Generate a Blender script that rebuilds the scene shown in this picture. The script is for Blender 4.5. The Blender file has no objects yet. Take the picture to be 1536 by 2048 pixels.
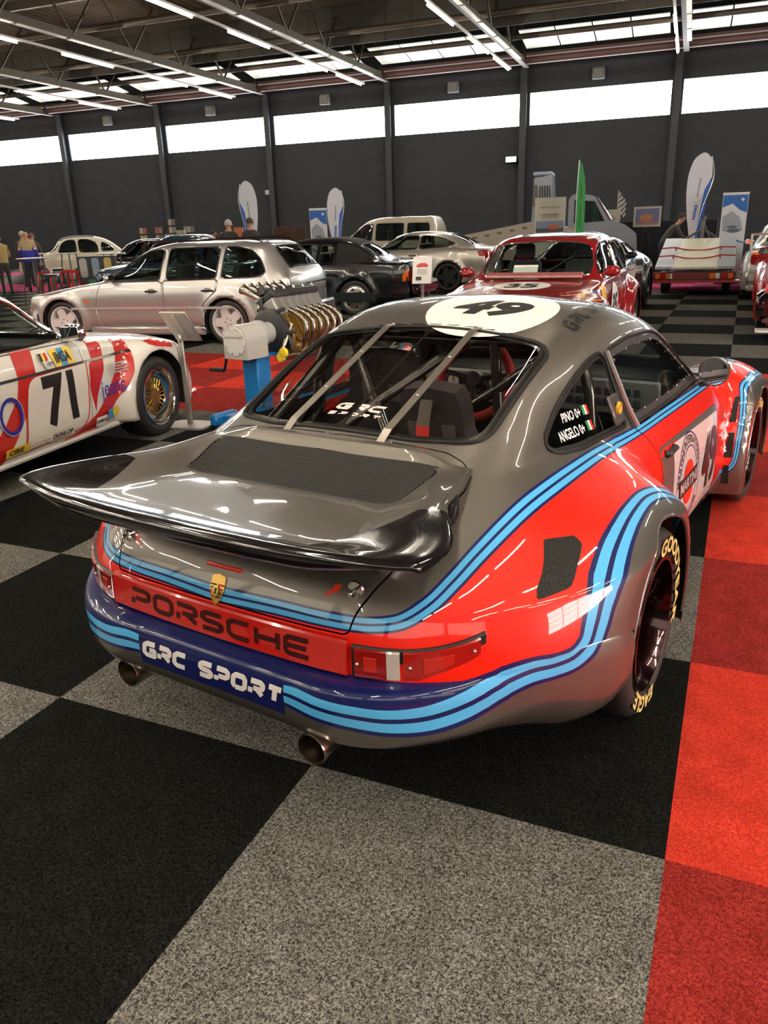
import bpy, math, random
import numpy as np
from mathutils import Vector, Matrix
from mathutils.bvhtree import BVHTree
random.seed(4)
SC = bpy.context.scene
COL = SC.collection
# ---------------------------------------------------------------- camera, world, exposure
F_PX, PITCH, ROLL, YAW = 1555.52, .350156795, -.034786948, -.425452891
CAM = (1.01582526, -1.6570073, 1.50118814)
def make_camera():
    cp, sp, cr, sr = math.cos(PITCH), math.sin(PITCH), math.cos(ROLL), math.sin(ROLL)
    fw = Vector((0, cp, -sp)); r = Vector((1, 0, 0)); u = Vector((0, sp, cp))
    r2 = r*cr + u*sr; u2 = u*cr - r*sr
    Z = Matrix.Rotation(-YAW, 3, 'Z')
    m = Matrix((Z @ r2, Z @ u2, Z @ (-fw))).transposed().to_4x4()
    m.translation = CAM
    cd = bpy.data.cameras.new('camera'); cd.sensor_fit = 'VERTICAL'; cd.sensor_height = 36
    cd.lens = F_PX/2048*36; cd.clip_start = .02; cd.clip_end = 300
    co = bpy.data.objects.new('camera', cd); COL.objects.link(co); co.matrix_world = m
    SC.camera = co
make_camera()
W = bpy.data.worlds.new('world'); SC.world = W; W.use_nodes = True
W.node_tree.nodes['Background'].inputs[0].default_value = (.75, .85, 1, 1)
W.node_tree.nodes['Background'].inputs[1].default_value = 1.0
SC.view_settings.view_transform = 'Standard'; SC.view_settings.look = 'None'
SC.view_settings.gamma = 1; SC.view_settings.use_curve_mapping = False
SC.view_settings.exposure = 1.0
SC.cycles.max_bounces = 7; SC.cycles.transparent_max_bounces = 14
SC.cycles.caustics_reflective = False; SC.cycles.caustics_refractive = False
SC.cycles.sample_clamp_indirect = 4.0
SC.cycles.use_denoising = True
TUBE_LIGHT, WINDOW_LIGHT, REAR_FILL, DOOR_FILL = 62.0, 9.0, .45, 8.0  # last two drive the added front panes and side door

# ---------------------------------------------------------------- materials
MATS = {}
def mat(name, col, rough=.5, metal=0, coat=0, emit=0, alpha=1, spec=.5, trans=0):
    if name in MATS: return MATS[name]
    m = bpy.data.materials.new(name); m.use_nodes = True; MATS[name] = m
    b = m.node_tree.nodes['Principled BSDF']
    b.inputs['Base Color'].default_value = (*col, 1); b.inputs['Roughness'].default_value = rough
    b.inputs['Metallic'].default_value = metal; b.inputs['Coat Weight'].default_value = coat
    b.inputs['Coat Roughness'].default_value = .03; b.inputs['Specular IOR Level'].default_value = spec
    if emit:
        b.inputs['Emission Color'].default_value = (*col, 1); b.inputs['Emission Strength'].default_value = emit
    m.diffuse_color = (*col, 1)
    return m
def glass(name, tint, gloss=.0, ior=1.5):
    if name in MATS: return MATS[name]
    m = bpy.data.materials.new(name); m.use_nodes = True; MATS[name] = m
    nt = m.node_tree; N = nt.nodes; N.remove(N['Principled BSDF']); out = N['Material Output']
    tr = N.new('ShaderNodeBsdfTransparent'); tr.inputs[0].default_value = (*tint, 1)
    gl = N.new('ShaderNodeBsdfGlossy'); gl.inputs['Roughness'].default_value = .01; gl.inputs[0].default_value = (.95, .97, 1, 1)
    fr = N.new('ShaderNodeFresnel'); ge = N.new('ShaderNodeNewGeometry'); mr = N.new('ShaderNodeMapRange'); mr.inputs[3].default_value = ior; mr.inputs[4].default_value = 1/ior
    nt.links.new(ge.outputs['Backfacing'], mr.inputs[0]); nt.links.new(mr.outputs[0], fr.inputs[0])   # a thin pane reflects alike from both faces
    mx = N.new('ShaderNodeMixShader')
    nt.links.new(fr.outputs[0], mx.inputs[0]); nt.links.new(tr.outputs[0], mx.inputs[1]); nt.links.new(gl.outputs[0], mx.inputs[2])
    nt.links.new(mx.outputs[0], out.inputs[0])
    return m
def nd(nt, typ, **kw):
    n = nt.nodes.new(typ)
    for k, v in kw.items(): setattr(n, k, v)
    return n
def noise_mat(name, c1, c2, scale, rough=.9, bump=0, detail=3, thr=(.4, .6), metal=0):
    if name in MATS: return MATS[name]
    m = mat(name, c1, rough, metal, spec=.15); nt = m.node_tree; L = nt.links
    tc = nd(nt, 'ShaderNodeTexCoord'); no = nd(nt, 'ShaderNodeTexNoise'); no.inputs['Scale'].default_value = scale
    no.inputs['Detail'].default_value = detail
    L.new(tc.outputs['Object'], no.inputs['Vector'])
    cr = nd(nt, 'ShaderNodeValToRGB'); cr.color_ramp.elements[0].position = thr[0]; cr.color_ramp.elements[1].position = thr[1]
    cr.color_ramp.elements[0].color = (*c1, 1); cr.color_ramp.elements[1].color = (*c2, 1)
    L.new(no.outputs[0], cr.inputs[0]); L.new(cr.outputs[0], nt.nodes['Principled BSDF'].inputs['Base Color'])
    if bump:
        bp = nd(nt, 'ShaderNodeBump'); bp.inputs['Strength'].default_value = bump; bp.inputs['Distance'].default_value = .004
        L.new(no.outputs[0], bp.inputs['Height']); L.new(bp.outputs[0], nt.nodes['Principled BSDF'].inputs['Normal'])
    return m
BLACK = mat('black_plastic', (.012, .012, .013), .45)
GLOSSBLACK = mat('gloss_black', (.006, .005, .006), .12, coat=1)
RUBBER = mat('rubber', (.008, .0075, .007), .6, spec=.3)
TYRE = mat('tyre_rubber', (.022, .020, .018), .55)
CHROME = mat('chrome', (.78, .77, .75), .08, 1)
ALU = mat('aluminium', (.55, .54, .52), .3, 1)
DARKINT = mat('dark_interior', (.012, .011, .012), .8)
WHITE = mat('white_vinyl', (.78, .76, .72), .4)
INK = mat('black_vinyl', (.012, .012, .012), .4)
GLASS_CLEAR = glass('window_glass', (.78, .84, .82), ior=1.35)
GLASS_DARK = glass('tinted_glass', (.50, .58, .55), ior=1.45)
LENS_RED = mat('red_lens', (.45, .008, .006), .12, coat=1)
LENS_ORANGE = mat('orange_lens', (.8, .16, .01), .12, coat=1)
LENS_CLEAR = mat('clear_lens', (.6, .6, .58), .12, coat=1)

# ---------------------------------------------------------------- object helpers
def tag(o, label=None, cat=None, group=None, kind=None):
    for k, v in (('label', label), ('category', cat), ('group', group), ('kind', kind)):
        if v: o[k] = v
    return o
def thing(name, label, cat, loc=(0, 0, 0), rz=0, group=None):
    o = bpy.data.objects.new(name, None); COL.objects.link(o); o.empty_display_size = .1
    o.location = loc; o.rotation_euler = (0, 0, rz)
    return tag(o, label, cat, group)
def meshobj(name, verts, faces, mats, parent=None, smooth=False, midx=None, attrs=None, autosmooth=None):
    me = bpy.data.meshes.new(name)
    if hasattr(verts, 'tolist'): verts = verts.tolist()
    me.from_pydata(verts, [], faces)
    for m in (mats if isinstance(mats, (list, tuple)) else [mats]): me.materials.append(m)
    if midx is not None: me.polygons.foreach_set('material_index', midx)
    if smooth: me.polygons.foreach_set('use_smooth', [True]*len(me.polygons))
    if attrs:
        for k, v in attrs.items():
            a = me.attributes.new(k, 'FLOAT', 'POINT'); a.data.foreach_set('value', np.asarray(v, dtype=np.float32))
    me.update()
    if autosmooth is not None:
        me.polygons.foreach_set('use_smooth', [True]*len(me.polygons))
        try: me.set_sharp_from_angle(angle=math.radians(autosmooth))
        except Exception: pass
    o = bpy.data.objects.new(name, me); COL.objects.link(o)
    if parent is not None: o.parent = parent
    return o
class MB:
    """collects shapes into one mesh"""
    def __init__(s): s.v = []; s.f = []; s.m = []
    def add(s, v, f, m=0):
        b = len(s.v); s.v += [tuple(p) for p in v]; s.f += [tuple(i+b for i in q) for q in f]; s.m += [m]*len(f); return s
    def box(s, c, d, rot=None, m=0, bev=0):
        x, y, z = d[0]/2, d[1]/2, d[2]/2
        if bev:
            b = min(bev, x*.9, y*.9, z*.9); V = []; 
            for sz in (-1, 1):
                for (X, Y_, Zz) in ((x-b, y-b, z), (x, y, z-b)):
                    pts = [(X, Y_), (-X, Y_), (-X, -Y_), (X, -Y_)]
                    if X == x: pts = [(x, y-b), (x-b, y), (-x+b, y), (-x, y-b), (-x, -y+b), (-x+b, -y), (x-b, -y), (x, -y+b)]
                    else: pts = [(x-b, y-b)]*2+[(-x+b, y-b)]*2+[(-x+b, -y+b)]*2+[(x-b, -y+b)]*2
                    V.append([(p[0], p[1], sz*Zz) for p in pts])
            rings = [V[0], V[1], V[3], V[2]]; vv = [p for r in rings for p in r]
            F = [tuple(range(7, -1, -1)), tuple(range(24, 32))]
            for k in range(3):
                for i in range(8):
                    j = (i+1) % 8; F.append((k*8+i, k*8+j, (k+1)*8+j, (k+1)*8+i))
            v = vv; f = F
        else:
            v = [(sx*x, sy*y, sz*z) for sz in (-1, 1) for sx, sy in ((-1, -1), (1, -1), (1, 1), (-1, 1))]
            f = [(3, 2, 1, 0), (4, 5, 6, 7), (0, 1, 5, 4), (1, 2, 6, 5), (2, 3, 7, 6), (3, 0, 4, 7)]
        if rot is not None: v = [tuple(rot @ Vector(p)) for p in v]
        return s.add([(p[0]+c[0], p[1]+c[1], p[2]+c[2]) for p in v], f, m)
    def tube(s, pts, r, n=8, m=0, closed=False, caps=True):
        P = [Vector(p) for p in pts]; k = len(P); rr = r if isinstance(r, (list, tuple)) else [r]*k
        V = []; up = None
        for i, p in enumerate(P):
            a = P[(i-1) % k] if (closed or i > 0) else p; b = P[(i+1) % k] if (closed or i < k-1) else p
            t = (b-a)
            if t.length < 1e-9: t = Vector((0, 0, 1))
            t.normalize()
            if up is None: up = t.orthogonal().normalized()
            else:
                up = up - t*up.dot(t)
                up = up.normalized() if up.length > 1e-6 else t.orthogonal().normalized()
            w = t.cross(up)
            for j in range(n):
                an = 2*math.pi*j/n; V.append(tuple(p+up*(rr[i]*math.cos(an))+w*(rr[i]*math.sin(an))))
        F = []
        for i in range(k if closed else k-1):
            a, b = i*n, ((i+1) % k)*n
            for j in range(n): F.append((a+j, a+(j+1) % n, b+(j+1) % n, b+j))
        if caps and not closed: F += [tuple(range(n-1, -1, -1)), tuple(range((k-1)*n, k*n))]
        return s.add(V, F, m)
    def lathe(s, prof, c=(0, 0, 0), axis='z', n=24, m=0, a0=0, a1=2*math.pi):
        full = abs(a1-a0-2*math.pi) < 1e-6; cnt = n if full else n+1; V = []; F = []
        for i in range(cnt):
            a = a0+(a1-a0)*i/n; ca, sa = math.cos(a), math.sin(a)
            for r, h in prof:
                p = {'z': (r*ca, r*sa, h), 'y': (r*ca, h, r*sa), 'x': (h, r*ca, r*sa)}[axis]
                V.append((p[0]+c[0], p[1]+c[1], p[2]+c[2]))
        k = len(prof)
        for i in range(n):
            a, b = i*k, ((i+1) % cnt)*k
            for j in range(k-1): F.append((a+j, b+j, b+j+1, a+j+1))
        return s.add(V, F, m)
    def prism(s, poly, h0, h1, plane='xy', m=0):
        def T(p, h): return {'xy': (p[0], p[1], h), 'xz': (p[0], h, p[1]), 'yz': (h, p[0], p[1])}[plane]
        n = len(poly); V = [T(p, h0) for p in poly]+[T(p, h1) for p in poly]
        F = [tuple(range(n-1, -1, -1)), tuple(range(n, 2*n))]+[(i, (i+1) % n, n+(i+1) % n, n+i) for i in range(n)]
        return s.add(V, F, m)
    def xf(s, fn): s.v = [tuple(fn(p)) for p in s.v]; return s
    def build(s, name, mats, parent=None, smooth=False, autos=40, loc=None, rot=None):
        o = meshobj(name, s.v, s.f, mats, parent, midx=s.m, autosmooth=autos)
        if loc: o.location = loc
        if rot: o.rotation_euler = rot
        return o
def copy_tree(o, parent=None):
    c = o.copy(); COL.objects.link(c)
    if parent is not None: c.parent = parent
    for ch in list(o.children): copy_tree(ch, c)
    return c
def rotm(axis, deg): return Matrix.Rotation(math.radians(deg), 3, axis)

# ---------------------------------------------------------------- surface tools
def hermite(P, nsub, mirror_end=False):
    """P (k, ..., 3): smooth interpolation along axis 0 with chord-length tangents"""
    P = np.asarray(P, float); k = P.shape[0]
    Q = P
    if mirror_end:
        g = P[-2].copy(); g[..., 1] *= -1; Q = np.concatenate([P, g[None]])
    h = np.maximum(np.linalg.norm(np.diff(Q, axis=0), axis=-1), 1e-6)[..., None]
    d = np.diff(Q, axis=0)/h
    T = np.zeros_like(Q); T[0] = d[0]; T[-1] = d[-1]
    T[1:-1] = (d[:-1]*h[1:]+d[1:]*h[:-1])/(h[1:]+h[:-1])
    out = []; par = []
    for i in range(k-1):
        n = nsub[i] if isinstance(nsub, (list, tuple)) else nsub
        for j in range(n):
            u = j/n; a = 2*u**3-3*u**2+1; b = u**3-2*u**2+u; c = -2*u**3+3*u**2; e = u**3-u**2
            out.append(a*Q[i]+b*h[i]*T[i]+c*Q[i+1]+e*h[i]*T[i+1]); par.append(i+u)
    out.append(Q[k-1]); par.append(k-1.0)
    return np.array(out), np.array(par)
def polysdf(pts, poly):
    """signed distance of pts (n,2) to a closed polygon, negative inside"""
    pts = np.asarray(pts, float); poly = np.asarray(poly, float); d = np.full(len(pts), 1e9); ins = np.zeros(len(pts), bool)
    for i in range(len(poly)):
        a = poly[i]; b = poly[(i+1) % len(poly)]; e = b-a; w = pts-a
        t = np.clip((w@e)/max(e@e, 1e-12), 0, 1); q = w-t[:, None]*e; d = np.minimum(d, np.hypot(q[:, 0], q[:, 1]))
        c = (a[1] > pts[:, 1]) != (b[1] > pts[:, 1])
        with np.errstate(divide='ignore', invalid='ignore'):
            x = (b[0]-a[0])*(pts[:, 1]-a[1])/(b[1]-a[1])+a[0]
        ins ^= c & (pts[:, 0] < x)
    return np.where(ins, -d, d)
def roundpoly(poly, r, n=6):
    """rounded polygon (list of (x,y)); r per corner or one"""
    out = []; k = len(poly)
    for i in range(k):
        p = np.array(poly[i], float); a = np.array(poly[i-1], float); b = np.array(poly[(i+1) % k], float)
        ri = r[i] if isinstance(r, (list, tuple)) else r
        da = (a-p)/np.linalg.norm(a-p); db = (b-p)/np.linalg.norm(b-p)
        L = min(ri, .48*np.linalg.norm(a-p), .48*np.linalg.norm(b-p))
        A = p+da*L; B = p+db*L
        for j in range(n+1):
            u = j/n; out.append(tuple((1-u)**2*A+2*u*(1-u)*p+u*u*B))
    return out
class Surf:
    """v: (n, D) columns x y z t u side ...; f: faces"""
    def __init__(s, v, f): s.v = v; s.f = f
    def split(s, sd, eps=4e-4):
        sd = np.where(np.abs(sd) < eps, 0, sd)
        keep = ([], []); V = [list(r) for r in s.v]; cut = {}
        for q in s.f:
            vals = [sd[i] for i in q]
            if all(x <= 0 for x in vals): keep[0].append(q); continue
            if all(x >= 0 for x in vals): keep[1].append(q); continue
            A = []; B = []
            for a in range(len(q)):
                i, j = q[a], q[(a+1) % len(q)]; x, y = vals[a], vals[(a+1) % len(q)]
                if x <= 0: A.append(i)
                if x >= 0: B.append(i)
                if x*y < 0:
                    key = (min(i, j), max(i, j))
                    if key not in cut:
                        t = x/(x-y); cut[key] = len(V)
                        V.append([p+(r-p)*t for p, r in zip(V[i], V[j])])
                    A.append(cut[key]); B.append(cut[key])
            if len(A) > 2: keep[0].append(tuple(A))
            if len(B) > 2: keep[1].append(tuple(B))
        V = np.array(V)
        return Surf(V, keep[0]).compact(), Surf(V, keep[1]).compact()
    def compact(s):
        if not s.f: return Surf(s.v[:0], [])
        u = sorted({i for q in s.f for i in q}); m = {i: k for k, i in enumerate(u)}
        return Surf(s.v[u], [tuple(m[i] for i in q) for q in s.f])
    def bvh(s): return BVHTree.FromPolygons(s.v[:, :3].tolist(), s.f)
    def normals(s):
        N = np.zeros((len(s.v), 3)); X = s.v[:, :3]
        for q in s.f:
            n = np.cross(X[q[2]]-X[q[0]], X[q[-1]]-X[q[1]])
            for i in q: N[i] += n
        return N/np.maximum(np.linalg.norm(N, axis=1), 1e-12)[:, None]
    def offset(s, d):
        v = s.v.copy(); v[:, :3] += s.normals()*d; return Surf(v, s.f)
    def loops(s):
        """boundary loops as point lists"""
        cnt = {}
        for q in s.f:
            for a in range(len(q)):
                e = (q[a], q[(a+1) % len(q)])
                if (e[1], e[0]) in cnt: del cnt[(e[1], e[0])]
                else: cnt[e] = 1
        nxt = {}
        for a, b in cnt: nxt.setdefault(a, []).append(b)
        out = []
        while nxt:
            a = next(iter(nxt)); L = [a]
            while L[-1] in nxt:
                b = nxt[L[-1]].pop()
                if not nxt[L[-1]]: del nxt[L[-1]]
                if b == L[0]: break
                L.append(b)
            out.append([tuple(s.v[i, :3]) for i in L])
        return out
    def with_normals(s):
        """store smooth normals in columns 6-8 so that cut panels keep flowing highlights"""
        return Surf(np.column_stack([s.v[:, :6], s.normals()]), s.f)
    def obj(s, name, mats, parent=None, attrs=None, thick=0, auto=35):
        a = {k: s.v[:, c] for k, c in attrs.items()} if attrs else None
        if s.v.shape[1] >= 9:
            o = meshobj(name, s.v[:, :3], s.f, mats, parent, attrs=a, smooth=True)
            N = s.v[:, 6:9]; o.data.normals_split_custom_set_from_vertices((N/np.maximum(np.linalg.norm(N, axis=1), 1e-9)[:, None]).tolist()); return o
        o = meshobj(name, s.v[:, :3], s.f, mats, parent, attrs=a, autosmooth=auto)
        if thick:
            md = o.modifiers.new('thickness', 'SOLIDIFY'); md.thickness = thick; md.offset = -1
        return o
def loft(table, nt, nv):
    """table (T, R, 3) right-hand half, last rail on the centre line (y = 0). Returns the full Surf: x y z t u side"""
    A, tp = hermite(table, nt)                 # along
    B, vp = hermite(np.swapaxes(A, 0, 1), nv, mirror_end=True)   # across (V, T, 3)
    B = np.swapaxes(B, 0, 1); T, V = B.shape[:2]
    rows = []
    for i in range(T):
        r = B[i]; r[-1, 1] = 0
        right = np.column_stack([r[:, 0], -r[:, 1], r[:, 2], np.full(V, tp[i]), vp, np.full(V, -1.)])
        left_ = np.column_stack([r[:, 0], r[:, 1], r[:, 2], np.full(V, tp[i]), vp, np.full(V, 1.)])[::-1][1:]
        rows.append(np.vstack([right, left_]))
    M = 2*V-1; v = np.vstack(rows); f = []
    for i in range(T-1):
        for j in range(M-1):
            a = i*M+j; f.append((a, a+1, a+M+1, a+M))
    return Surf(v, f)
def smooth01(x): x = np.clip(x, 0, 1); return x*x*(3-2*x)
def resample(P, step):
    P = np.asarray(P, float); d = np.r_[0, np.cumsum(np.linalg.norm(np.diff(P, axis=0), axis=1))]
    n = max(2, int(d[-1]/step)+1); q = np.linspace(0, d[-1], n)
    return np.column_stack([np.interp(q, d, P[:, i]) for i in range(P.shape[1])])
def spline(P, n=8): return hermite(np.asarray(P, float), n)[0]
def cast(bvh, o, d, off=.0015):
    h = bvh.ray_cast(Vector(o), Vector(d))
    if h[0] is None: return None
    n = h[1] if h[1].dot(Vector(d)) < 0 else -h[1]
    return h[0]+n*off
def ribbon(path, normals, w, name, m, parent, off=.001):
    """flat strip lying on a surface along a 3D path"""
    P = [Vector(p) for p in path]; V = []; F = []
    for i, p in enumerate(P):
        t = (P[min(i+1, len(P)-1)]-P[max(i-1, 0)]).normalized(); n = Vector(normals[i]); s_ = t.cross(n).normalized()
        V += [tuple(p+s_*w/2+n*off), tuple(p-s_*w/2+n*off)]
    for i in range(len(P)-1): F.append((2*i, 2*i+1, 2*i+3, 2*i+2))
    return meshobj(name, V, F, m, parent, smooth=True)

# ---------------------------------------------------------------- flat shapes and lettering for signs and livery
def stroke_poly(pts, w, closed=False):
    """2D strokes -> list of convex polygons"""
    out = []; n = len(pts); m = n if closed else n-1
    for i in range(m):
        a = Vector(pts[i]).to_2d() if len(pts[i]) > 2 else Vector(pts[i]); b = Vector(pts[(i+1) % n]); d = b-a
        if d.length < 1e-9: continue
        d.normalize(); p = Vector((-d.y, d.x))*w/2
        out.append([tuple(a+p), tuple(a-p), tuple(b-p), tuple(b+p)])
    for i in range(0 if closed else 1, n if closed else n-1):
        c = pts[i]; out.append([(c[0]+w/2*math.cos(k*math.pi/4), c[1]+w/2*math.sin(k*math.pi/4)) for k in range(8)])
    return out
WIDE = {  # wide technical capitals in a 1 x 1 cell
 'G': [[(1, 1), (.25, 1), (0, .8), (0, .2), (.25, 0), (1, 0), (1, .48), (.5, .48)]],
 'R': [[(0, 0), (0, .45)], [(0, 1), (.8, 1), (1, .85), (1, .6), (.8, .45), (.25, .45)], [(.5, .45), (1, 0)]],
 'C': [[(1, 1), (.25, 1), (0, .8), (0, .2), (.25, 0), (1, 0)]],
 'S': [[(1, 1), (.2, 1), (0, .85), (0, .65), (.2, .52), (.8, .48), (1, .35), (1, .15), (.8, 0), (0, 0)]],
 'P': [[(0, 0), (0, .4)], [(0, 1), (.8, 1), (1, .85), (1, .55), (.8, .4), (.2, .4)]],
 'O': [[(.2, 0), (0, .2), (0, .8), (.2, 1), (.8, 1), (1, .8), (1, .2), (.8, 0), (.2, 0)]],
 'T': [[(0, 1), (1, 1)], [(.5, 1), (.5, 0)]],
 'H': [[(0, 0), (0, 1)], [(1, 0), (1, 1)], [(0, .5), (1, .5)]],
 'E': [[(1, 1), (.15, 1), (0, .85), (0, .15), (.15, 0), (1, 0)], [(0, .5), (.9, .5)]],
}
def wide_text(txt, w, h, gap, sw, slant=0, space=.5):
    out = []; x = 0
    for ch in txt:
        if ch == ' ': x += w*space; continue
        for st in WIDE[ch]:
            q = [(x+p[0]*(w-sw)+sw/2, p[1]*(h-sw)+sw/2) for p in st]
            out += [[(a+b*slant, b) for a, b in poly] for poly in stroke_poly(q, sw)]
        x += w+gap
    return out, x-gap
_fc = {}
def font_polys(txt, size=1.0, bold=0, slant=0, align='CENTER'):
    """built-in face lettering as polygons (2D), centred on the origin"""
    key = (txt, bold, slant)
    if key not in _fc:
        cu = bpy.data.curves.new('t', 'FONT'); cu.body = txt; cu.offset = bold; cu.shear = slant; cu.resolution_u = 4
        cu.align_x = 'CENTER'; cu.align_y = 'CENTER'; o = bpy.data.objects.new('t', cu); COL.objects.link(o)
        dg = bpy.context.evaluated_depsgraph_get(); me = bpy.data.meshes.new_from_object(o.evaluated_get(dg))
        vs = [tuple(v.co[:2]) for v in me.vertices]; _fc[key] = [[vs[i] for i in p.vertices] for p in me.polygons]
        bpy.data.objects.remove(o); bpy.data.curves.remove(cu); bpy.data.meshes.remove(me)
    return [[(x*size, y*size) for x, y in p] for p in _fc[key]]
def text_fit(txt, w, h, bold=0, slant=0):
    """lettering scaled to fill a w x h box centred on the origin"""
    P = font_polys(txt, 1, bold, slant); xs = [p[0] for q in P for p in q]; ys = [p[1] for q in P for p in q]
    x0, x1, y0, y1 = min(xs), max(xs), min(ys), max(ys)
    return [[((x-(x0+x1)/2)/(x1-x0)*w, (y-(y0+y1)/2)/(y1-y0)*h) for x, y in q] for q in P]
def rectp(w, h, cx=0, cy=0): return [(cx-w/2, cy-h/2), (cx+w/2, cy-h/2), (cx+w/2, cy+h/2), (cx-w/2, cy+h/2)]
def ellp(w, h, cx=0, cy=0, n=40): return [(cx+w/2*math.cos(2*math.pi*k/n), cy+h/2*math.sin(2*math.pi*k/n)) for k in range(n)]
def ring(w, h, t, cx=0, cy=0, n=40):
    A = ellp(w, h, cx, cy, n); B = ellp(w-2*t, h-2*t, cx, cy, n)
    return [[A[i], A[(i+1) % n], B[(i+1) % n], B[i]] for i in range(n)]
def clip_line(poly, a, b, c):
    """keep a*x+b*y<=c"""
    out = []
    for i in range(len(poly)):
        p, q = poly[i], poly[(i+1) % len(poly)]; dp = a*p[0]+b*p[1]-c; dq = a*q[0]+b*q[1]-c
        if dp <= 0: out.append(p)
        if dp*dq < 0:
            t = dp/(dp-dq); out.append((p[0]+(q[0]-p[0])*t, p[1]+(q[1]-p[1])*t))
    return out
def slice_polys(polys, step):
    """cut polygons on a grid so that they can follow a curved surface"""
    out = []
    for poly in polys:
        work = [poly]
        for ax in (0, 1):
            nxt = []
            for q in work:
                lo = min(p[ax] for p in q); hi = max(p[ax] for p in q)
                k0 = math.floor(lo/step); k1 = math.ceil(hi/step); rest = q
                for k in range(k0+1, k1):
                    a = (1, 0) if ax == 0 else (0, 1)
                    A = clip_line(rest, a[0], a[1], k*step)
                    rest = clip_line(rest, -a[0], -a[1], -k*step)
                    if len(A) > 2: nxt.append(A)
                    if len(rest) < 3: break
                if len(rest) > 2: nxt.append(rest)
            work = nxt
        out += work
    return out
def decal(name, layers, org, ux, uy, bvh, parent, off=.0015, step=.03, back=.5, mats=None, hard=False, label=None):
    """layers [(material, polys)] in the plane org + u*ux + v*uy, laid onto a surface (bvh) along the plane's normal"""
    ux = Vector(ux).normalized(); uy = Vector(uy); uy = (uy-ux*uy.dot(ux)).normalized(); n = ux.cross(uy); org = Vector(org)
    V = []; F = []; MI = []; ml = []
    for li, (m, polys) in enumerate(layers):
        if m not in ml: ml.append(m)
        for q in (slice_polys(polys, step) if bvh else polys):
            b = len(V); pts = []
            for (x, y) in q:
                p = org+ux*x+uy*y
                if bvh:
                    h = bvh.ray_cast(p+n*back, -n)
                    if h[0] is None: pts = None; break
                    nn = h[1] if h[1].dot(n) > 0 else -h[1]
                    p = h[0]+n*(off*(1+.6*li))
                else: p = p+n*(off*(1+.6*li))
                pts.append(tuple(p))
            if not pts: continue
            V += pts; F.append(tuple(range(b, b+len(pts)))); MI.append(ml.index(m))
    if not F: return None
    o = meshobj(name, V, F, ml, parent, midx=MI)
    if label: o['label'] = label
    return o
def wheel_well(mb, xc, zc, r, y0, y1, n=28):
    """dark inner arch: half drum"""
    mb.lathe([(r, y0), (r, y1), (.02, y1)], (xc, 0, zc), 'y', n, a0=-.35, a1=math.pi+.35)
def tubeloop(loop, r, name, m, parent, n=6):
    L = [Vector(p) for p in loop]; q = [L[0]]
    for p in L[1:]:
        if (p-q[-1]).length > .012: q.append(p)
    if (q[0]-q[-1]).length < .008: q.pop()
    mb = MB(); mb.tube(q, r, n, closed=True); return mb.build(name, m, parent, autos=60)
def biggest(loops): return max(loops, key=len)
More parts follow.
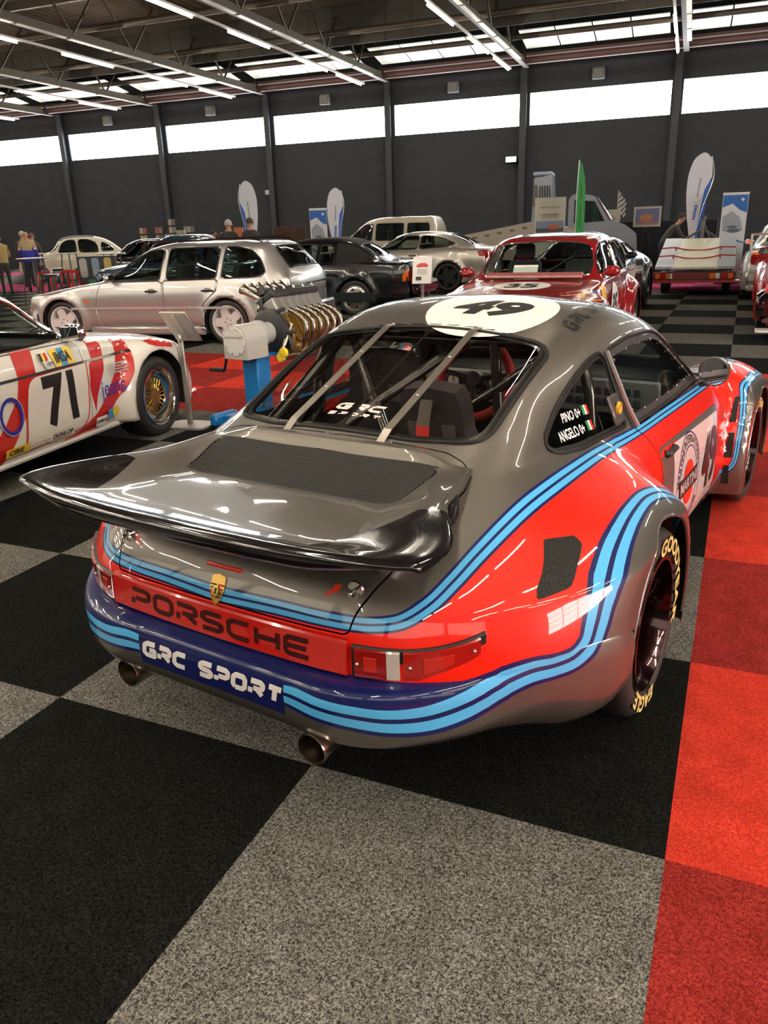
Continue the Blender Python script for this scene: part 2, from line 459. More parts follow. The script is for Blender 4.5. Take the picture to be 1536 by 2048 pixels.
# ---------------------------------------------------------------- silver race coupe: body surface
# stations nose -> tail, rails sill -> centre line (right half, y positive)
RC = [
 [(2.58,.79,.16),(2.62,.80,.16),(2.75,.76,.16),(2.88,.70,.16),(2.96,.60,.16),(3.00,.50,.16),(3.03,.40,.16),(3.05,.28,.16),(3.06,.14,.16),(3.06,0,.16)],
 [(2.58,.80,.17),(2.63,.82,.26),(2.78,.79,.40),(2.89,.71,.46),(2.96,.61,.50),(3.00,.50,.49),(3.02,.40,.47),(3.03,.28,.47),(3.035,.14,.47),(3.04,0,.47)],
 [(2.58,.80,.17),(2.62,.84,.27),(2.66,.83,.45),(2.73,.76,.59),(2.78,.64,.67),(2.81,.52,.63),(2.83,.42,.58),(2.84,.28,.575),(2.845,.14,.58),(2.85,0,.585)],
 [(2.45,.78,.17),(2.45,.84,.28),(2.45,.84,.48),(2.46,.785,.66),(2.47,.66,.745),(2.48,.53,.71),(2.49,.43,.665),(2.50,.29,.655),(2.50,.15,.66),(2.50,0,.665)],
 [(2.10,.78,.17),(2.10,.83,.27),(2.10,.82,.48),(2.10,.77,.68),(2.10,.665,.77),(2.10,.55,.745),(2.10,.45,.71),(2.11,.30,.705),(2.12,.15,.71),(2.12,0,.715)],
 [(1.75,.76,.16),(1.75,.80,.26),(1.75,.80,.48),(1.75,.775,.67),(1.75,.70,.765),(1.76,.62,.775),(1.78,.54,.77),(1.82,.40,.77),(1.87,.20,.775),(1.89,0,.78)],
 [(1.55,.75,.155),(1.55,.79,.25),(1.55,.80,.48),(1.55,.775,.68),(1.53,.715,.79),(1.51,.68,.825),(1.51,.63,.845),(1.59,.46,.845),(1.67,.22,.845),(1.70,0,.85)],
 [(1.32,.745,.155),(1.32,.79,.25),(1.32,.80,.48),(1.32,.775,.68),(1.30,.715,.795),(1.27,.66,.92),(1.26,.61,1.00),(1.32,.46,1.015),(1.38,.22,1.025),(1.40,0,1.03)],
 [(1.08,.745,.155),(1.08,.79,.25),(1.08,.80,.48),(1.08,.775,.68),(1.07,.715,.80),(1.06,.655,.955),(1.05,.59,1.085),(1.09,.49,1.13),(1.13,.25,1.160),(1.15,0,1.167)],
 [(.82,.745,.155),(.82,.79,.25),(.82,.80,.48),(.82,.775,.68),(.82,.708,.80),(.82,.643,.965),(.82,.58,1.115),(.83,.50,1.168),(.85,.25,1.212),(.86,0,1.222)],
 [(.52,.745,.155),(.52,.79,.25),(.52,.80,.48),(.52,.775,.68),(.52,.695,.80),(.52,.630,.96),(.52,.57,1.10),(.52,.50,1.158),(.53,.25,1.210),(.53,0,1.220)],
 [(.27,.74,.16),(.27,.79,.25),(.27,.80,.48),(.27,.775,.68),(.27,.678,.79),(.27,.612,.93),(.27,.562,1.050),(.275,.50,1.100),(.28,.26,1.142),(.28,0,1.153)],
 [(.02,.74,.18),(.02,.79,.27),(.02,.795,.48),(.02,.78,.67),(.02,.668,.78),(.02,.600,.862),(.02,.555,.955),(.02,.51,1.005),(.02,.26,1.043),(.02,0,1.053)],
 [(-.26,.74,.22),(-.26,.785,.31),(-.26,.79,.47),(-.26,.775,.645),(-.26,.685,.745),(-.26,.612,.812),(-.26,.555,.865),(-.26,.50,.895),(-.25,.26,.937),(-.25,0,.950)],
 [(-.42,.74,.25),(-.46,.77,.34),(-.48,.775,.46),(-.50,.76,.60),(-.50,.70,.69),(-.50,.625,.75),(-.50,.555,.788),(-.50,.48,.815),(-.50,.25,.845),(-.50,0,.855)],
 [(-.50,.74,.27),(-.58,.755,.36),(-.64,.748,.45),(-.69,.715,.56),(-.715,.66,.64),(-.725,.59,.685),(-.73,.52,.71),(-.735,.43,.73),(-.74,.22,.75),(-.74,0,.755)],
 [(-.56,.74,.28),(-.63,.745,.37),(-.70,.728,.44),(-.765,.685,.53),(-.815,.62,.59),(-.84,.55,.625),(-.855,.47,.65),(-.865,.38,.665),(-.872,.20,.675),(-.875,0,.678)],
 [(-.58,.74,.29),(-.66,.735,.37),(-.725,.715,.43),(-.79,.675,.49),(-.85,.61,.53),(-.887,.54,.553),(-.908,.46,.572),(-.917,.37,.582),(-.925,.20,.588),(-.928,0,.590)],
 [(-.60,.74,.30),(-.67,.73,.37),(-.73,.713,.395),(-.80,.672,.40),(-.865,.61,.405),(-.90,.54,.41),(-.922,.46,.41),(-.934,.37,.41),(-.942,.20,.41),(-.945,0,.41)],
]
RCN = [6,8,14,18,18,12,10,10,10,12,12,12,14,16,16,10,8,8]
WR, WF, WB = .305, .300, 2.272       # tyre radii, wheelbase
ARCH_R, ARCH_F = .345, .335
def flare(v):
    """widen the body over the wheels (racing arches)"""
    x, z = v[:, 0], v[:, 2]; y = v[:, 1]; s = np.sign(y); out = v.copy()
    side = smooth01((v[:, 4]*-1+7.2)/2.6)      # only the flanks (rails below the roof)
    # rear
    dx, dz = x-0., z-WR; r = np.hypot(dx, dz); th = np.arctan2(dz, dx)   # 0 forward, pi back
    up = np.clip(dz/np.maximum(r, 1e-6), 0, 1)
    R2 = np.where(dx > 0, .58+.06*up, .60+.42*smooth01(-dx/np.maximum(r, 1e-6)))
    R2 = np.where(dx <= 0, .64+.30*smooth01(-dx/np.maximum(r, 1e-6)), .50+.14*up**2)
    k = smooth01((R2-r)/(R2-ARCH_R-.02)); amp = .960-np.abs(y)
    out[:, 1] += s*k*side*np.maximum(amp, 0)*np.where(z > .62, np.clip(1-(z-.62)/.22, 0, 1), 1)
    # front
    dx, dz = x-WB, z-WF; r = np.hypot(dx, dz); up = np.clip(dz/np.maximum(r, 1e-6), 0, 1)
    R2 = np.where(dx > 0, .62, .485+.12*up**3); k = smooth01((R2-r)/(R2-np.where(dx > 0, ARCH_F+.03, .445)))
    amp = .905-np.abs(y)
    side2 = smooth01((5.2-v[:, 4])/1.8)
    out[:, 1] += s*k*side2*np.maximum(amp, 0)*np.where(z > .62, np.clip(1-(z-.62)/.20, 0, 1), 1)
    return out
def race_surface():
    S = loft(np.array(RC), RCN, [5, 12, 14, 12, 10, 10, 8, 12, 10]); S.v = flare(S.v); return S
def bumper_surface():
    path = [(-.335,.962),(-.42,.950),(-.54,.897),(-.64,.832),(-.74,.765),(-.83,.700),(-.91,.62),(-.968,.53),(-1.000,.44),(-1.008,.36),(-1.000,.28),(-.998,.14),(-.998,0)]
    inner = [(-.345,.952),(-.43,.930),(-.55,.872),(-.635,.800),(-.71,.733),(-.785,.668),(-.845,.605),(-.895,.53),(-.920,.44),(-.926,.36),(-.930,.28),(-.934,.14),(-.936,0)]
    z0 = [.462,.488,.502,.500,.486,.472,.466,.465,.465,.465,.465,.465,.465]
    z1 = [.452,.478,.493,.490,.476,.464,.459,.456,.455,.452,.446,.445,.445]
    z2 = [.425,.445,.462,.462,.455,.445,.438,.434,.432,.428,.420,.420,.420]
    z3 = [.365,.375,.395,.400,.396,.390,.386,.384,.382,.378,.370,.370,.370]
    z4 = [.305,.305,.325,.340,.340,.335,.331,.33,.33,.328,.322,.322,.322]
    z5 = [.245,.243,.255,.285,.300,.30,.298,.292,.288,.285,.28,.28,.28]
    z6 = [.200,.195,.200,.232,.256,.258,.254,.25,.248,.248,.248,.25,.25]
    P = np.array(path)
    def ins(d):
        T = np.gradient(P, axis=0); n = np.column_stack([-T[:, 1], T[:, 0]]); n /= np.linalg.norm(n, axis=1)[:, None]
        n[:, 1] = np.where(n[:, 1] > 0, -n[:, 1], n[:, 1]); n[-1] = (1, 0); n[:, 0] = np.abs(n[:, 0]); q = P+n*d; q[-1, 1] = 0; return q
    A = lambda xy, z: np.column_stack([np.array(xy), np.array(z)])
    tab = [A(inner, z0), A(ins(.03), np.array(z1)+.006), A(ins(.008), np.array(z1)-.004), A(P, z2), A(ins(-.002), z3), A(ins(.004), z4), A(ins(.03), z5), A(ins(.09), z6), A(ins(.18), np.array(z6)+.01)]
    return loft(np.array(tab), [5, 4, 4, 6, 6, 6, 6, 4], [8]*12)
# ---------------------------------------------------------------- silver race coupe: livery, glass, parts
ST1 = [(-.928,0,.587,.048),(-.921,-.21,.594,.045),(-.914,-.33,.594,.044),(-.903,-.426,.596,.043),(-.888,-.48,.599,.043),(-.862,-.534,.609,.045),(-.81,-.582,.64,.049),(-.735,-.611,.679,.052),(-.64,-.631,.719,.056),(-.523,-.647,.753,.060),(-.395,-.661,.779,.063),(-.242,-.674,.793,.063),(-.055,-.682,.798,.059),(.137,-.690,.798,.052),(.505,-.706,.782,.040),(.893,-.721,.781,.041),(1.46,-.729,.77,.04),(1.88,-.71,.75,.04),(2.2,-.70,.73,.04),(2.5,-.71,.70,.04),(2.75,-.68,.62,.04)]
ST2 = [(-.998,-.262,.401,.067),(-1.0,-.32,.404,.080),(-1.006,-.387,.401,.080),(-.993,-.467,.398,.083),(-.954,-.556,.391,.090),(-.897,-.634,.395,.100),(-.85,-.677,.407,.103),(-.79,-.715,.426,.100),(-.731,-.754,.445,.092),(-.676,-.796,.456,.084),(-.619,-.84,.455,.080),(-.572,-.875,.464,.084),(-.540,-.898,.490,.095),(-.509,-.905,.54,.11),(-.48,-.905,.585,.115),(-.37,-.895,.655,.105),(-.225,-.88,.69,.085),(-.09,-.873,.706,.072),(.03,-.874,.71,.065),(.14,-.88,.68,.06),(.25,-.9,.62,.06),(.35,-.90,.55,.06),(.42,-.87,.45,.05),(.46,-.85,.33,.04),(.55,-.82,.24,.04),(.8,-.80,.215,.04),(1.2,-.80,.215,.04),(1.6,-.80,.22,.04),(1.74,-.82,.26,.04),(1.80,-.86,.33,.03),(1.825,-.87,.45,.03),(1.87,-.87,.57,.035),(1.92,-.86,.65,.04),(1.99,-.84,.685,.05),(2.1,-.84,.695,.05),(2.3,-.84,.70,.05),(2.5,-.82,.62,.05),(2.62,-.82,.5,.05)]
BODIES = []
def stripe_param(v, curve, bvh):
    C = spline(np.array(curve), 8)
    mixed = curve is ST2 and BODIES
    for c in C:
        src = BODIES[1] if (mixed and c[2] < .487 and c[0] < -.3) else BODIES[0] if mixed else bvh
        c[:3] = src.find_nearest(Vector(c[:3]))[0]
    P = v[:, :3].copy(); P[:, 1] = -np.abs(P[:, 1])
    T = np.gradient(C[:, :3], axis=0); T /= np.linalg.norm(T, axis=1)[:, None]; N = []
    for c in C:
        src = BODIES[1] if (mixed and c[2] < .487 and c[0] < -.3) else BODIES[0] if mixed else bvh
        h = src.find_nearest(Vector(c[:3])); n = np.array(h[1]); o = np.array([c[0]-(0 if abs(c[1]) > .5 else .8), c[1], (c[2]-.5)*.3])
        if c[0] > -.6: o = np.array([0, c[1], .1])
        N.append(n if n@o > 0 else -n)
    N = np.array(N)
    for _ in range(6): N[1:-1] = (N[:-2]+N[1:-1]*2+N[2:])/4; N /= np.linalg.norm(N, axis=1)[:, None]
    Bn = np.cross(N, T); Bn /= np.linalg.norm(Bn, axis=1)[:, None]
    out = np.zeros(len(P))
    for a in range(0, len(P), 4000):
        D = P[a:a+4000, None, :]-C[None, :, :3]; d2 = (D**2).sum(-1); i = d2.argmin(1); k = np.arange(len(i))
        d = D[k, i]; s = (d*Bn[i]).sum(1); al = (d*T[i]).sum(1); dist = np.sqrt(np.maximum(d2[k, i]-al**2*((i > 0) & (i < len(C)-1)), 0))
        near = np.abs(s) > .6*dist; dist = np.where(near & (dist < 1.3*C[i, 3]), np.abs(s), dist)
        out[a:a+4000] = .5-np.sign(s)*dist/C[i, 3]
    return np.clip(out, -6, 7)
SILVER = (.165, .149, .130); RED = (.82, .013, .002); LBLUE = (.085, .43, .78); NAVY = (.004, .009, .085)
def ramp(nt, src, stops):
    mr = nd(nt, 'ShaderNodeMapRange'); mr.inputs[1].default_value = -1; mr.inputs[2].default_value = 2
    nt.links.new(src, mr.inputs[0]); r = nd(nt, 'ShaderNodeValToRGB'); r.color_ramp.interpolation = 'CONSTANT'
    e = r.color_ramp.elements; e[0].position = 0; e[0].color = stops[0][1]; e[1].position = (stops[1][0]+1)/3; e[1].color = stops[1][1]
    for p, c in stops[2:]:
        x = e.new((p+1)/3); x.color = c
    nt.links.new(mr.outputs[0], r.inputs[0]); return r
def livery_material(name, top, mid, bottom, bumper=False):
    m = mat(name, SILVER, .38, .72, coat=1, spec=.25); nt = m.node_tree; L = nt.links; b = nt.nodes['Principled BSDF']
    c4 = lambda c: (*c, 1)
    def band(lo, hi): return [(-1, c4(lo)), (0, c4(NAVY)), (.14, c4(LBLUE)), (.42, c4(NAVY)), (.56, c4(LBLUE)), (.86, c4(NAVY)), (1, c4(hi))]
    a2 = nd(nt, 'ShaderNodeAttribute', attribute_name='s2'); r2 = ramp(nt, a2.outputs['Fac'], band(mid, bottom))
    def metal(stops): return [(p, (v, v, v, 1)) for p, v in stops]
    m2 = ramp(nt, a2.outputs['Fac'], metal([(-1, 0), (1, .72)]))
    if bumper: col, met = r2.outputs[0], m2.outputs[0]
    else:
        a1 = nd(nt, 'ShaderNodeAttribute', attribute_name='s1'); r1 = ramp(nt, a1.outputs['Fac'], band(top, mid))
        m1 = ramp(nt, a1.outputs['Fac'], metal([(-1, .72), (0, 0)]))
        gt = nd(nt, 'ShaderNodeMath', operation='GREATER_THAN'); gt.inputs[1].default_value = 1; L.new(a1.outputs['Fac'], gt.inputs[0])
        mc = nd(nt, 'ShaderNodeMixRGB'); L.new(gt.outputs[0], mc.inputs[0]); L.new(r1.outputs[0], mc.inputs[1]); L.new(r2.outputs[0], mc.inputs[2])
        mm = nd(nt, 'ShaderNodeMixRGB'); L.new(gt.outputs[0], mm.inputs[0]); L.new(m1.outputs[0], mm.inputs[1]); L.new(m2.outputs[0], mm.inputs[2])
        col, met = mc.outputs[0], mm.outputs[0]
    L.new(col, b.inputs['Base Color']); L.new(met, b.inputs['Metallic'])
    return m
def race_wheel(parent, name, x, z, y, r, w, rimr, side, text):
    """wheel with slick tyre, outer face at y (side = +-1)"""
    t = bpy.data.objects.new(name, None); COL.objects.link(t); t.parent = parent; t.location = (x, y*side, z); t.empty_display_size = .05
    if side < 0: pass
    s = side; o = lambda h: h*s            # outward
    mb = MB(); prof = [(rimr-.004, -.035), (rimr+.012, -.012), (rimr+.03, -.004), (r-.045, .0), (r-.015, -.010), (r-.002, -.032), (r, -.07), (r, -w+.07), (r-.01, -w+.02), (r-.05, -w), (rimr, -w+.02)]
    mb.lathe([(a, o(h)) for a, h in prof], (0, 0, 0), 'y', 64); ty = mb.build('tyre', TYRE, t, autos=50)
    mb = MB(); prof = [(rimr+.006, -.012), (rimr+.004, -.004), (rimr-.008, -.004), (rimr-.012, -.02), (rimr-.02, -.045), (rimr-.022, -.13), (rimr-.045, -.145), (rimr-.05, -.20), (.10, -.205), (.09, -.19), (.06, -.18), (.03, -.16), (.0, -.16)]
    mb.lathe([(a, o(h)) for a, h in prof], (0, 0, 0), 'y', 64)
    for k in range(5):
        a = 2*math.pi*k/5; ca, sa = math.cos(a), math.sin(a)
        rm = Matrix.Rotation(-a, 3, 'Y')
        mb.box(rm @ Vector((.115, o(-.165), 0)), (.09, .03, .075), rm, bev=.012)
    mb.build('rim', mat('dark_rim', (.020, .004, .005), .18, .8, coat=.6), t)
    mb = MB(); mb.lathe([(.0, o(-.135)), (.028, o(-.135)), (.032, o(-.15)), (.032, o(-.19))], (0, 0, 0), 'y', 24)
    mb.build('wheel_nut', mat('nut_red', (.3, .02, .015), .3, .8), t)
    if text:
        gold = mat('tyre_lettering', (.72, .52, .16), .6); V = []; F = []
        for txt, a_mid, span in text:
            P = font_polys(txt, 1, .03); xs = [p[0] for q in P for p in q]; ys = [p[1] for q in P for p in q]
            x0, x1, y0, y1 = min(xs), max(xs), min(ys), max(ys); rm_, h_ = (rimr+r)/2-.004, .052
            for q in slice_polys(P, .25):
                b = len(V)
                for px, py in q:
                    u = (px-(x0+x1)/2)/(x1-x0); rad = rm_+((py-y0)/(y1-y0)-.5)*h_; a = math.radians(a_mid)-u*math.radians(span)
                    # x forward; seen from the right side (side -1) forward is to the right
                    V.append((math.cos(a)*rad*(1 if s < 0 else -1), o(.0022), math.sin(a)*rad))
                F.append(tuple(range(b, len(V))))
        # lettering follows the swell of the sidewall
        meshobj('tyre_lettering', V, F, gold, ty)
    return t
def race_car():
    car = thing('race_car', 'silver and red racing coupe with blue stripes, black rear wing and number 49', 'car', (-.044, .806, 0), math.radians(90-8.698))
    S = race_surface(); B = bumper_surface(); bb = B.bvh(); full = S.bvh(); BODIES[:] = [full, bb]
    for Q in (S, B):
        n_ = Q.normals(); c_ = (Q.v[:, :3]-Q.v[:, :3].mean(0))
        if (n_*c_).sum() < 0: Q.f = [tuple(reversed(f)) for f in Q.f]
    S = S.with_normals(); B = B.with_normals()
    seamz = lambda x: np.interp(x, [-.95, -.83, -.74, -.64, -.54, -.42, -.335], [.455, .462, .478, .492, .494, .480, .455])
    # ---- openings
    x, y, z, v = S.v[:, 0], np.abs(S.v[:, 1]), S.v[:, 2], S.v[:, 4]
    S = S.split(np.maximum(z-seamz(x)+.004, x+.335))[1]
    for xc, zc, ra in ((0, WR, ARCH_R), (WB, WF, ARCH_F)):
        S = S.split(np.where(S.v[:, 4] < 4.3, np.hypot(S.v[:, 0]-xc, S.v[:, 2]-zc)-ra, 1))[1]
    archloops = S.loops()
    c = lambda: (S.v[:, 0], np.abs(S.v[:, 1]), S.v[:, 2], S.v[:, 4])
    MID = MATS.get('x')
    livery = livery_material('livery_paint', SILVER, RED, SILVER); livery_b = livery_material('bumper_livery_paint', SILVER, NAVY, SILVER, True)
    seal = RUBBER; black_edge = mat('black_glass_edge', (.01, .009, .008), .2, coat=1)
    glr = glass('race_window_glass', (.86, .84, .80), ior=1.4)
    def pane(region, name, inset, tubr, gm, ringm, off=-.004, edge='window_edge'):
        """cut a window: frame ring + pane + rubber bead"""
        nonlocal S
        inn, S = S.split(region(S.v)); parts = []
        for sgn in ((0,) if name in ('rear_window', 'windshield') else (-1, 1)):
            q = inn if sgn == 0 else Surf(inn.v, [f for f in inn.f if inn.v[f[0], 1]*sgn > 0]).compact()
            par = None
            for L in [biggest(q.loops())]: loop = L
            g, rg = q.split(region(q.v)+inset)
            o = g.offset(off).obj(name, gm, car); rg.offset(off*.5).obj(edge, ringm, o)
            tubeloop(loop, tubr, 'window_seal', seal, o); parts.append((o, g))
        return parts
    RW = roundpoly([(-.352, -.02), (-.345, .25), (-.292, .475), (.235, .480), (.268, .30), (.280, -.02)], [0, .05, .09, .07, .03, 0])
    rw = pane(lambda q: np.where(q[:, 4] > 5.2, polysdf(np.column_stack([q[:, 0], np.abs(q[:, 1])]), RW), 1), 'rear_window', .026, .008, glr, black_edge)
    QW = [tuple(p) for p in spline([(.452, .814, 0), (.452, .95, 0), (.425, 1.066, 0), (.36, 1.062, 0), (.256, 1.036, 0), (.089, .968, 0), (-.03, .905, 0), (-.074, .878, 0), (-.084, .855, 0), (-.058, .836, 0), (.014, .825, 0), (.212, .818, 0)], 5)[:, :2]]
    qw = pane(lambda q: np.where((q[:, 4] < 6.4) & (q[:, 4] > 3.2), polysdf(q[:, [0, 2]], QW), 1), 'quarter_window', .016, .008, glr, RUBBER)
    DW = roundpoly([(.528, .805), (.82, .806), (1.25, .812), (1.45, .812), (1.395, .86), (1.24, .965), (1.05, 1.065), (.95, 1.082), (.70, 1.090), (.478, 1.070), (.487, .94)], [.02, 0, 0, .01, .02, .05, .06, .05, .03, .03, .05])
    dw = pane(lambda q: np.where((q[:, 4] < 6.6) & (q[:, 4] > 3.4), polysdf(q[:, [0, 2]], DW), 1), 'door_window', .030, .007, GLASS_CLEAR, mat('window_border', (.05, .045, .045), .35, coat=.5))
    WS = roundpoly([(6.25, 6.45), (6.2, 13), (7.83, 13), (7.80, 6.75)], [.25, 0, 0, .2])
    def wsr(q): return np.where(q[:, 4] > 5.9, polysdf(np.column_stack([q[:, 3], np.minimum(q[:, 4], 9)]), WS)*.2, 1)
    ws = pane(wsr, 'windshield', .006, .010, GLASS_CLEAR, black_edge)
    # ---- engine lid and doors
    LID = [(-1.2, -.2), (-1.2, .417), (-.92, .417), (-.893, .427), (-.859, .447), (-.805, .467), (-.62, .492), (-.47, .508), (-.41, .500), (-.375, .46), (-.358, .40), (-.360, .318), (-.368, .20), (-.374, 0), (-.374, -.2)]
    lid_sd = lambda q: np.where((q[:, 4] > 5) & (q[:, 0] < 0), np.maximum(polysdf(np.column_stack([q[:, 0], np.abs(q[:, 1])]), LID), .568-q[:, 2]), 1)
    lid = S.split(lid_sd(S.v)+.0022)[0]; S = S.split(lid_sd(S.v)-.0022)[1]
    DR = roundpoly([(.506, .796), (.556, .760), (.578, .70), (.588, .55), (.580, .23), (1.62, .225), (1.645, .50), (1.60, .790), (1.45, .803), (.9, .798)], [0, .04, .05, .1, .05, .06, .2, .02, 0, 0])
    dsd = lambda q: np.where((q[:, 4] < 5) & (q[:, 4] > .2), polysdf(q[:, [0, 2]], DR), 1)
    hole = lambda q: polysdf(np.column_stack([q[:, 0], np.abs(q[:, 1])]), [(-.395, -.2), (-.73, -.2), (-.73, .43), (-.60, .465), (-.46, .485), (-.41, .475), (-.395, .44)])
    lid = lid.split(hole(lid.v))[1]
    drs = S.split(dsd(S.v)+.0022)[0]; S = S.split(dsd(S.v)-.0022)[1]
    # ---- light recesses
    LT = [(-.99, .470), (-.85, .472), (-.806, .486), (-.768, .513), (-.758, .577), (-.80, .557), (-.845, .545), (-.99, .545)]
    def attrs(q): return {'s1': 6, 's2': 7}
    def emit(q, name, m, parent, thick=.003, off=0):
        a = stripe_param(q.v, ST1, full); b = stripe_param(q.v, ST2, full)
        w = Surf(np.column_stack([q.v[:, :9], a, b]), q.f)
        return w.obj(name, m, parent, {'s1': 9, 's2': 10}, thick)
    inn = Surf(S.v, [f for f in S.f if -.34 < S.v[f[0], 0] < 1.7 and S.v[f[0], 4] > 2.6]).compact(); inn.v[:, :3] -= inn.v[:, 6:9]*.010; inn.f = [tuple(reversed(f)) for f in inn.f]; inn.v[:, 6:9] *= -1; inn.obj('cabin_lining', DARKINT, car)
    emit(S, 'body', livery, car); lo = emit(lid, 'engine_lid', livery, car)
    for sgn, nm in ((-1, 'door'), (1, 'door')):
        q = Surf(drs.v, [f for f in drs.f if drs.v[f[0], 1]*sgn > 0]).compact(); d = emit(q, nm, livery, car); db = q.bvh()
        ux = (1, 0, 0) if sgn < 0 else (-1, 0, 0); k = 1 if sgn < 0 else -1
        def pl(poly): return [(px*k, pz) for px, pz in poly]
        grey = mat('grey_vinyl', (.10, .09, .085), .3, coat=.6)
        decal('number_panel', [(grey, [pl([(.585, .25), (1.66, .25), (1.66, .675), (.62, .700), (.60, .69)])]), (mat('door_white', (.72, .60, .58), .25, coat=.8), [pl(roundpoly([(.74, .25), (1.66, .25), (1.66, .64), (.80, .675), (.77, .66)], .05))])], (0, sgn*1.2, 0), ux, (0, 0, 1), db, d, back=0, off=.001) if False else None
        org = (0, sgn*1.3, 0)
        Lw = mat('door_white', (.72, .62, .60), .25, coat=.8)
        ring_o = ring(.40, .40, .055, 0, 0, 60)
        lay = [(grey, [pl([(.585, .25), (1.66, .25), (1.66, .675), (.62, .700), (.60, .69)])]),
               (Lw, [pl(roundpoly([(.74, .25), (1.66, .25), (1.66, .640), (.80, .676), (.77, .66)], .05))])]
        cx, cz = 1.02, .46; cir = lambda P: [[(k*cx+a, cz+b) for a, b in p] for p in P]
        lay.append((mat('deep_blue_vinyl', (.03, .02, .15), .3), cir(ring(.42, .42, .006, 0, 0, 60)+ring(.31, .31, .006, 0, 0, 60))))
        txt = []
        for word, mid, span in (('MARTINI INTERNATIONAL', 90, 170), ('RACING CLUB', 270, 110)):
            P = font_polys(word, 1, .01); xs = [p[0] for q_ in P for p in q_]; ys = [p[1] for q_ in P for p in q_]; a0, a1, b0, b1 = min(xs), max(xs), min(ys), max(ys)
            for q_ in P:
                r_ = []
                for a, b in q_:
                    u = (a-(a0+a1)/2)/(a1-a0); h = (b-b0)/(b1-b0)
                    an = math.radians(mid-u*span) if mid == 90 else math.radians(mid+u*span)
                    rr = .164+h*.034 if mid == 90 else .198-h*.034
                    r_.append((math.cos(an)*rr, math.sin(an)*rr))
                txt.append(r_)
        lay.append((INK, cir(txt)))
        lay.append((mat('logo_red', (.75, .03, .015), .3), cir([ellp(.19, .19, 0, 0, 40)])))
        lay.append((INK, cir([rectp(.33, .075)]))); lay.append((Lw, cir(text_fit('MARTINI', .29, .048, .02))))
        lay.append((mat('dark_red_number', (.06, .006, .006), .3), [[(a*1+k*1.44, b+.455) for a, b in p] for p in text_fit('49', .30, .27, .03)]))
        decal('number_panel', lay, org, ux, (0, 0, 1), db, d, off=.0012, step=.05, back=.3)
        mb = MB(); mb.lathe([(.0, 0), (.022, 0), (.026, .008), (.026, .02)], (.70, sgn*-.0, .665), 'y', 20)
        mb = MB(); mb.box((.72, sgn*.793, .667), (.13, .022, .022), bev=.008); mb.box((.665, sgn*.783, .667), (.03, .03, .03), bev=.01); mb.box((.775, sgn*.783, .667), (.025, .03, .025), bev=.01)
        mb.build('door_handle', BLACK, d)
        # chrome frame around the door glass
    for (o, g), sgn in zip(dw, (-1, 1)):
        pts = [Vector(p) for p in biggest(g.loops())]
        back = sorted([p for p in pts if p.x < .50], key=lambda p: p.z)
        mb = MB(); st = [(.522, .704, .805), (.505, .672, .87), (.492, .643, .94), (.486, .612, 1.01), (.484, .585, 1.07)]
        mb.tube([(a-.020, sgn*(b+.006), c_) for a, b, c_ in spline(st, 5)], .009, 6); mb.build('window_frame', mat('satin_frame', (.40, .38, .36), .35, .7), o)
        mb = MB(); n = len(pts)
        for i in range(0, n, max(1, n//14)):
            p = pts[i]; mb.lathe([(0, sgn*.006), (.005, sgn*.005), (.006, 0)], tuple(p+Vector((0, sgn*.0, 0))*1), 'y', 8)
        mb.build('rivet', ALU, o)['kind'] = 'stuff'
    # ---- bumper
    a = np.where((np.abs(B.v[:, 1]) < .268) & (B.v[:, 0] < -.9), np.where(B.v[:, 2] > .337, -1.0, 2.0), stripe_param(B.v, ST2, bb))
    mid, rest = B.split(np.where(B.v[:, 0] < -.85, np.abs(B.v[:, 1])-.268, 1))
    sb = stripe_param(rest.v, ST2, bb); sb = np.where((rest.v[:, 2] > .462) & (rest.v[:, 0] < -.80), -1, sb)
    nav, sil = mid.split(.337-mid.v[:, 2]); silv = mat('silver_paint', SILVER, .38, .72, coat=1); pv = []; pf = []
    for q, sv in ((rest, sb), (nav, -1.0), (sil, 2.0)):
        k = sum(len(p) for p in pv); pv.append(np.column_stack([q.v[:, :9], np.zeros(len(q.v))+sv])); pf += [tuple(i+k for i in f) for f in q.f]
    bo = Surf(np.vstack(pv), pf).obj('bumper', livery_b, car, {'s2': 9})
    g, _ = wide_text('GRC', .066, .062, .004, .0185, .22); s_, wd = wide_text('SPORT', .066, .062, .004, .0185, .22)
    tx = [[(px-.265, py) for px, py in p] for p in g]+[[(px-.265+.255, py) for px, py in p] for p in s_]
    tot = .265+.255+wd-.265; sc = .52/(.255+wd)
    tx = [[((px+.265)*sc-.26, py*sc*1.02) for px, py in p] for p in tx]
    decal('bumper_lettering', [(WHITE, tx)], (-1.1, 0, .362), (0, -1, 0), (0, 0, 1), bb, bo, step=.08, back=.2)
    # ---- reflector with lettering
    rf = MB(); n = 24
    def body_x(yy, zz):
        h = full.ray_cast(Vector((-1.3, yy, zz)), Vector((1, 0, 0))); return h[0].x if h[0] else -.93
    V = []; F = []
    for i in range(n+1):
        yy = -.425+.85*i/n
        for zz, off in ((.562, .002), (.562, -.014), (.557, -.018), (.473, -.018), (.468, -.014), (.468, .002)): V.append((body_x(yy, zz)+off, yy, zz))
    for i in range(n):
        for j in range(5): F.append((i*6+j, i*6+j+1, i*6+7+j, i*6+6+j))
    F += [tuple(range(6)), tuple(range(n*6+5, n*6-1, -1))]
    refl = meshobj('reflector_panel', V, F, mat('reflector_red', (.55, .012, .006), .15, coat=1), car, autosmooth=30)
    rb = BVHTree.FromPolygons(V, F); P, wd = wide_text('PORSCHE', .085, .060, .011, .0145, 0)
    P = [[(px-wd/2, py) for px, py in p] for p in P]; sc = .66/wd; P = [[(px*sc, py) for px, py in p] for p in P]
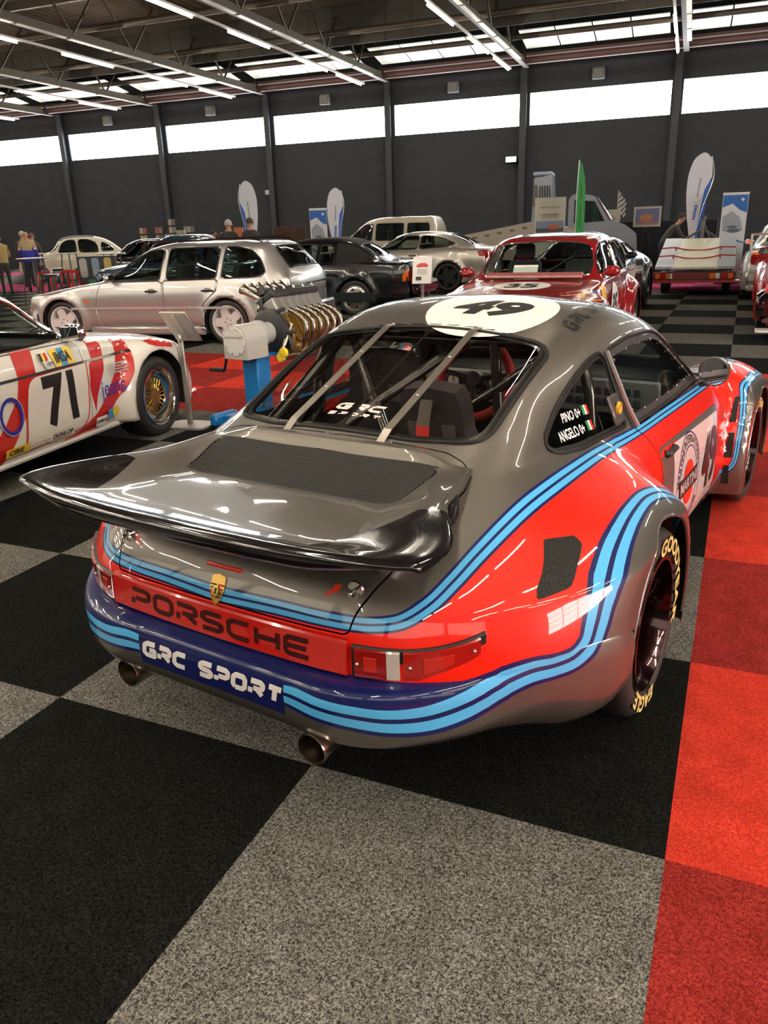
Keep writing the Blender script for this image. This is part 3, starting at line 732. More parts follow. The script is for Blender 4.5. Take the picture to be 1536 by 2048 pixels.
    decal('reflector_lettering', [(mat('dark_letter', (.05, .002, .002), .4), P)], (-1.2, 0.005, .486), (0, -1, 0), (0, 0, 1), rb, refl, step=.06, back=.1)
    # ---- tail lights (lens over a black frame)
    path = [(-.925, .434), (-.905, .50), (-.880, .56), (-.852, .61), (-.818, .655), (-.785, .69), (-.760, .712)]
    path = resample(np.column_stack([spline(np.column_stack([np.array(path), np.zeros(7)]), 6)]), .008)[:, :2]; N_ = len(path)
    dcum = np.r_[0, np.cumsum(np.linalg.norm(np.diff(path, axis=0), axis=1))]; dn = dcum/dcum[-1]
    for sgn in (-1, 1):
        def strip(u0, u1, zb, zt, off, name, m, par, inset=0):
            V = []; F = []; idx = [i for i in range(N_) if u0 <= dn[i] <= u1]
            for i in idx:
                t = path[min(i+1, N_-1)]-path[max(i-1, 0)]; nn = np.array([-abs(t[1]), abs(t[0])]); nn /= np.linalg.norm(nn)
                b_, t_ = zb(dn[i])+inset, zt(dn[i])-inset
                for zz, of in ((t_, -.004), (t_, off-.004), (t_-.004, off), (b_+.004, off), (b_, off-.004), (b_, -.004)):
                    V.append((path[i][0]+nn[0]*of, sgn*(path[i][1]+nn[1]*of), zz))
            k = len(idx)
            for i in range(k-1):
                for j in range(5): F.append((i*6+j, i*6+6+j, i*6+7+j, i*6+j+1) if sgn < 0 else (i*6+j, i*6+j+1, i*6+7+j, i*6+6+j))
            F += [tuple(range(6)), tuple(range((k-1)*6+5, (k-1)*6-1, -1))]
            return meshobj(name, V, F, m, par, autosmooth=30)
        zb = lambda u: .462+.050*smooth01((u-.45)/.55); zt = lambda u: .552-.004*u+.034*max(0, (u-.35)/.65)**2
        fr = strip(0, 1, zb, zt, .007, 'tail_light', BLACK, car)
        strip(.02, .34, zb, zt, .012, 'red_lens', mat('deep_red_lens', (.26, .005, .004), .12, coat=1), fr, .0045); strip(.25, .38, zb, zt, .0125, 'clear_lens', mat('ribbed_clear', (.50, .46, .40), .25, coat=1), fr, .0045)
        strip(.38, .97, zb, zt, .012, 'red_lens', mat('bright_red_lens', (.36, .008, .005), .12, coat=1), fr, .0045)
        strip(.09, .21, zb, zt, .0135, 'bright_lens_patch', mat('painted_lit_red', (.50, .016, .008), .2, coat=1), fr, .022); strip(.52, .76, zb, zt, .0135, 'bright_lens_patch', mat('painted_lit_red', (.50, .016, .008), .2, coat=1), fr, .020)  # lit inner areas of the lens, put in as lighter red patches
        mb = MB()
        for u in (.07, .45, .92):
            i = int(u*(N_-1)); t = path[min(i+1, N_-1)]-path[max(i-1, 0)]; nn = np.array([-abs(t[1]), abs(t[0])]); nn /= np.linalg.norm(nn)
            p = (path[i][0]+nn[0]*.014, sgn*(path[i][1]+nn[1]*.014), (zb(u)+zt(u))/2)
            mb = MB(); mb.box(p, (.009, .009, .009), bev=.003); mb.build('lens_screw', ALU, fr)
    # ---- wing (whale tail)
    fr_ = [1.0, .985, .93, .86, .76, .62, .45, .25, 0]
    stn = [  # xc, xo, yo, z centre, z outer
     (-.375, -.40, .500, .898, .862), (-.40, -.425, .508, .893, .860), (-.43, -.455, .515, .868, .857), (-.50, -.52, .530, .835, .852), (-.60, -.59, .543, .806, .850), (-.66, -.66, .560, .812, .852), (-.76, -.76, .618, .820, .853), (-.87, -.865, .680, .826, .850),
     (-.97, -.94, .702, .832, .850), (-1.04, -.990, .694, .842, .849), (-1.075, -1.010, .686, .848, .846), (-1.092, -1.016, .682, .842, .841), (-1.095, -1.016, .680, .828, .834), (-1.08, -1.00, .676, .803, .826), (-1.04, -.95, .674, .790, .822), (-.95, -.87, .664, .775, .820), (-.80, -.76, .61, .765, .82), (-.66, -.66, .585, .765, .82), (-.50, -.52, .52, .78, .825)]
    tab = []
    for xc, xo, yo, zc, zo in stn:
        row = []
        for f in fr_: row.append((xc+(xo-xc)*f**3, yo*f, zc+(zo-zc)*float(smooth01((f-.58)/.36))-(.004 if f == 1 else 0)))
        tab.append(row)
    Wg = loft(np.array(tab), [3, 3, 5, 6, 4, 5, 5, 5, 4, 3, 3, 3, 3, 3, 4, 4, 4, 4], [3, 4, 5, 6, 8, 9, 10, 10])
    n_ = Wg.normals()
    if n_[Wg.v[:, 3] < 5][:, 2].mean() < 0: Wg.f = [tuple(reversed(f)) for f in Wg.f]
    G = [(-.2, 2), (-.2, -2), (-1.022, -2), (-1.022, .395), (-.66, .585), (-.62, .62), (-.60, 2)]
    ay = np.column_stack([Wg.v[:, 0], np.abs(Wg.v[:, 1])]); sd = np.maximum(polysdf(ay, [(-.2, -.5), (-1.016, -.5), (-1.016, .392), (-.72, .512), (-.69, .9), (-.2, .9)]), (Wg.v[:, 3]-10.5)*.05)
    gr, bl = Wg.split(sd)
    # grille opening
    GR = roundpoly([(-.425, -.2), (-.640, -.2), (-.632, .385), (-.56, .40), (-.44, .425)], [0, 0, .02, .03, .04])
    gsd = lambda q: np.where(q[:, 3] < 8, polysdf(np.column_stack([q[:, 0], np.abs(q[:, 1])]), GR), 1)
    gq, gr = gr.split(gsd(gr.v))
    wing = gr.obj('rear_wing', silv, car, auto=60); bl.obj('wing_rim', GLOSSBLACK, wing, auto=60)
    wb = Wg.bvh()
    mb = MB(); 
    for i in range(14):
        x0 = -.435-.0155*i; row = []
        for j in range(25):
            yy = -.41+.82*j/24; 
            if abs(yy) > .425-.02*i/13*2-.005: yy = math.copysign(.425-.02*i/13*2-.005, yy)
            h = wb.ray_cast(Vector((x0, yy, 1.3)), Vector((0, 0, -1))); row.append((x0, yy, (h[0].z if h[0] else .85)+.002))
        for dx, dz in (((0, 0), (-.011, -.010)),):
            pass
        b = len(mb.v); pv = []
        for p in row:
            pv += [(p[0]+.004, p[1], p[2]-.001), (p[0]-.0035, p[1], p[2]), (p[0]-.009, p[1], p[2]-.012), (p[0]-.004, p[1], p[2]-.013)]
        f = []
        for j in range(len(row)-1):
            for k in range(4): f.append((j*4+k, j*4+(k+1) % 4, j*4+4+(k+1) % 4, j*4+4+k))
        mb.add(pv, f+[(0, 1, 2, 3), tuple(range(len(pv)-1, len(pv)-5, -1))])
    lv = mb.build('louvre', mat('louvre_black', (.010, .009, .008), .65), wing); 
    mb = MB(); mb.box((-.535, 0, .775), (.25, .88, .01)); mb.build('grille_tray', DARKINT, wing)
    gq.offset(-.05).obj('grille_floor', DARKINT, wing)
    # neck joining wing and lid
    sec = []; xs = np.linspace(-.395, -.80, 12)
    for xx in xs:
        yo = np.interp(-xx, [.40, .50, .60, .70, .80, .90], [.498, .520, .545, .555, .53, .47]); zt = np.interp(-xx, [.40, .60, .9], [.862, .845, .80])
        yb = np.interp(-xx, [.40, .47, .62, .805, .90], [.495, .500, .478, .435, .36]); h = full.ray_cast(Vector((xx, yb, 1.5)), Vector((0, 0, -1))); zb_ = (h[0].z if h[0] else .7)-.004
        zt = max(zt, zb_+.002)
        sec.append([(xx, 0, zb_-.0), (xx, yb, zb_), (xx, yb+(yo-yb)*.18, zb_+(zt-zb_)*.42), (xx, yb+(yo-yb)*.5, zb_+(zt-zb_)*.78), (xx, yo, zt), (xx, yo*.8, zt-.02), (xx, 0, zt-.03)])
    A = np.array(sec); V = []; F = []
    for sg in (-1, 1):
        b = len(V); k = A.shape[1]
        for r_ in A: V += [(p[0], p[1]*sg, p[2]) for p in r_]
        for i in range(len(A)-1):
            for j in range(1, 5): F.append((b+i*k+j, b+i*k+j+1, b+(i+1)*k+j+1, b+(i+1)*k+j))
        e = b+(len(A)-1)*k; F.append(tuple(range(e+1, e+5)))
    meshobj('wing_base', V, F, silv, wing, autosmooth=60)
    decal('wing_marking', [(mat('grey_ghost_letter', (.10, .09, .08), .3), text_fit('TURBO', .09, .016, .01))], (-.965, .13, 1.1), (0, -1, 0), (1, 0, 0), wb, wing, step=.05, back=0)
    mb = MB(); mb.box((-.892, .0, .652), (.012, .13, .014), bev=.004); mb.build('warning_strip', mat('strip_red', (.7, .03, .02), .3), lo)
    # crest, arrows, pins
    Bq = full; gold = mat('crest_gold', (.75, .46, .10), .25, .6); sh = [(-.024, .034), (0, .040), (.024, .034), (.026, .0), (.018, -.022), (0, -.040), (-.018, -.022), (-.026, 0)]
    st = lambda a, b, c_, d: rectp(c_, d, a, b)
    decal('crest', [(gold, [sh]), (mat('crest_red', (.6, .02, .02), .3), [st(.013, .014, .018, .005), st(.013, .004, .018, .005), st(-.012, -.006, .018, .005), st(-.010, -.016, .014, .005)]),
                    (INK, [st(-.013, .014, .016, .004), st(-.013, .006, .016, .004), st(.012, -.007, .016, .004), st(.010, -.016, .012, .004)]), (mat('crest_gold2', (.85, .6, .15), .25, .6), [ellp(.020, .026, 0, .0, 16)]), (INK, [[(-.003, -.008), (.004, -.006), (.002, 0), (.005, .006), (0, .009), (-.004, .004), (-.001, 0)]])],
          (-1.2, .005, .598), (0, -1, 0), (0, 0, 1), full, lo, off=.003, step=.05, back=0)
    redv = mat('red_vinyl', (.8, .03, .01), .3)
    for yy, zz, k in ((-.352, .662, 1), (.36, .662, -1)):
        decal('arrow_marking', [(redv, [[(k*a, b) for a, b in [(-.02, -.012), (.0, .001), (-.004, .006), (.018, .010), (.010, -.011), (.006, -.006), (-.014, -.018)]]])], (-1.3, yy, zz), (0, -1, 0), (0, 0, 1), full, lo, step=.05, back=0)
    for yy in (-.408, .408):
        h = full.ray_cast(Vector((-1.2, yy, .665)), Vector((1, 0, 0)))[0]
        mb = MB(); mb.lathe([(0, -.004), (.022, -.004), (.024, .0)], tuple(h), 'x', 20); mb.tube([(h.x-.02, yy-.012, h.z+.01), (h.x-.028, yy, h.z-.004), (h.x-.02, yy+.014, h.z-.012), (h.x-.006, yy+.012, h.z-.02)], .003, 6); mb.tube([(h.x+.01, yy, h.z), (h.x-.03, yy, h.z)], .005, 8)
        if yy > 0: mb.tube([(h.x-.01, yy, h.z), (-.945, yy+.01, .60), (-.962, yy-.005, .50), (-.975, yy-.035, .475)], .0015, 5)
        mb.build('lid_pin', CHROME, lo)
    # side scoops
    vent = roundpoly([(-.478, .726), (-.390, .716), (-.398, .70), (-.470, .672), (-.54, .637), (-.634, .628), (-.612, .650)], .012)
    mesh_m = noise_mat('mesh_black', (.008, .008, .008), (.03, .028, .025), 260, .5)
    for sg in (-1, 1):
        k = 1 if sg < 0 else -1
        decal('side_scoop', [(mesh_m, [[(k*a, b) for a, b in vent]])], (0, sg*1.3, 0), (k, 0, 0), (0, 0, 1), full, car, off=.002, step=.03, back=.2)
    # front fender vents
    for sg in (-1, 1):
        for za, zb_, ya, yb in ((.650, .535, .812, .842), (.485, .365, .815, .852), (.325, .225, .815, .848)):
            decal('fender_vent', [(mesh_m, [[(-sg*(ya+.004), za), (-sg*(yb-.006), za), (-sg*yb, zb_), (-sg*ya, zb_)]])], (1.45, 0, 0), (0, -1, 0), (0, 0, 1), full, car, off=.003, step=.02, back=0)
    # roof number and lettering
    rc = [(a, b) for a, b in ellp(.50, .50, 0, 0, 48)]
    n49 = [[(a, b) for a, b in p] for p in text_fit('49', .30, .17, .05, .25)]
    decal('roof_roundel', [(WHITE, [rc]), (INK, n49)], (.475, -.145, 1.6), (0, -1, 0), (1, 0, 0), full, car, step=.04, back=0)
    g, wd = wide_text('GRC', .055, .06, .010, .016, .2); s_, wd2 = wide_text('SPORT', .055, .06, .010, .016, .2)
    P = g+[[(px+wd+.04, py) for px, py in p] for p in s_]
    for sg in (-1, 1):
        tot = wd+.04+wd2; Q = P if sg < 0 else P
        o_ = Vector((.40, -.50, 1.6)) if sg < 0 else Vector((.85, .50, 1.6))
        decal('roof_lettering', [(INK, Q)], o_, (1, .05*1, 0) if sg < 0 else (-1, 0, 0), (0, 1, 0) if sg < 0 else (0, -1, 0), full, car, step=.04, back=0)
    # straps over the rear window and vents above it
    for sg in (-1, 1):
        pts = []
        for xx in np.linspace(-.378, .295, 16):
            h = full.ray_cast(Vector((xx, sg*.18, 2)), Vector((0, 0, -1)))[0]; pts.append((xx, sg*.18, h.z+(.003 if xx < -.34 or xx > .27 else .016)))
        V = []; F = []
        for (a, b_, c_) in pts: V += [(a, b_-.014, c_), (a, b_+.014, c_), (a, b_+.014, c_-.003), (a, b_-.014, c_-.003)]
        for i in range(len(pts)-1):
            for j in range(4): F.append((i*4+j, i*4+4+j, i*4+4+(j+1) % 4, i*4+(j+1) % 4))
        F += [(0, 1, 2, 3), (len(V)-4, len(V)-1, len(V)-2, len(V)-3)]
        so = meshobj('window_strap', V, F, mat('strap_metal', (.32, .29, .25), .35, .9), rw[0][0])
        mb = MB()
        for i in (0, 5, 10, 15): mb.lathe([(0, .004), (.004, .003), (.005, 0)], (pts[i][0]+(.006 if i == 0 else 0), pts[i][1], pts[i][2]), 'z', 8)
        mb.build('strap_rivet', ALU, so)
    mb = MB()
    for yy in np.linspace(-.29, .29, 9):
        h = full.ray_cast(Vector((.295-.02*(yy/.3)**2+.008, yy, 2)), Vector((0, 0, -1)))[0]
        mb.box((h.x, h.y, h.z+.0008), (.010, .048, .002))
    mb.build('vent_slot', INK, rw[0][0])
    # lettering on glass
    qs = rw[0][1].bvh(); g, wd = wide_text('GRC', .055, .036, .008, .011, .3); s_, wd2 = wide_text('SPORT', .030, .018, .012, .006, .3)
    whv = mat('sticker_pinkish_white', (.70, .60, .58), .4)
    P = [[(px-wd/2, py+.012) for px, py in p] for p in g]+[[(px-wd2/2, py-.018) for px, py in p] for p in s_]
    decal('window_lettering', [(whv, P)], (-.262, -.01, 1.5), (0, -1, 0), (1, 0, 0), qs, rw[0][0], off=.002, step=.05, back=0)
    for (o, g), sg in zip(qw, (-1, 1)):
        gb = g.bvh(); k = 1 if sg < 0 else -1; fl = []
        lay = [(WHITE, [[(a+k*.118, b+.914) for a, b in p] for p in text_fit('PINO 0+', .115, .030, .02)]+[[(a+k*.085, b+.866) for a, b in p] for p in text_fit('ANGELO 0+', .160, .030, .02)])]
        for cy in (.917, .870):
            c0 = (k*.118+.084 if cy > .9 else k*.085+.105)
            lay += [(mat('flag_green', (.01, .25, .06), .4), [rectp(.011, .03, c0-.011, cy)]), (WHITE, [rectp(.011, .03, c0, cy)]), (redv, [rectp(.011, .03, c0+.011, cy)])]
        decal('driver_names', lay, (0, sg*1.2, 0), (k, 0, 0), (0, 0, 1), gb, o, off=.002, step=.1, back=0)
        mb = MB(); mb.box((.385, sg*.660, .885), (.10, .012, .105), rotm('X', sg*22), bev=.015); po = mb.build('duct_plate', mat('smoked_plate', (.07, .065, .06), .3, coat=.5), o)
        mb = MB(); mb.lathe([(.012, 0), (.02, sg*.01), (.024, sg*.0)], (.385, sg*.668, .89), 'y', 16); mb.build('duct_ring', mat('duct_yellow', (.6, .35, .02), .4), po)
    # mirrors
    for sg in (-1, 1):
        m_ = MB(); m_.lathe([(0, .05), (.03, .045), (.05, .028), (.060, .005), (.062, -.012), (.056, -.014)], (0, 0, 0), 'x', 28)
        mo = m_.build('door_mirror', mat('silver_paint', SILVER), car, loc=(1.37, sg*.80, .865)); mo.rotation_euler = (0, 0, math.radians(14*sg)); mo.scale = (1, 1.12, 1.05)
        m_ = MB(); m_.lathe([(0, -.010), (.056, -.010), (.057, -.013)], (0, 0, 0), 'x', 28); m_.build('mirror_glass', mat('mirror', (.9, .9, .9), .02, 1), mo)
        m_ = MB(); m_.tube([(0, 0, -.045), (.01, sg*-.03, -.055), (.015, sg*-.06, -.065)], .012, 8); m_.build('mirror_arm', BLACK, mo)
    # exhausts
    for yy, xx in ((-.345, -1.0), (.36, -.985)):
        m_ = MB(); ang = rotm('Y', 0)
        m_.lathe([(.040, .36), (.043, .02), (.045, 0), (.044, -.004), (.041, -.003), (.039, .02), (.038, .10), (.0, .11)], (xx, yy, .262), 'x', 32)
        m_.build('exhaust_pipe', mat('steel_pipe', (.42, .36, .29), .22, 1), car)
    # wheels
    tx = [('GOODYEAR', 36, 122), ('EAGLE', 247, 58)]
    for sg in (-1, 1):
        race_wheel(car, 'wheel', 0, WR, .945, WR, .30, .213, sg, tx)
        race_wheel(car, 'wheel', WB, WF, .885, WF, .25, .213, sg, None if sg > 0 else [('GOODYEAR', 100, 105)])
    # arch lips, inner arches, underbody
    for L in archloops:
        pass
    for xc, zc, ra, yo, yi in ((0, WR, ARCH_R, .955, .60), (WB, WF, ARCH_F, .90, .58)):
        for sg in (-1, 1): mb = MB(); wheel_well(mb, xc, zc, ra+.002, sg*(yo-.04), sg*yi); mb.build('inner_arch', DARKINT, car)
    for xc, zc, ra in ((0, WR, ARCH_R), (WB, WF, ARCH_F)):
        for sg in (-1, 1):
            pts = []
            for a in np.linspace(-.30, math.pi+.30, 50):
                px, pz = xc+ra*1.004*math.cos(a), zc+ra*1.004*math.sin(a)
                if xc == 0 and px < -.33 and pz < .46:
                    h = bb.ray_cast(Vector((px-.004, sg*1.5, pz)), Vector((0, -sg, 0)))
                else: h = full.ray_cast(Vector((px, sg*1.5, pz)), Vector((0, -sg, 0)))
                if h[0] and abs(h[0].y) > .7: pts.append((h[0].x, h[0].y-sg*.004, h[0].z))
            if len(pts) > 5:
                mb = MB(); mb.tube(pts, .006, 6); mb.build('arch_lip', silv, car)
    mb = MB(); mb.box((1.0, 0, .165), (3.0, 1.34, .02)); mb.box((-.60, 0, .32), (.5, 1.1, .08)); mb.box((-.45, 0, .24), (.25, .9, .06)); mb.build('underbody', BLACK, car)
    # cabin
    mb = MB(); mb.box((.68, 0, .20), (2.0, 1.38, .03)); mb.box((-.30, 0, .48), (.03, 1.16, .56)); mb.box((-.10, 0, .755), (.40, 1.12, .02)); mb.box((.12, 0, .5), (.02, 1.36, .55)); mb.box((1.66, 0, .5), (.02, 1.36, .6))
    for sg in (-1, 1): mb.box((.68, sg*.69, .46), (2.0, .02, .50))
    mb.build('cabin_floor', DARKINT, car)
    seatm = mat('seat_cloth', (.035, .028, .034), .9)
    for xx, yy in ((.48, .28), (.10, -.165)):
        s_ = bpy.data.objects.new('seat', None); COL.objects.link(s_); s_.parent = car; s_.location = (xx, yy, .25 if yy > 0 else .215); s_.rotation_euler = (0, math.radians(-9), 0)
        V = []; prof = [(.0, .24), (.2, .25), (.38, .26), (.5, .25), (.58, .20), (.64, .155), (.74, .145), (.79, .12), (.80, .0)]
        m_ = MB(); R_ = rotm('Y', -12)
        for k, (dx, th) in enumerate(((0, .06),)):
            out = [(-w_, h_) for h_, w_ in prof]+[(w_, h_) for h_, w_ in reversed(prof[:-1])]
            m_.prism(out, -.03, .05, 'yz')
        m_.box((.06, -.235, .35), (.16, .04, .45), bev=.018); m_.box((.06, .235, .35), (.16, .04, .45), bev=.018)
        if yy < 0: m_.xf(lambda p: (p[0], p[1]*(.86 if p[2] < .5 else .80), p[2]))
        m_.build('seat_back', seatm, s_, autos=30)
        m_ = MB(); m_.box((.26, 0, .05), (.5, .44, .10), bev=.03); m_.box((.26, -.23, .10), (.48, .05, .16), bev=.02); m_.box((.26, .23, .10), (.48, .05, .16), bev=.02); m_.build('seat_cushion', seatm, s_)
        
        for yq in (-.065, .065): m_ = MB(); m_.box((-.033, yq, .64), (.004, .05, .07)); m_.build('harness_slot', mat('slot_grey', (.12, .11, .11), .6), s_)
        if yy < 0:
            m_ = MB(); m_.tube([(-.04, .07, .66), (-.09, .07, .60), (-.14, .06, .35), (-.16, .05, .1)], .004, 4)
            V = [(-.045, .022, .765), (-.045, -.022, .765), (-.085, .024, .69), (-.085, -.024, .69), (-.15, .024, .46), (-.15, -.024, .46), (-.20, .024, .22), (-.20, -.024, .22)]
            V += [(x_-.004, y_, z_) for x_, y_, z_ in V]
            F = [(0, 1, 3, 2), (2, 3, 5, 4), (4, 5, 7, 6), (8, 10, 11, 9), (10, 12, 13, 11), (12, 14, 15, 13)]
            hb = meshobj('harness_belt', V, F, [mat('belt_grey', (.10, .09, .085), .7), mat('harness_red', (.65, .03, .025), .7)], s_, midx=[0, 1, 1, 0, 1, 1])
            P = text_fit('sabelt', .19, .026, .03); P = [[(-b_, a_) for a_, b_ in p] for p in P]
            decal('belt_lettering', [(INK, P)], (-.129, 0, .56), (0, -1, 0), (.27, 0, 1), None, hb, off=.006)
    cage = mat('cage_black', (.014, .013, .013), .25, coat=.8)
    mb = MB(); T_ = lambda pts, r=.02: mb.tube(pts, r, 10)
    for sg in (-1, 1):
        T_(spline([(.33, sg*.62, .25), (.33, sg*.60, .80), (.34, sg*.53, 1.05), (.35, sg*.42, 1.10)], 4)); T_([(.34, sg*.45, 1.09), (-.18, sg*.48, .80)])
        T_(spline([(.35, sg*.50, 1.09), (.85, sg*.48, 1.14), (1.10, sg*.52, 1.06), (1.48, sg*.62, .80), (1.5, sg*.64, .3)], 5))
    T_([(.35, -.43, 1.10), (.35, .43, 1.10)]); T_([(.34, .40, 1.09), (-.18, -.10, .80)]); T_([(.34, -.22, 1.10), (.30, -.30, .35)]); T_([(.33, .58, .62), (.33, -.58, .62)]); T_([(.36, -.08, 1.09), (-.20, .20, .80)]); T_([(.33, .60, .35), (.33, -.45, 1.08)])
    mb.build('roll_cage', cage, car)
    dsh = bpy.data.objects.new('dashboard', None); COL.objects.link(dsh); dsh.parent = car
    mb = MB(); mb.box((1.46, 0, .80), (.34, 1.26, .05), bev=.02); mb.box((1.50, 0, .68), (.3, 1.26, .22), bev=.03); mb.build('dash_top', mat('dash_black', (.015, .015, .016), .5), dsh)
    mb = MB(); mb.box((1.285, .0, .735), (.02, 1.20, .17), rotm('Y', -12), bev=.008); mb.build('dash_panel', mat('dash_grey', (.42, .42, .42), .45), dsh)
    for yy, rr in ((.10, .036), (.20, .042), (.32, .056), (.43, .042), (.53, .036)):
        mb = MB(); mb.lathe([(0, -.004), (rr*.9, -.004), (rr, -.010), (rr*1.05, .004)], (1.268, yy, .755), 'x', 24); g_ = mb.build('gauge', mat('gauge_face', (.03, .03, .03), .3), dsh)
        mb = MB(); mb.lathe([(0, -.007), (rr*.75, -.007), (rr*.76, -.004)], (1.268, yy, .755), 'x', 24); mb.build('gauge_dial', mat('dial_white' if rr < .05 else 'dial_black', (.7, .7, .66) if rr < .05 else (.03, .03, .03), .3), g_)
        mb = MB(); mb.box((1.259, yy, .765), (.002, .004, .03)); mb.build('gauge_needle', redv, g_)
    mb = MB()
    for i in range(8):
        for j in range(2): mb.box((1.27, -.50+i*.045, .76-j*.05), (.012, .032, .036), bev=.004)
    mb.build('switch', mat('switch_dark', (.05, .05, .06), .5), dsh)
    sw = bpy.data.objects.new('steering_wheel', None); COL.objects.link(sw); sw.parent = car; sw.location = (1.04, .20, .815); sw.rotation_euler = (0, math.radians(18), 0)
    mb = MB(); mb.tube([(0, .178*math.cos(a), .178*math.sin(a)) for a in np.linspace(0, 2*math.pi, 40, endpoint=False)], .021, 10, closed=True); mb.build('wheel_rim', mat('suede_red', (.55, .03, .025), .85), sw)
    mb = MB()
    for a in (90+180, 10, 170): r_ = math.radians(a); mb.tube([(0, 0, 0), (0, .16*math.cos(r_), .16*math.sin(r_))], .012, 6)
    mb.lathe([(0, -.02), (.035, -.02), (.04, .02)], (0, 0, 0), 'x', 20); mb.tube([(0, 0, 0), (.25, 0, -.03)], .02, 8); mb.build('wheel_spoke', BLACK, sw)
    # side skirts and front parts
    for sg in (-1, 1):
        mb = MB(); mb.lathe([(0, 0), (.09, .0), (.095, -.03)], (2.79, sg*.62, .60), 'x', 28); mb.xf(lambda p: (p[0]-(p[2]-.6)*.5, p[1], p[2])); mb.build('headlight', LENS_CLEAR, car)
    return car
race_car()
# ---------------------------------------------------------------- parked cars: common builder
def car_surface(sp):
    xs = sp['xs']; top = np.array(sp['top']); belt = np.array(sp['belt']); wd = np.array(sp['w'])
    f = lambda a, x: float(np.interp(x, a[::-1, 0] if a[0, 0] > a[-1, 0] else a[:, 0], a[::-1, 1] if a[0, 0] > a[-1, 0] else a[:, 1]))
    wr, sill, gm, lw = sp['wr'], sp['sill'], sp['gmax'], sp.get('low', sp['sill']); fr, rr = sp.get('nose', .10), sp.get('tail', .06)
    hs = sp.get('hood_crown', .03)
    def section(x):
        zt, zb, w = f(top, x), f(belt, x), f(wd, x); zb = min(zb, zt-.012); g = min(1, max(0, (zt-zb)/gm)); e = g**.7
        r = [(w*.93, sill), (w*.985, sill+.09), (w, sill+.28 if sill+.28 < zb-.15 else (sill+zb)/2), (w*.992, zb-.10), (w*.955, zb)]
        L = lambda a, b: a+(b-a)*e
        r += [(L(w*.84, (w*.95+wr)/2+.012), zb+(zt-zb)*L(.45, .52)), (L(w*.66, wr), zb+(zt-zb)*L(.72, .90)), (L(w*.48, wr*.84), zb+(zt-zb)*L(.88, .965)), (L(w*.25, wr*.42), zb+(zt-zb)*L(.97, .993)), (0, zt)]
        return r
    tab = []
    def cap(x, out, k, zlow, zmid):
        s = section(x); w = s[2][0]; rows = []
        for z_, q, dx in ((zmid, .62, out), (zlow, 1.0, out*.9)):
            row = []
            for i, (y, z) in enumerate(s):
                if i < 2: row.append((x-math.copysign(.10, out), y, z)); continue
                yy = y; zz = z+(min(z, zmid)-z)*1 if q < 1 else zlow
                if q < 1: zz = min(z-.012*i*0, zmid+(z-zmid)*.15)
                row.append((x+dx-math.copysign(k, out)*(yy/w)**4*1.0, yy*(1 if i > 4 else 1), zz))
            rows.append(row)
        return rows
    n = cap(xs[0], fr, sp.get('nosek', .22), lw, sp.get('nosez', .50)); tab += [n[1], n[0]]
    def curve_end(x, row, k, sgn):
        w = row[2][0]; return [(x-sgn*k*(y/w)**4*.7, y, z) for y, z in row]
    for i, x in enumerate(xs):
        s = section(x)
        if i == 0: tab.append(curve_end(x, s, sp.get('nosek', .22), 1))
        elif i == len(xs)-1: tab.append(curve_end(x, s, sp.get('tailk', .12), -1))
        else: tab.append([(x, y, z) for y, z in s])
    t = cap(xs[-1], -rr, sp.get('tailk', .12), lw, sp.get('tailz', .50)); tab += [t[0], t[1]]
    S = loft(np.array(tab), sp.get('nt', 8), [3, 5, 6, 5, 5, 5, 4, 4, 4])
    n_ = S.normals()
    if (n_*(S.v[:, :3]-S.v[:, :3].mean(0))).sum() < 0: S.f = [tuple(reversed(q)) for q in S.f]
    for (xc, zc, ra, amp, back, fwd) in sp.get('flares', []):
        x, z = S.v[:, 0]-xc, S.v[:, 2]-zc; r = np.hypot(x, z); R2 = np.where(x < 0, back, fwd)
        k = smooth01((R2-r)/(R2-ra-.02))*smooth01((5.0-S.v[:, 4])/1.5)
        S.v[:, 1] += np.sign(S.v[:, 1])*k*np.maximum(amp-np.abs(S.v[:, 1]), 0)
    return S
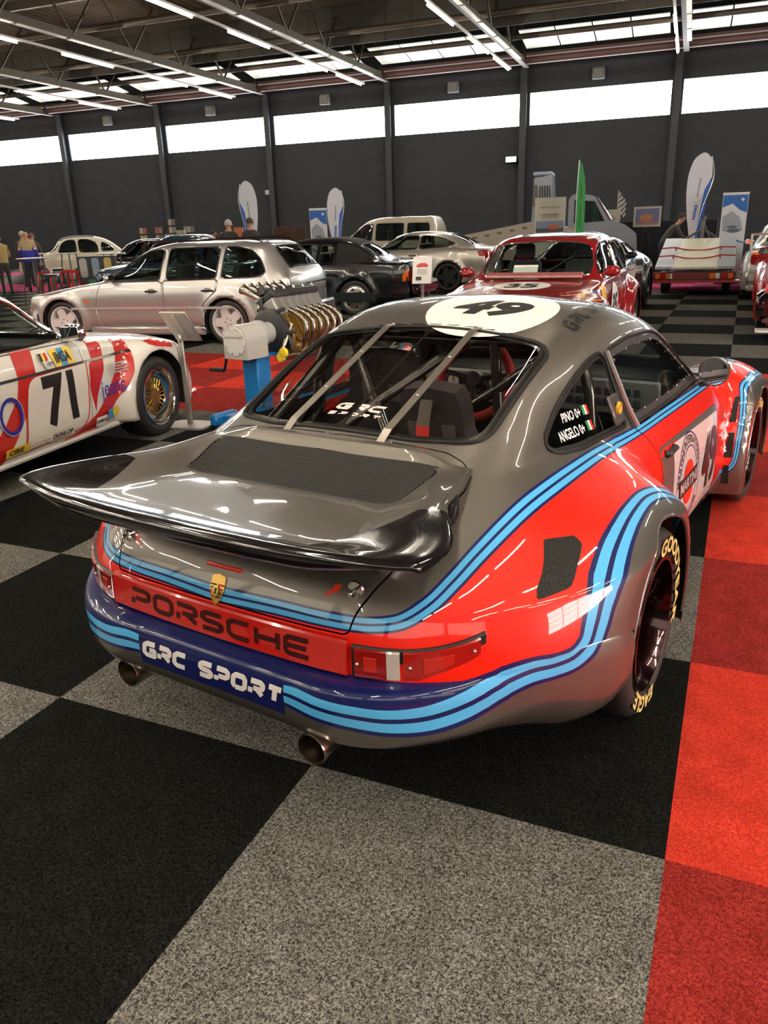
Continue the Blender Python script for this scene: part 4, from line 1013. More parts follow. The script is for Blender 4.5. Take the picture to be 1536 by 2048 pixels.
def rim_mesh(style, R, s, par, m, m2):
    """wheel face; outward = s along y; R rim radius"""
    o = lambda h: h*s; mb = MB()
    lip = [(R+.004, -.012), (R+.004, .0), (R-.010, .0), (R-.016, -.012), (R-.022, -.05), (R-.03, -.10)]
    if style == 'mesh':
        mb.lathe([(a, o(h)) for a, h in lip]+[(R*.66, o(-.075)), (R*.62, o(-.055))], (0, 0, 0), 'y', 48); mb.build('rim', m, par)
        mb = MB(); mb.lathe([(0, o(-.045)), (.055, o(-.045)), (.06, o(-.06)), (R*.66, o(-.085))], (0, 0, 0), 'y', 32)
        for k in range(20):
            a = 2*math.pi*k/20
            for tw in (-.22, .22):
                mb.tube([(.055*math.cos(a), o(-.048), .055*math.sin(a)), (R*.64*math.cos(a+tw), o(-.052), R*.64*math.sin(a+tw))], .0045, 5)
        for k in range(20):
            a = 2*math.pi*k/20; mb.lathe([(0, o(-.044)), (.006, o(-.046)), (.006, o(-.06))], (R*.61*math.cos(a), 0, R*.61*math.sin(a)), 'y', 6)
        mb.build('mesh_centre', m2, par); return
    mb.lathe([(a, o(h)) for a, h in lip], (0, 0, 0), 'y', 48)
    mb.lathe([(R-.03, o(-.10)), (R-.06, o(-.13)), (.02, o(-.13))], (0, 0, 0), 'y', 32)
    if style == 'five':
        P = []
        for k in range(5):
            a0 = 2*math.pi*k/5+math.pi/2
            for da, rr in ((-.36, R-.024), (-.22, R-.022), (0, R-.022), (.22, R-.022), (.36, R-.024), (.37, R*.80), (.62, R*.56), (.88, R*.80)):
                pass
        # plate with five rounded openings
        n = 60; V = []; F = []
        for i in range(n):
            a = 2*math.pi*i/n; u = (a*5/(2*math.pi)) % 1; d = abs(u-.5)*2     # d=0 mid of opening
            w = float(smooth01((.62-d)/.45)); r1 = (R-.022)-(R*.0)*w; ri = R*.52*w+(R-.024)*(1-w)
            V += [(0*math.cos(a), o(-.02), 0), (ri*math.cos(a), o(-.018), ri*math.sin(a)), (ri*math.cos(a), o(-.05), ri*math.sin(a))]
        for i in range(n):
            j = (i+1) % n; F += [(3*i, 3*i+1, 3*j+1), (3*i+1, 3*i+2, 3*j+2, 3*j+1)]
        mb.add(V, F)
        for k in range(5):
            a = 2*math.pi*k/5+math.pi/5*0; mb.lathe([(0, o(-.012)), (.008, o(-.014)), (.009, o(-.02))], (.05*math.cos(a), 0, .05*math.sin(a)), 'y', 6, m=1)
        mb.lathe([(0, o(-.010)), (.028, o(-.012)), (.03, o(-.02))], (0, 0, 0), 'y', 20)
    elif style == 'disc':
        mb.lathe([(R-.022, o(-.03)), (R*.7, o(-.012)), (.05, o(-.012)), (.045, o(-.022)), (0, o(-.022))], (0, 0, 0), 'y', 40)
        for k in range(6):
            a = 2*math.pi*k/6+.3; c = (R*.66*math.cos(a), o(-.009), R*.66*math.sin(a)); V = []
            for q in range(12):
                b = 2*math.pi*q/12; er, et = .018*math.cos(b), .030*math.sin(b)
                V.append((c[0]+er*math.cos(a)-et*math.sin(a), c[1], c[2]+er*math.sin(a)+et*math.cos(a)))
            mb.add(V, [tuple(range(12)) if s < 0 else tuple(range(11, -1, -1))], 1)
    else:
        for k in range(8):
            a = 2*math.pi*k/8; rm = Matrix.Rotation(-a, 3, 'Y'); mb.box(rm @ Vector((R*.55, o(-.03), 0)), (R*.85, .02, .045), rm, bev=.006)
        mb.lathe([(0, o(-.012)), (.05, o(-.014)), (.055, o(-.04))], (0, 0, 0), 'y', 20)
    mb.build('rim', [m, INK], par)
def car_wheel(par, x, y, z, r, w, style, m, m2=None, rimk=.68):
    s = 1 if y > 0 else -1; t = bpy.data.objects.new('wheel', None); COL.objects.link(t); t.parent = par; t.location = (x, y, z); t.empty_display_size = .05
    R = r*rimk; o = lambda h: h*s; mb = MB()
    mb.lathe([(a, o(h)) for a, h in [(R, -.02), (R+.012, -.004), (r-.04, 0), (r-.012, -.010), (r, -.03), (r, -w+.03), (r-.012, -w+.01), (R, -w)]], (0, 0, 0), 'y', 48)
    mb.build('tyre', TYRE, t, autos=50); rim_mesh(style, R, s, t, m, m2 or m); return t
def seat_pair(par, xs, y, z0, col=(.03, .03, .032), h=.62):
    m = mat('upholstery_%02d' % int(col[0]*100), col, .8)
    for x in xs:
        for sg in (-1, 1):
            mb = MB(); out = roundpoly([(-.24, 0), (.24, 0), (.20, h), (-.20, h)], .08); mb.prism(out, -.05, .05, 'yz'); mb.xf(lambda p: (p[0]-p[2]*.22, p[1], p[2]))
            mb.prism(roundpoly([(-.12, h+.03), (.12, h+.03), (.11, h+.20), (-.11, h+.20)], .05), -.17, -.10, 'yz')
            mb.box((.25, 0, .02), (.5, .48, .12), bev=.04)
            mb.build('seat', m, par, loc=(x, sg*y, z0))
def paint(name, col, rough=.25, metal=.0): return mat(name, col, rough, metal, coat=1)
def build_car(name, sp, label, cat, loc, deg, pm, group=None):
    car = thing(name, label, cat, (*loc, 0), math.radians(deg), group); S = car_surface(sp); full = S.bvh()
    r, zc = sp['r'], sp['r']
    for xc in (0, sp['wb']):
        ra = sp.get('arch', r+.035); S = S.split(np.where(S.v[:, 4] < 4.1, np.hypot(S.v[:, 0]-xc, S.v[:, 2]-zc)-ra, 1))[1]
    gm = sp.get('glass', GLASS_DARK); trim = sp.get('trim', BLACK)
    def pane(sd, nm):
        nonlocal S
        a, S = S.split(sd(S.v)); out = []
        if not a.f: return out
        sides = (0,) if nm in ('windshield', 'rear_window') else (-1, 1)
        for sg in sides:
            q = a if sg == 0 else Surf(a.v, [f for f in a.f if a.v[f[0], 1]*sg > 0]).compact()
            if not q.f: continue
            o = q.offset(-.006).obj(nm, gm, car); tubeloop(biggest(q.loops()), sp.get('seal_r', .010), 'window_seal', trim, o, 5); out.append((o, q))
        return out
    wins = {}
    for k, poly in enumerate(sp['side_glass']):
        P = roundpoly(poly, sp.get('glass_round', .05)); wins[k] = pane(lambda q: np.where((q[:, 4] < 6.3) & (q[:, 4] > 3.6), polysdf(q[:, [0, 2]], P), 1), 'side_window')
    for nm, key in (('windshield', 'screen'), ('rear_window', 'backlight')):
        if key in sp:
            P = roundpoly(sp[key], .06); lim = sp.get('vlim', 5.4)
            wins[key] = pane(lambda q: np.where((q[:, 4] > lim), polysdf(np.column_stack([q[:, 0], np.abs(q[:, 1])]), P), 1), nm)
    for nm, poly in sp.get('doors', []):
        P = roundpoly(poly, .05); sd = lambda q: np.where(q[:, 4] < 4.6, polysdf(q[:, [0, 2]], P), 1)
        q = S.split(sd(S.v)+.0025)[0]; S = S.split(sd(S.v)-.0025)[1]
        for sg in (-1, 1):
            h = Surf(q.v, [f for f in q.f if q.v[f[0], 1]*sg > 0]).compact()
            if not h.f: continue
            do = h.obj(nm, pm, car, thick=.004)
            if sp.get('handle_z'):
                x0 = min(p[0] for p in poly)+.16; c = full.ray_cast(Vector((x0, sg*2, sp['handle_z'])), Vector((0, -sg, 0)))[0]
                mb = MB(); mb.box((x0, c.y, sp['handle_z']), (.10, .012, .075), bev=.004); mb.build('handle_recess', sp.get('recess', pm), do)
                mb = MB(); mb.box((x0, c.y+sg*.016, sp['handle_z']), (.19, .022, .026), bev=.008); mb.build('door_handle', sp.get('handle', BLACK), do)
    S.obj('body', pm, car, thick=.004)
    for sx, sg, poly, nm, m, k in sp.get('patches', []):
        pass
    wm = sp.get('rim', ALU)
    for xc, yy in ((0, sp['track_r']), (sp['wb'], sp['track_f'])):
        for sg in (-1, 1): car_wheel(car, xc, sg*yy, zc, r, sp.get('tw', .20), sp.get('style', 'eight'), wm, sp.get('rim2'), sp.get('rimk', .68))
    for xc, yy in ((0, sp['track_r']), (sp['wb'], sp['track_f'])):
        for sg in (-1, 1): mb = MB(); wheel_well(mb, xc, zc, sp.get('arch', r+.035)+.002, sg*(yy+.0), sg*(yy-.28)); mb.build('inner_arch', DARKINT, car)
    x0, x1 = sp['xs'][-1]+.1, sp['xs'][0]-.1; w = float(np.interp(1, [p[0] for p in sp['w']][::-1], [p[1] for p in sp['w']][::-1]))*.80
    mb = MB(); mb.box(((x0+x1)/2, 0, sp['sill']+.02), (x1-x0, w*2-.35, .03)); mb.build('underbody', BLACK, car)
    ca, cb = sp['cabin']; zf = sp.get('floor', .38)
    mb = MB(); mb.box(((ca+cb)/2, 0, zf), (ca-cb, w*2, .02)); mb.box((ca, 0, (zf+sp['dash'])/2), (.05, w*2, sp['dash']-zf)); mb.box((ca-.12, 0, sp['dash']), (.4, w*2, .06), bev=.02)
    mb.box((cb, 0, (zf+sp['shelf'])/2), (.03, w*2, sp['shelf']-zf)); mb.box((cb-.15, 0, sp['shelf']), (.35, w*1.8, .02))
    for sg in (-1, 1): mb.box(((ca+cb)/2, sg*w, (zf+sp['shelf'])/2), (ca-cb, .02, sp['shelf']-zf))
    mb.build('cabin', DARKINT, car)
    if sp.get('seats'): seat_pair(car, sp['seats'], .36, zf+.14, sp.get('seatcol', (.03, .03, .032)), sp.get('seath', .58))
    if sp.get('mirror'):
        mx, mz = sp['mirror']
        for sg in (-1, 1):
            c = full.ray_cast(Vector((mx, sg*2, mz-.05)), Vector((0, -sg, 0)))[0]; yy = abs(c.y) if c else w
            mb = MB(); mb.box((mx, sg*(yy+.10), mz), (.09, .17, .11), bev=.035); mb.box((mx, sg*(yy+.01), mz-.035), (.05, .10, .03), bev=.01); mo = mb.build('door_mirror', sp.get('mirror_mat', pm), car)
            mb = MB(); mb.box((mx-.047, sg*(yy+.10), mz), (.004, .14, .085), bev=.002); mb.build('mirror_glass', mat('mirror', (.9, .9, .9), .02, 1), mo)
    return car, full, wins
def side_decal(name, layers, full, par, sg, off=.002, step=.05, ymax=1.4, label=None):
    """polygons given as (x, z) in car space, laid on one flank"""
    k = 1 if sg < 0 else -1
    return decal(name, [(m, [[(k*x, z) for x, z in p] for p in P]) for m, P in layers], (0, sg*ymax, 0), (k, 0, 0), (0, 0, 1), full, par, off=off, step=step, back=0, label=label)
def side_text(txt, x, z, w, h, sg, bold=.02, slant=0):
    """text centred at x,z reading correctly on flank sg"""
    k = 1 if sg < 0 else -1
    return [[(x+k*a, z+b) for a, b in p] for p in text_fit(txt, w, h, bold, slant)]
def end_decal(name, layers, full, par, front, off=.003, step=.05, zslope=0):
    """polygons (y, z) in car space on nose or tail"""
    s = 1 if front else -1
    return decal(name, [(m, [[(a*s*-1*-1, b) for a, b in p] for p in P]) for m, P in layers], (s*6, 0, 0), (0, s, 0), (0, 0, 1), full, par, off=off, step=step, back=0)

# ---- silver estate beside the red carpet
def estate():
    sp = dict(wb=2.69, r=.315, xs=[3.42, 3.25, 2.95, 2.60, 2.30, 2.08, 1.85, 1.60, 1.32, 1.05, .6, .1, -.30, -.58, -.74, -.88, -.985], sill=.20, low=.22, gmax=.48, wr=.56,
        top=[(3.42, .66), (3.25, .71), (2.95, .775), (2.60, .83), (2.30, .875), (2.08, .91), (1.85, 1.045), (1.60, 1.185), (1.32, 1.325), (1.05, 1.385), (.6, 1.405), (.1, 1.405), (-.30, 1.395), (-.58, 1.36), (-.74, 1.24), (-.88, 1.08), (-.985, .94)],
        belt=[(3.42, .62), (2.95, .73), (2.30, .835), (1.9, .865), (0, .895), (-1, .91)], w=[(3.42, .80), (3.0, .845), (2.4, .86), (1, .86), (-.6, .85), (-1, .80)],
        nose=.09, nosez=.52, tail=.05, tailz=.52, nosek=.26, tailk=.14, track_f=.845, track_r=.845, tw=.22, style='five', rim=mat('pearl_white_rim', (.80, .78, .78), .25, .3, coat=1), rimk=.74,
        flares=[(0, .315, .35, .885, .50, .50), (2.69, .315, .35, .885, .50, .50)], arch=.345,
        side_glass=[[(1.90, .905), (1.02, .905), (.98, 1.315), (1.25, 1.295), (1.60, 1.12)], [(.92, .905), (.14, .915), (.10, 1.325), (.90, 1.325)], [(.06, .915), (-.45, .93), (-.62, .97), (-.52, 1.15), (-.38, 1.27), (-.15, 1.32), (.03, 1.325)]],
        screen=[(2.02, -.2), (2.00, .50), (1.86, .66), (1.40, .54), (1.32, .45), (1.30, -.2)], backlight=[(-.64, -.2), (-.64, .46), (-.70, .52), (-.90, .60), (-.92, -.2)], vlim=5.3,
        doors=[('front_door', [(.99, .26), (2.02, .26), (2.10, .55), (1.98, .895), (.99, .895)]), ('rear_door', [(.30, .26), (.97, .26), (.97, .895), (.10, .90), (.14, .75), (.36, .55)])], handle_z=.755, recess=mat('estate_silver', (.52, .50, .49), .3, .7, coat=1),
        cabin=(1.95, -.70), dash=.86, shelf=.80, seats=[.95, .05], floor=.36, mirror=(1.80, .95), glass=GLASS_DARK)
    pm = mat('estate_silver', (.52, .50, .49), .3, .7, coat=1)
    car, full, wins = build_car('estate_car', sp, 'silver estate car with five-spoke white wheels and roof rails behind the engine', 'car', (-5.69, 8.58), 188.5, pm)
    for sg in (-1, 1):
        side_decal('side_moulding', [(mat('moulding_silver', (.62, .60, .60), .25, .5, coat=1), [rectp(2.6, .035, 1.2, .525)])], full, car, sg, off=.008, ymax=1.3)
        side_decal('side_indicator', [(LENS_ORANGE, [rectp(.10, .03, 2.24, .63)])], full, car, sg, off=.004)
        side_decal('head_light', [(LENS_CLEAR, [[(3.55, .50), (3.22, .50), (3.20, .66), (3.40, .70)]])], full, car, sg, off=.004)
        mb = MB(); mb.tube([(1.20, sg*.56, 1.36), (1.1, sg*.57, 1.405), (.6, sg*.58, 1.43), (-.3, sg*.57, 1.425), (-.45, sg*.56, 1.40), (-.5, sg*.55, 1.38)], .014, 8); mb.build('roof_rail', GLOSSBLACK, car)
        mb = MB(); mb.box((1.3, sg*.83, .20), (1.9, .06, .12), bev=.03); mb.build('side_skirt', pm, car)
    end_decal('rear_light', [(LENS_RED, [[(-.84, .62), (-.60, .62), (-.60, .80), (-.84, .80)], [(.60, .62), (.84, .62), (.84, .80), (.60, .80)]])], full, car, False)
    mb = MB(); mb.box((-1.03, 0, .42), (.08, 1.56, .20), bev=.03); mb.build('rear_bumper', pm, car)
    return car
estate()

# ---- white and red touring race car number 71
def touring():
    sp = dict(wb=2.50, r=.31, xs=[3.02, 2.85, 2.6, 2.3, 2.0, 1.84, 1.62, 1.42, 1.24, 1.0, .6, .25, .0, -.2, -.45, -.75, -.92], sill=.20, low=.22, gmax=.44, wr=.55,
        top=[(3.02, .70), (2.85, .755), (2.6, .79), (2.3, .825), (2.0, .855), (1.84, .87), (1.62, 1.02), (1.42, 1.17), (1.24, 1.275), (1.0, 1.31), (.6, 1.32), (.25, 1.30), (0, 1.22), (-.2, 1.06), (-.45, .90), (-.75, .87), (-.92, .84)],
        belt=[(3.02, .66), (2.6, .735), (2.0, .80), (1.8, .825), (1, .835), (-.9, .80)], w=[(3.02, .76), (2.6, .80), (2, .81), (.5, .82), (-.9, .79)],
        nose=.05, nosez=.45, tail=.04, nosek=.10, track_f=.86, track_r=.90, tw=.26, style='mesh', rim=mat('polished_lip', (.70, .68, .66), .12, 1), rim2=mat('gold_mesh', (.55, .36, .10), .25, .9), rimk=.72, arch=.36,
        flares=[(0, .31, .37, .93, .55, .50), (2.50, .31, .365, .885, .50, .70)], seal_r=.009, trim=CHROME,
        side_glass=[[(1.66, .872), (.66, .872), (.66, 1.215), (1.16, 1.215), (1.40, 1.10)], [(.60, .872), (-.10, .88), (.10, 1.14), (.30, 1.215), (.60, 1.215)]],
        screen=[(1.80, -.2), (1.78, .5), (1.68, .64), (1.30, .52), (1.27, -.2)], backlight=[(.17, -.2), (.14, .45), (-.34, .56), (-.38, -.2)], vlim=5.4,
        doors=[('front_door', [(.62, .27), (1.72, .27), (1.74, .55), (1.70, .852), (.62, .852)])],
        cabin=(1.75, -.1), dash=.82, shelf=.80, seats=[.75], floor=.34, mirror=(1.62, .915), mirror_mat=CHROME, glass=GLASS_CLEAR, low_=0)
    pm = paint('cream_white_paint', (.74, .71, .64)); car, full, wins = build_car('touring_race_car', sp, 'white and red striped touring race car with number 71 and gold mesh wheels', 'car', (-3.650, .612), 96.7, pm)
    red = mat('stripe_red', (.55, .02, .015), .25, coat=1); blue = mat('circle_blue', (.03, .03, .30), .3); yel = mat('sticker_yellow', (.80, .55, .05), .4); cy = mat('sticker_blue', (.05, .30, .60), .4)
    A = [(1.093, .86), (1.27, .86), (1.235, .70), (1.17, .55), (1.02, .40), (.86, .22), (.50, .20), (.70, .30), (.90, .45), (1.04, .60), (1.075, .70)]
    Bb = [(1.80, .845), (1.95, .845), (1.93, .71), (1.91, .62), (1.80, .45), (1.76, .35), (1.735, .52), (1.76, .68), (1.80, .71)]
    Cc = [(2.10, .845), (2.26, .845), (2.25, .70), (2.18, .56), (2.08, .44), (1.93, .32), (1.78, .21), (1.30, .20), (1.58, .25), (1.78, .34), (1.93, .46), (2.03, .58), (2.08, .70)]
    Dd = [(2.40, .80), (2.46, .85), (2.62, .85), (2.74, .72), (2.72, .66), (2.62, .68), (2.50, .70), (2.44, .72)]
    for sg in (-1, 1):
        lay = [(red, [A, Bb, Cc, Dd])]
        plate = roundpoly([(1.15, .690), (1.72, .700), (1.70, .45), (1.64, .27), (1.05, .255), (1.09, .45)], [.09, .01, .12, .12, .02, .1])
        cx = sum(p[0] for p in plate)/len(plate); cz = sum(p[1] for p in plate)/len(plate)
        lay += [(red, [[(cx+(x-cx)*1.045, cz+(z-cz)*1.05) for x, z in plate]]), (pm, [plate]), (INK, [[(x, z) for x, z in p] for p in side_text('71', 1.415, .515, .31, .335, sg, .045)])]
        k = 1 if sg < 0 else -1
        lay += [(blue, [[(.955+x, .50+z) for x, z in p] for p in ring(.20, .235, .026)]), (pm, [[(.955+x, .50+z) for x, z in p] for p in ring(.205, .24, .004)]),
                (WHITE, [rectp(.26, .045, 1.38, .283)]), (INK, side_text('DUNLOP', 1.39, .285, .20, .033, sg, .03)), (mat('gold_line', (.6, .4, .1), .4), [rectp(.22, .004, 1.38, .311), rectp(.22, .004, 1.38, .257)]),
                (yel, [rectp(.21, .052, .96, .285)]), (INK, side_text('CIBIE', .945, .285, .13, .033, sg, .03)),
                (WHITE, [[(1.285, .83), (1.37, .83), (1.41, .725), (1.325, .725)]]), (INK, [rectp(.022, .05, 1.30, .80)]), (yel, [rectp(.022, .05, 1.322, .80)]), (red, [rectp(.022, .05, 1.344, .80)]), (INK, side_text('1977', 1.36, .75, .07, .028, sg)),
                (yel, [[(1.375, .835), (1.585, .835), (1.585, .725), (1.40, .725)]]), (cy, [[(1.45, .835), (1.51, .835), (1.52, .725), (1.46, .725)]]), (INK, side_text('IMSA', 1.485, .782, .15, .07, sg, .03)),
                (mat('vent_grey', (.45, .43, .42), .4), [[(1.93, .655), (2.14, .655), (2.14, .645), (1.93, .645)], [(1.935, .635), (2.14, .635), (2.14, .625), (1.935, .625)], [(1.94, .615), (2.13, .615), (2.13, .605), (1.94, .605)], [(1.95, .595), (2.12, .595), (2.12, .585), (1.95, .585)]]),
                (blue, side_text('jeans', 1.93, .478, .27, .14, sg, .0)),
                (WHITE, [rectp(.12, .065, 1.765, .285)]), (INK, side_text('CHAMPION', 1.765, .285, .11, .022, sg, .02)), (cy, [rectp(.07, .07, 1.87, .315)]), (yel, [ellp(.075, .075, 1.92, .325)])]
        side_decal('side_livery', lay, full, car, sg, off=.0035, step=.016)
        side_decal('chrome_strip', [(CHROME, [rectp(2.9, .016, .80, .708)])], full, car, sg, off=.008)
        side_decal('side_marker', [(LENS_ORANGE, [rectp(.09, .06, 2.87, .575)])], full, car, sg, off=.01)
        mb = MB(); mb.tube([(.35, sg*.76, .20), (2.10, sg*.76, .20)], .022, 8); mb.build('sill_pipe', mat('sill_white', (.6, .58, .55), .35), car)
    mb = MB(); mb.box((3.0, 0, .22), (.35, 1.6, .05), bev=.02); mb.box((3.02, 0, .33), (.12, 1.58, .22), bev=.04); mb.build('front_air_dam', red, car)
    end_decal('grille', [(BLACK, [rectp(1.3, .16, 0, .60)]), (LENS_CLEAR, [ellp(.15, .15, .45, .6), ellp(.15, .15, -.45, .6), ellp(.13, .13, .62, .6), ellp(.13, .13, -.62, .6)])], full, car, True)
    mb = MB(); mb.tube(spline([(1.2, .50, .35), (1.25, .55, .9), (1.05, .50, 1.2), (.9, .3, 1.24), (.9, -.3, 1.24), (1.05, -.50, 1.2), (1.25, -.55, .9), (1.2, -.5, .35)], 4), .02, 8); mb.tube([(.2, .45, 1.2), (.2, -.45, 1.2)], .02, 8); mb.build('roll_cage', BLACK, car)
    mb = MB(); mb.tube([(1.42+.17*math.sin(a)*.3, .34+.17*math.cos(a), .88+.17*math.sin(a)) for a in np.linspace(0, 6.28, 24, endpoint=False)], .012, 6, closed=True); mb.build('steering_wheel', BLACK, car)
    for yy, a in ((-.15, .30), (-.55, .30)):
        mb = MB(); mb.tube([(1.80, yy+.25, .885), (1.72, yy+.05, .945), (1.60, yy-.05, 1.035)], .006, 5); mb.build('wiper', BLACK, car)
    return car
touring()

# ---- black coupe with soft top
def black_coupe():
    sp = dict(wb=2.71, r=.315, xs=[3.45, 3.2, 2.8, 2.4, 2.1, 1.85, 1.6, 1.4, 1.1, .7, .3, .1, -.12, -.32, -.55, -.85, -1.05], sill=.20, low=.24, gmax=.44, wr=.55,
        top=[(3.45, .68), (3.2, .74), (2.8, .80), (2.4, .86), (2.1, .90), (1.85, 1.03), (1.6, 1.19), (1.4, 1.28), (1.1, 1.34), (.7, 1.36), (.3, 1.34), (.1, 1.29), (-.12, 1.18), (-.32, 1.05), (-.55, .965), (-.85, .95), (-1.05, .93)],
        belt=[(3.45, .64), (2.4, .82), (1.8, .87), (0, .90), (-1.05, .90)], w=[(3.4, .80), (2.6, .86), (.5, .87), (-.7, .86), (-1.05, .83)],
        nose=.06, tail=.06, track_f=.86, track_r=.865, style='disc', rim=mat('bright_rim', (.62, .60, .56), .22, .9), rimk=.74, arch=.345, flares=[(0, .315, .35, .895, .5, .5), (2.71, .315, .35, .895, .5, .5)],
        side_glass=[[(1.72, .925), (.75, .925), (.72, 1.25), (1.25, 1.26), (1.48, 1.13)], [(.68, .925), (.38, .925), (.40, 1.2), (.66, 1.25)]],
        screen=[(2.02, -.2), (2.0, .5), (1.80, .66), (1.5, .55), (1.45, -.2)], backlight=[(-.02, -.2), (-.02, .36), (-.34, .46), (-.40, -.2)], vlim=5.8, doors=[('front_door', [(.70, .28), (1.85, .28), (1.90, .6), (1.80, .90), (.70, .90)])], handle_z=.80,
        cabin=(1.8, -.2), dash=.87, shelf=.85, seats=[.85], floor=.36, mirror=(1.6, .98))
    pm = paint('deep_black_paint', (.008, .009, .012), .18); car, full, w = build_car('black_coupe', sp, 'black soft-top coupe with orange indicator and bright disc wheels behind the silver estate', 'car', (-5.50, 12.35), 188, pm)
    # soft top
    S = car_surface(sp); sd = np.where((S.v[:, 4] > 6.4) & (S.v[:, 0] < 1.42) & (S.v[:, 0] > -.42), np.maximum(np.maximum(S.v[:, 0]-1.36, -.03-S.v[:, 0]), (6.45-S.v[:, 4])*.2), 1)
    top = S.split(sd)[0].offset(.006); top.obj('soft_top', mat('soft_top_cloth', (.018, .017, .017), .95), car, thick=.008)
    side_decal('soft_top_side', [(mat('soft_top_cloth', (.018, .017, .017)), [roundpoly([(.34, .925), (-.36, .93), (-.30, 1.0), (-.06, 1.16), (.12, 1.24), (.36, 1.27)], .04)])], full, car, 1, off=.006)
    for sg in (-1, 1): side_decal('rear_indicator', [(LENS_ORANGE, [[(-1.16, .60), (-.90, .60), (-.90, .70), (-.98, .79), (-1.16, .79)]])], full, car, sg, off=.005)
    P = [[(-.82, .60), (-.52, .60), (-.52, .79), (-.82, .79)], [(.52, .60), (.82, .60), (.82, .79), (.52, .79)]]
    end_decal('tail_light', [(mat('dark_red_lens', (.22, .006, .006), .15, coat=1), P), (BLACK, [rectp(.3, .012, s*.67, z) for s in (-1, 1) for z in (.65, .70, .75)])], full, car, False)
    mb = MB(); mb.box((-1.12, 0, .44), (.16, 1.66, .22), bev=.05); mb.build('rear_bumper', pm, car)
    for sg in (-1, 1): side_decal('lower_cladding', [(mat('dark_cladding', (.015, .02, .025), .35), [rectp(3.2, .16, 1.2, .34)])], full, car, sg, off=.006)
black_coupe()

# ---- silver-beige modern coupe
def silver_coupe():
    sp = dict(wb=2.76, r=.33, xs=[3.5, 3.2, 2.8, 2.4, 2.1, 1.85, 1.6, 1.35, 1.05, .7, .35, .0, -.3, -.55, -.75, -.9, -1.0], sill=.19, low=.24, gmax=.42, wr=.54,
        top=[(3.5, .66), (3.2, .76), (2.8, .84), (2.4, .90), (2.1, .95), (1.85, 1.06), (1.6, 1.19), (1.35, 1.30), (1.05, 1.37), (.7, 1.39), (.35, 1.375), (0, 1.31), (-.3, 1.20), (-.55, 1.08), (-.75, 1.01), (-.9, 1.00), (-1.0, .98)],
        belt=[(3.5, .62), (2.4, .85), (1.8, .90), (0, .97), (-1.0, .95)], w=[(3.4, .80), (2.6, .87), (.5, .885), (-.7, .87), (-1.0, .82)],
        nose=.08, tail=.09, track_f=.87, track_r=.88, style='five', rim=mat('dark_alloy', (.05, .05, .05), .3, .8), rimk=.76, arch=.365, flares=[(0, .33, .37, .91, .5, .5), (2.76, .33, .37, .91, .5, .5)],
        side_glass=[[(1.75, .96), (.78, .985), (.74, 1.29), (1.2, 1.29), (1.5, 1.15)], [(.72, .985), (.0, 1.03), (-.18, 1.09), (.15, 1.22), (.45, 1.28), (.70, 1.29)]],
        screen=[(2.0, -.2), (1.95, .55), (1.8, .64), (1.4, .54), (1.32, -.2)], backlight=[(.02, -.2), (-.0, .44), (-.55, .56), (-.62, -.2)], doors=[('front_door', [(.72, .28), (1.85, .28), (1.9, .6), (1.85, .93), (.72, .96)])], handle_z=.84,
        cabin=(1.85, -.2), dash=.93, shelf=.95, seats=[.85], floor=.36, mirror=(1.65, 1.02), glass=GLASS_DARK)
    pm = mat('champagne_silver', (.50, .46, .41), .3, .6, coat=1); car, full, w = build_car('silver_coupe', sp, 'champagne silver coupe with red tail light, between the black coupe and the van', 'car', (-5.62, 17.85), 187, pm)
    for sg in (-1, 1): side_decal('tail_light', [(LENS_RED, [[(-1.2, .72), (-.76, .80), (-.70, .90), (-.85, .93), (-1.2, .90)]])], full, car, sg, off=.004)
    end_decal('tail_light', [(LENS_RED, [[(-.85, .74), (-.52, .76), (-.52, .88), (-.85, .90)], [(.52, .76), (.85, .74), (.85, .90), (.52, .88)]])], full, car, False)
silver_coupe()

# ---- beige van
def van():
    sp = dict(wb=2.68, r=.31, xs=[3.3, 3.1, 2.8, 2.5, 2.3, 2.05, 1.8, 1.55, 1.2, .7, .2, -.3, -.6, -.72, -.80], sill=.22, low=.26, gmax=.7, wr=.60,
        top=[(3.3, .80), (3.1, .92), (2.8, 1.03), (2.5, 1.10), (2.3, 1.20), (2.05, 1.40), (1.8, 1.58), (1.55, 1.72), (1.2, 1.80), (.7, 1.82), (.2, 1.82), (-.3, 1.81), (-.6, 1.79), (-.72, 1.6), (-.80, 1.1)],
        belt=[(3.3, .75), (2.4, 1.02), (1.8, 1.08), (-.8, 1.09)], w=[(3.2, .80), (2.6, .88), (0, .89), (-.8, .87)], nose=.08, tail=.04, track_f=.86, track_r=.86, style='eight',
        side_glass=[[(2.2, 1.12), (1.35, 1.12), (1.32, 1.62), (1.62, 1.60), (1.95, 1.35)], [(1.22, 1.12), (.30, 1.12), (.30, 1.62), (1.22, 1.63)], [(.18, 1.12), (-.58, 1.12), (-.52, 1.60), (.18, 1.62)]],
        screen=[(2.42, -.2), (2.36, .6), (1.9, .62), (1.66, -.2)], cabin=(2.2, -.6), dash=1.05, shelf=1.0, seats=[1.2], floor=.45, mirror=(2.1, 1.2))
    pm = paint('beige_van_paint', (.42, .37, .28), .35); car, full, w = build_car('van', sp, 'beige panel van with side windows parked in front of the dark wall', 'van', (-8.70, 23.3), 186, pm)
    mb = MB(); mb.prism([(.34, 1.08), (-.62, 1.08), (-.56, 1.64), (.34, 1.66)], .0, .9, 'xz'); 
van()

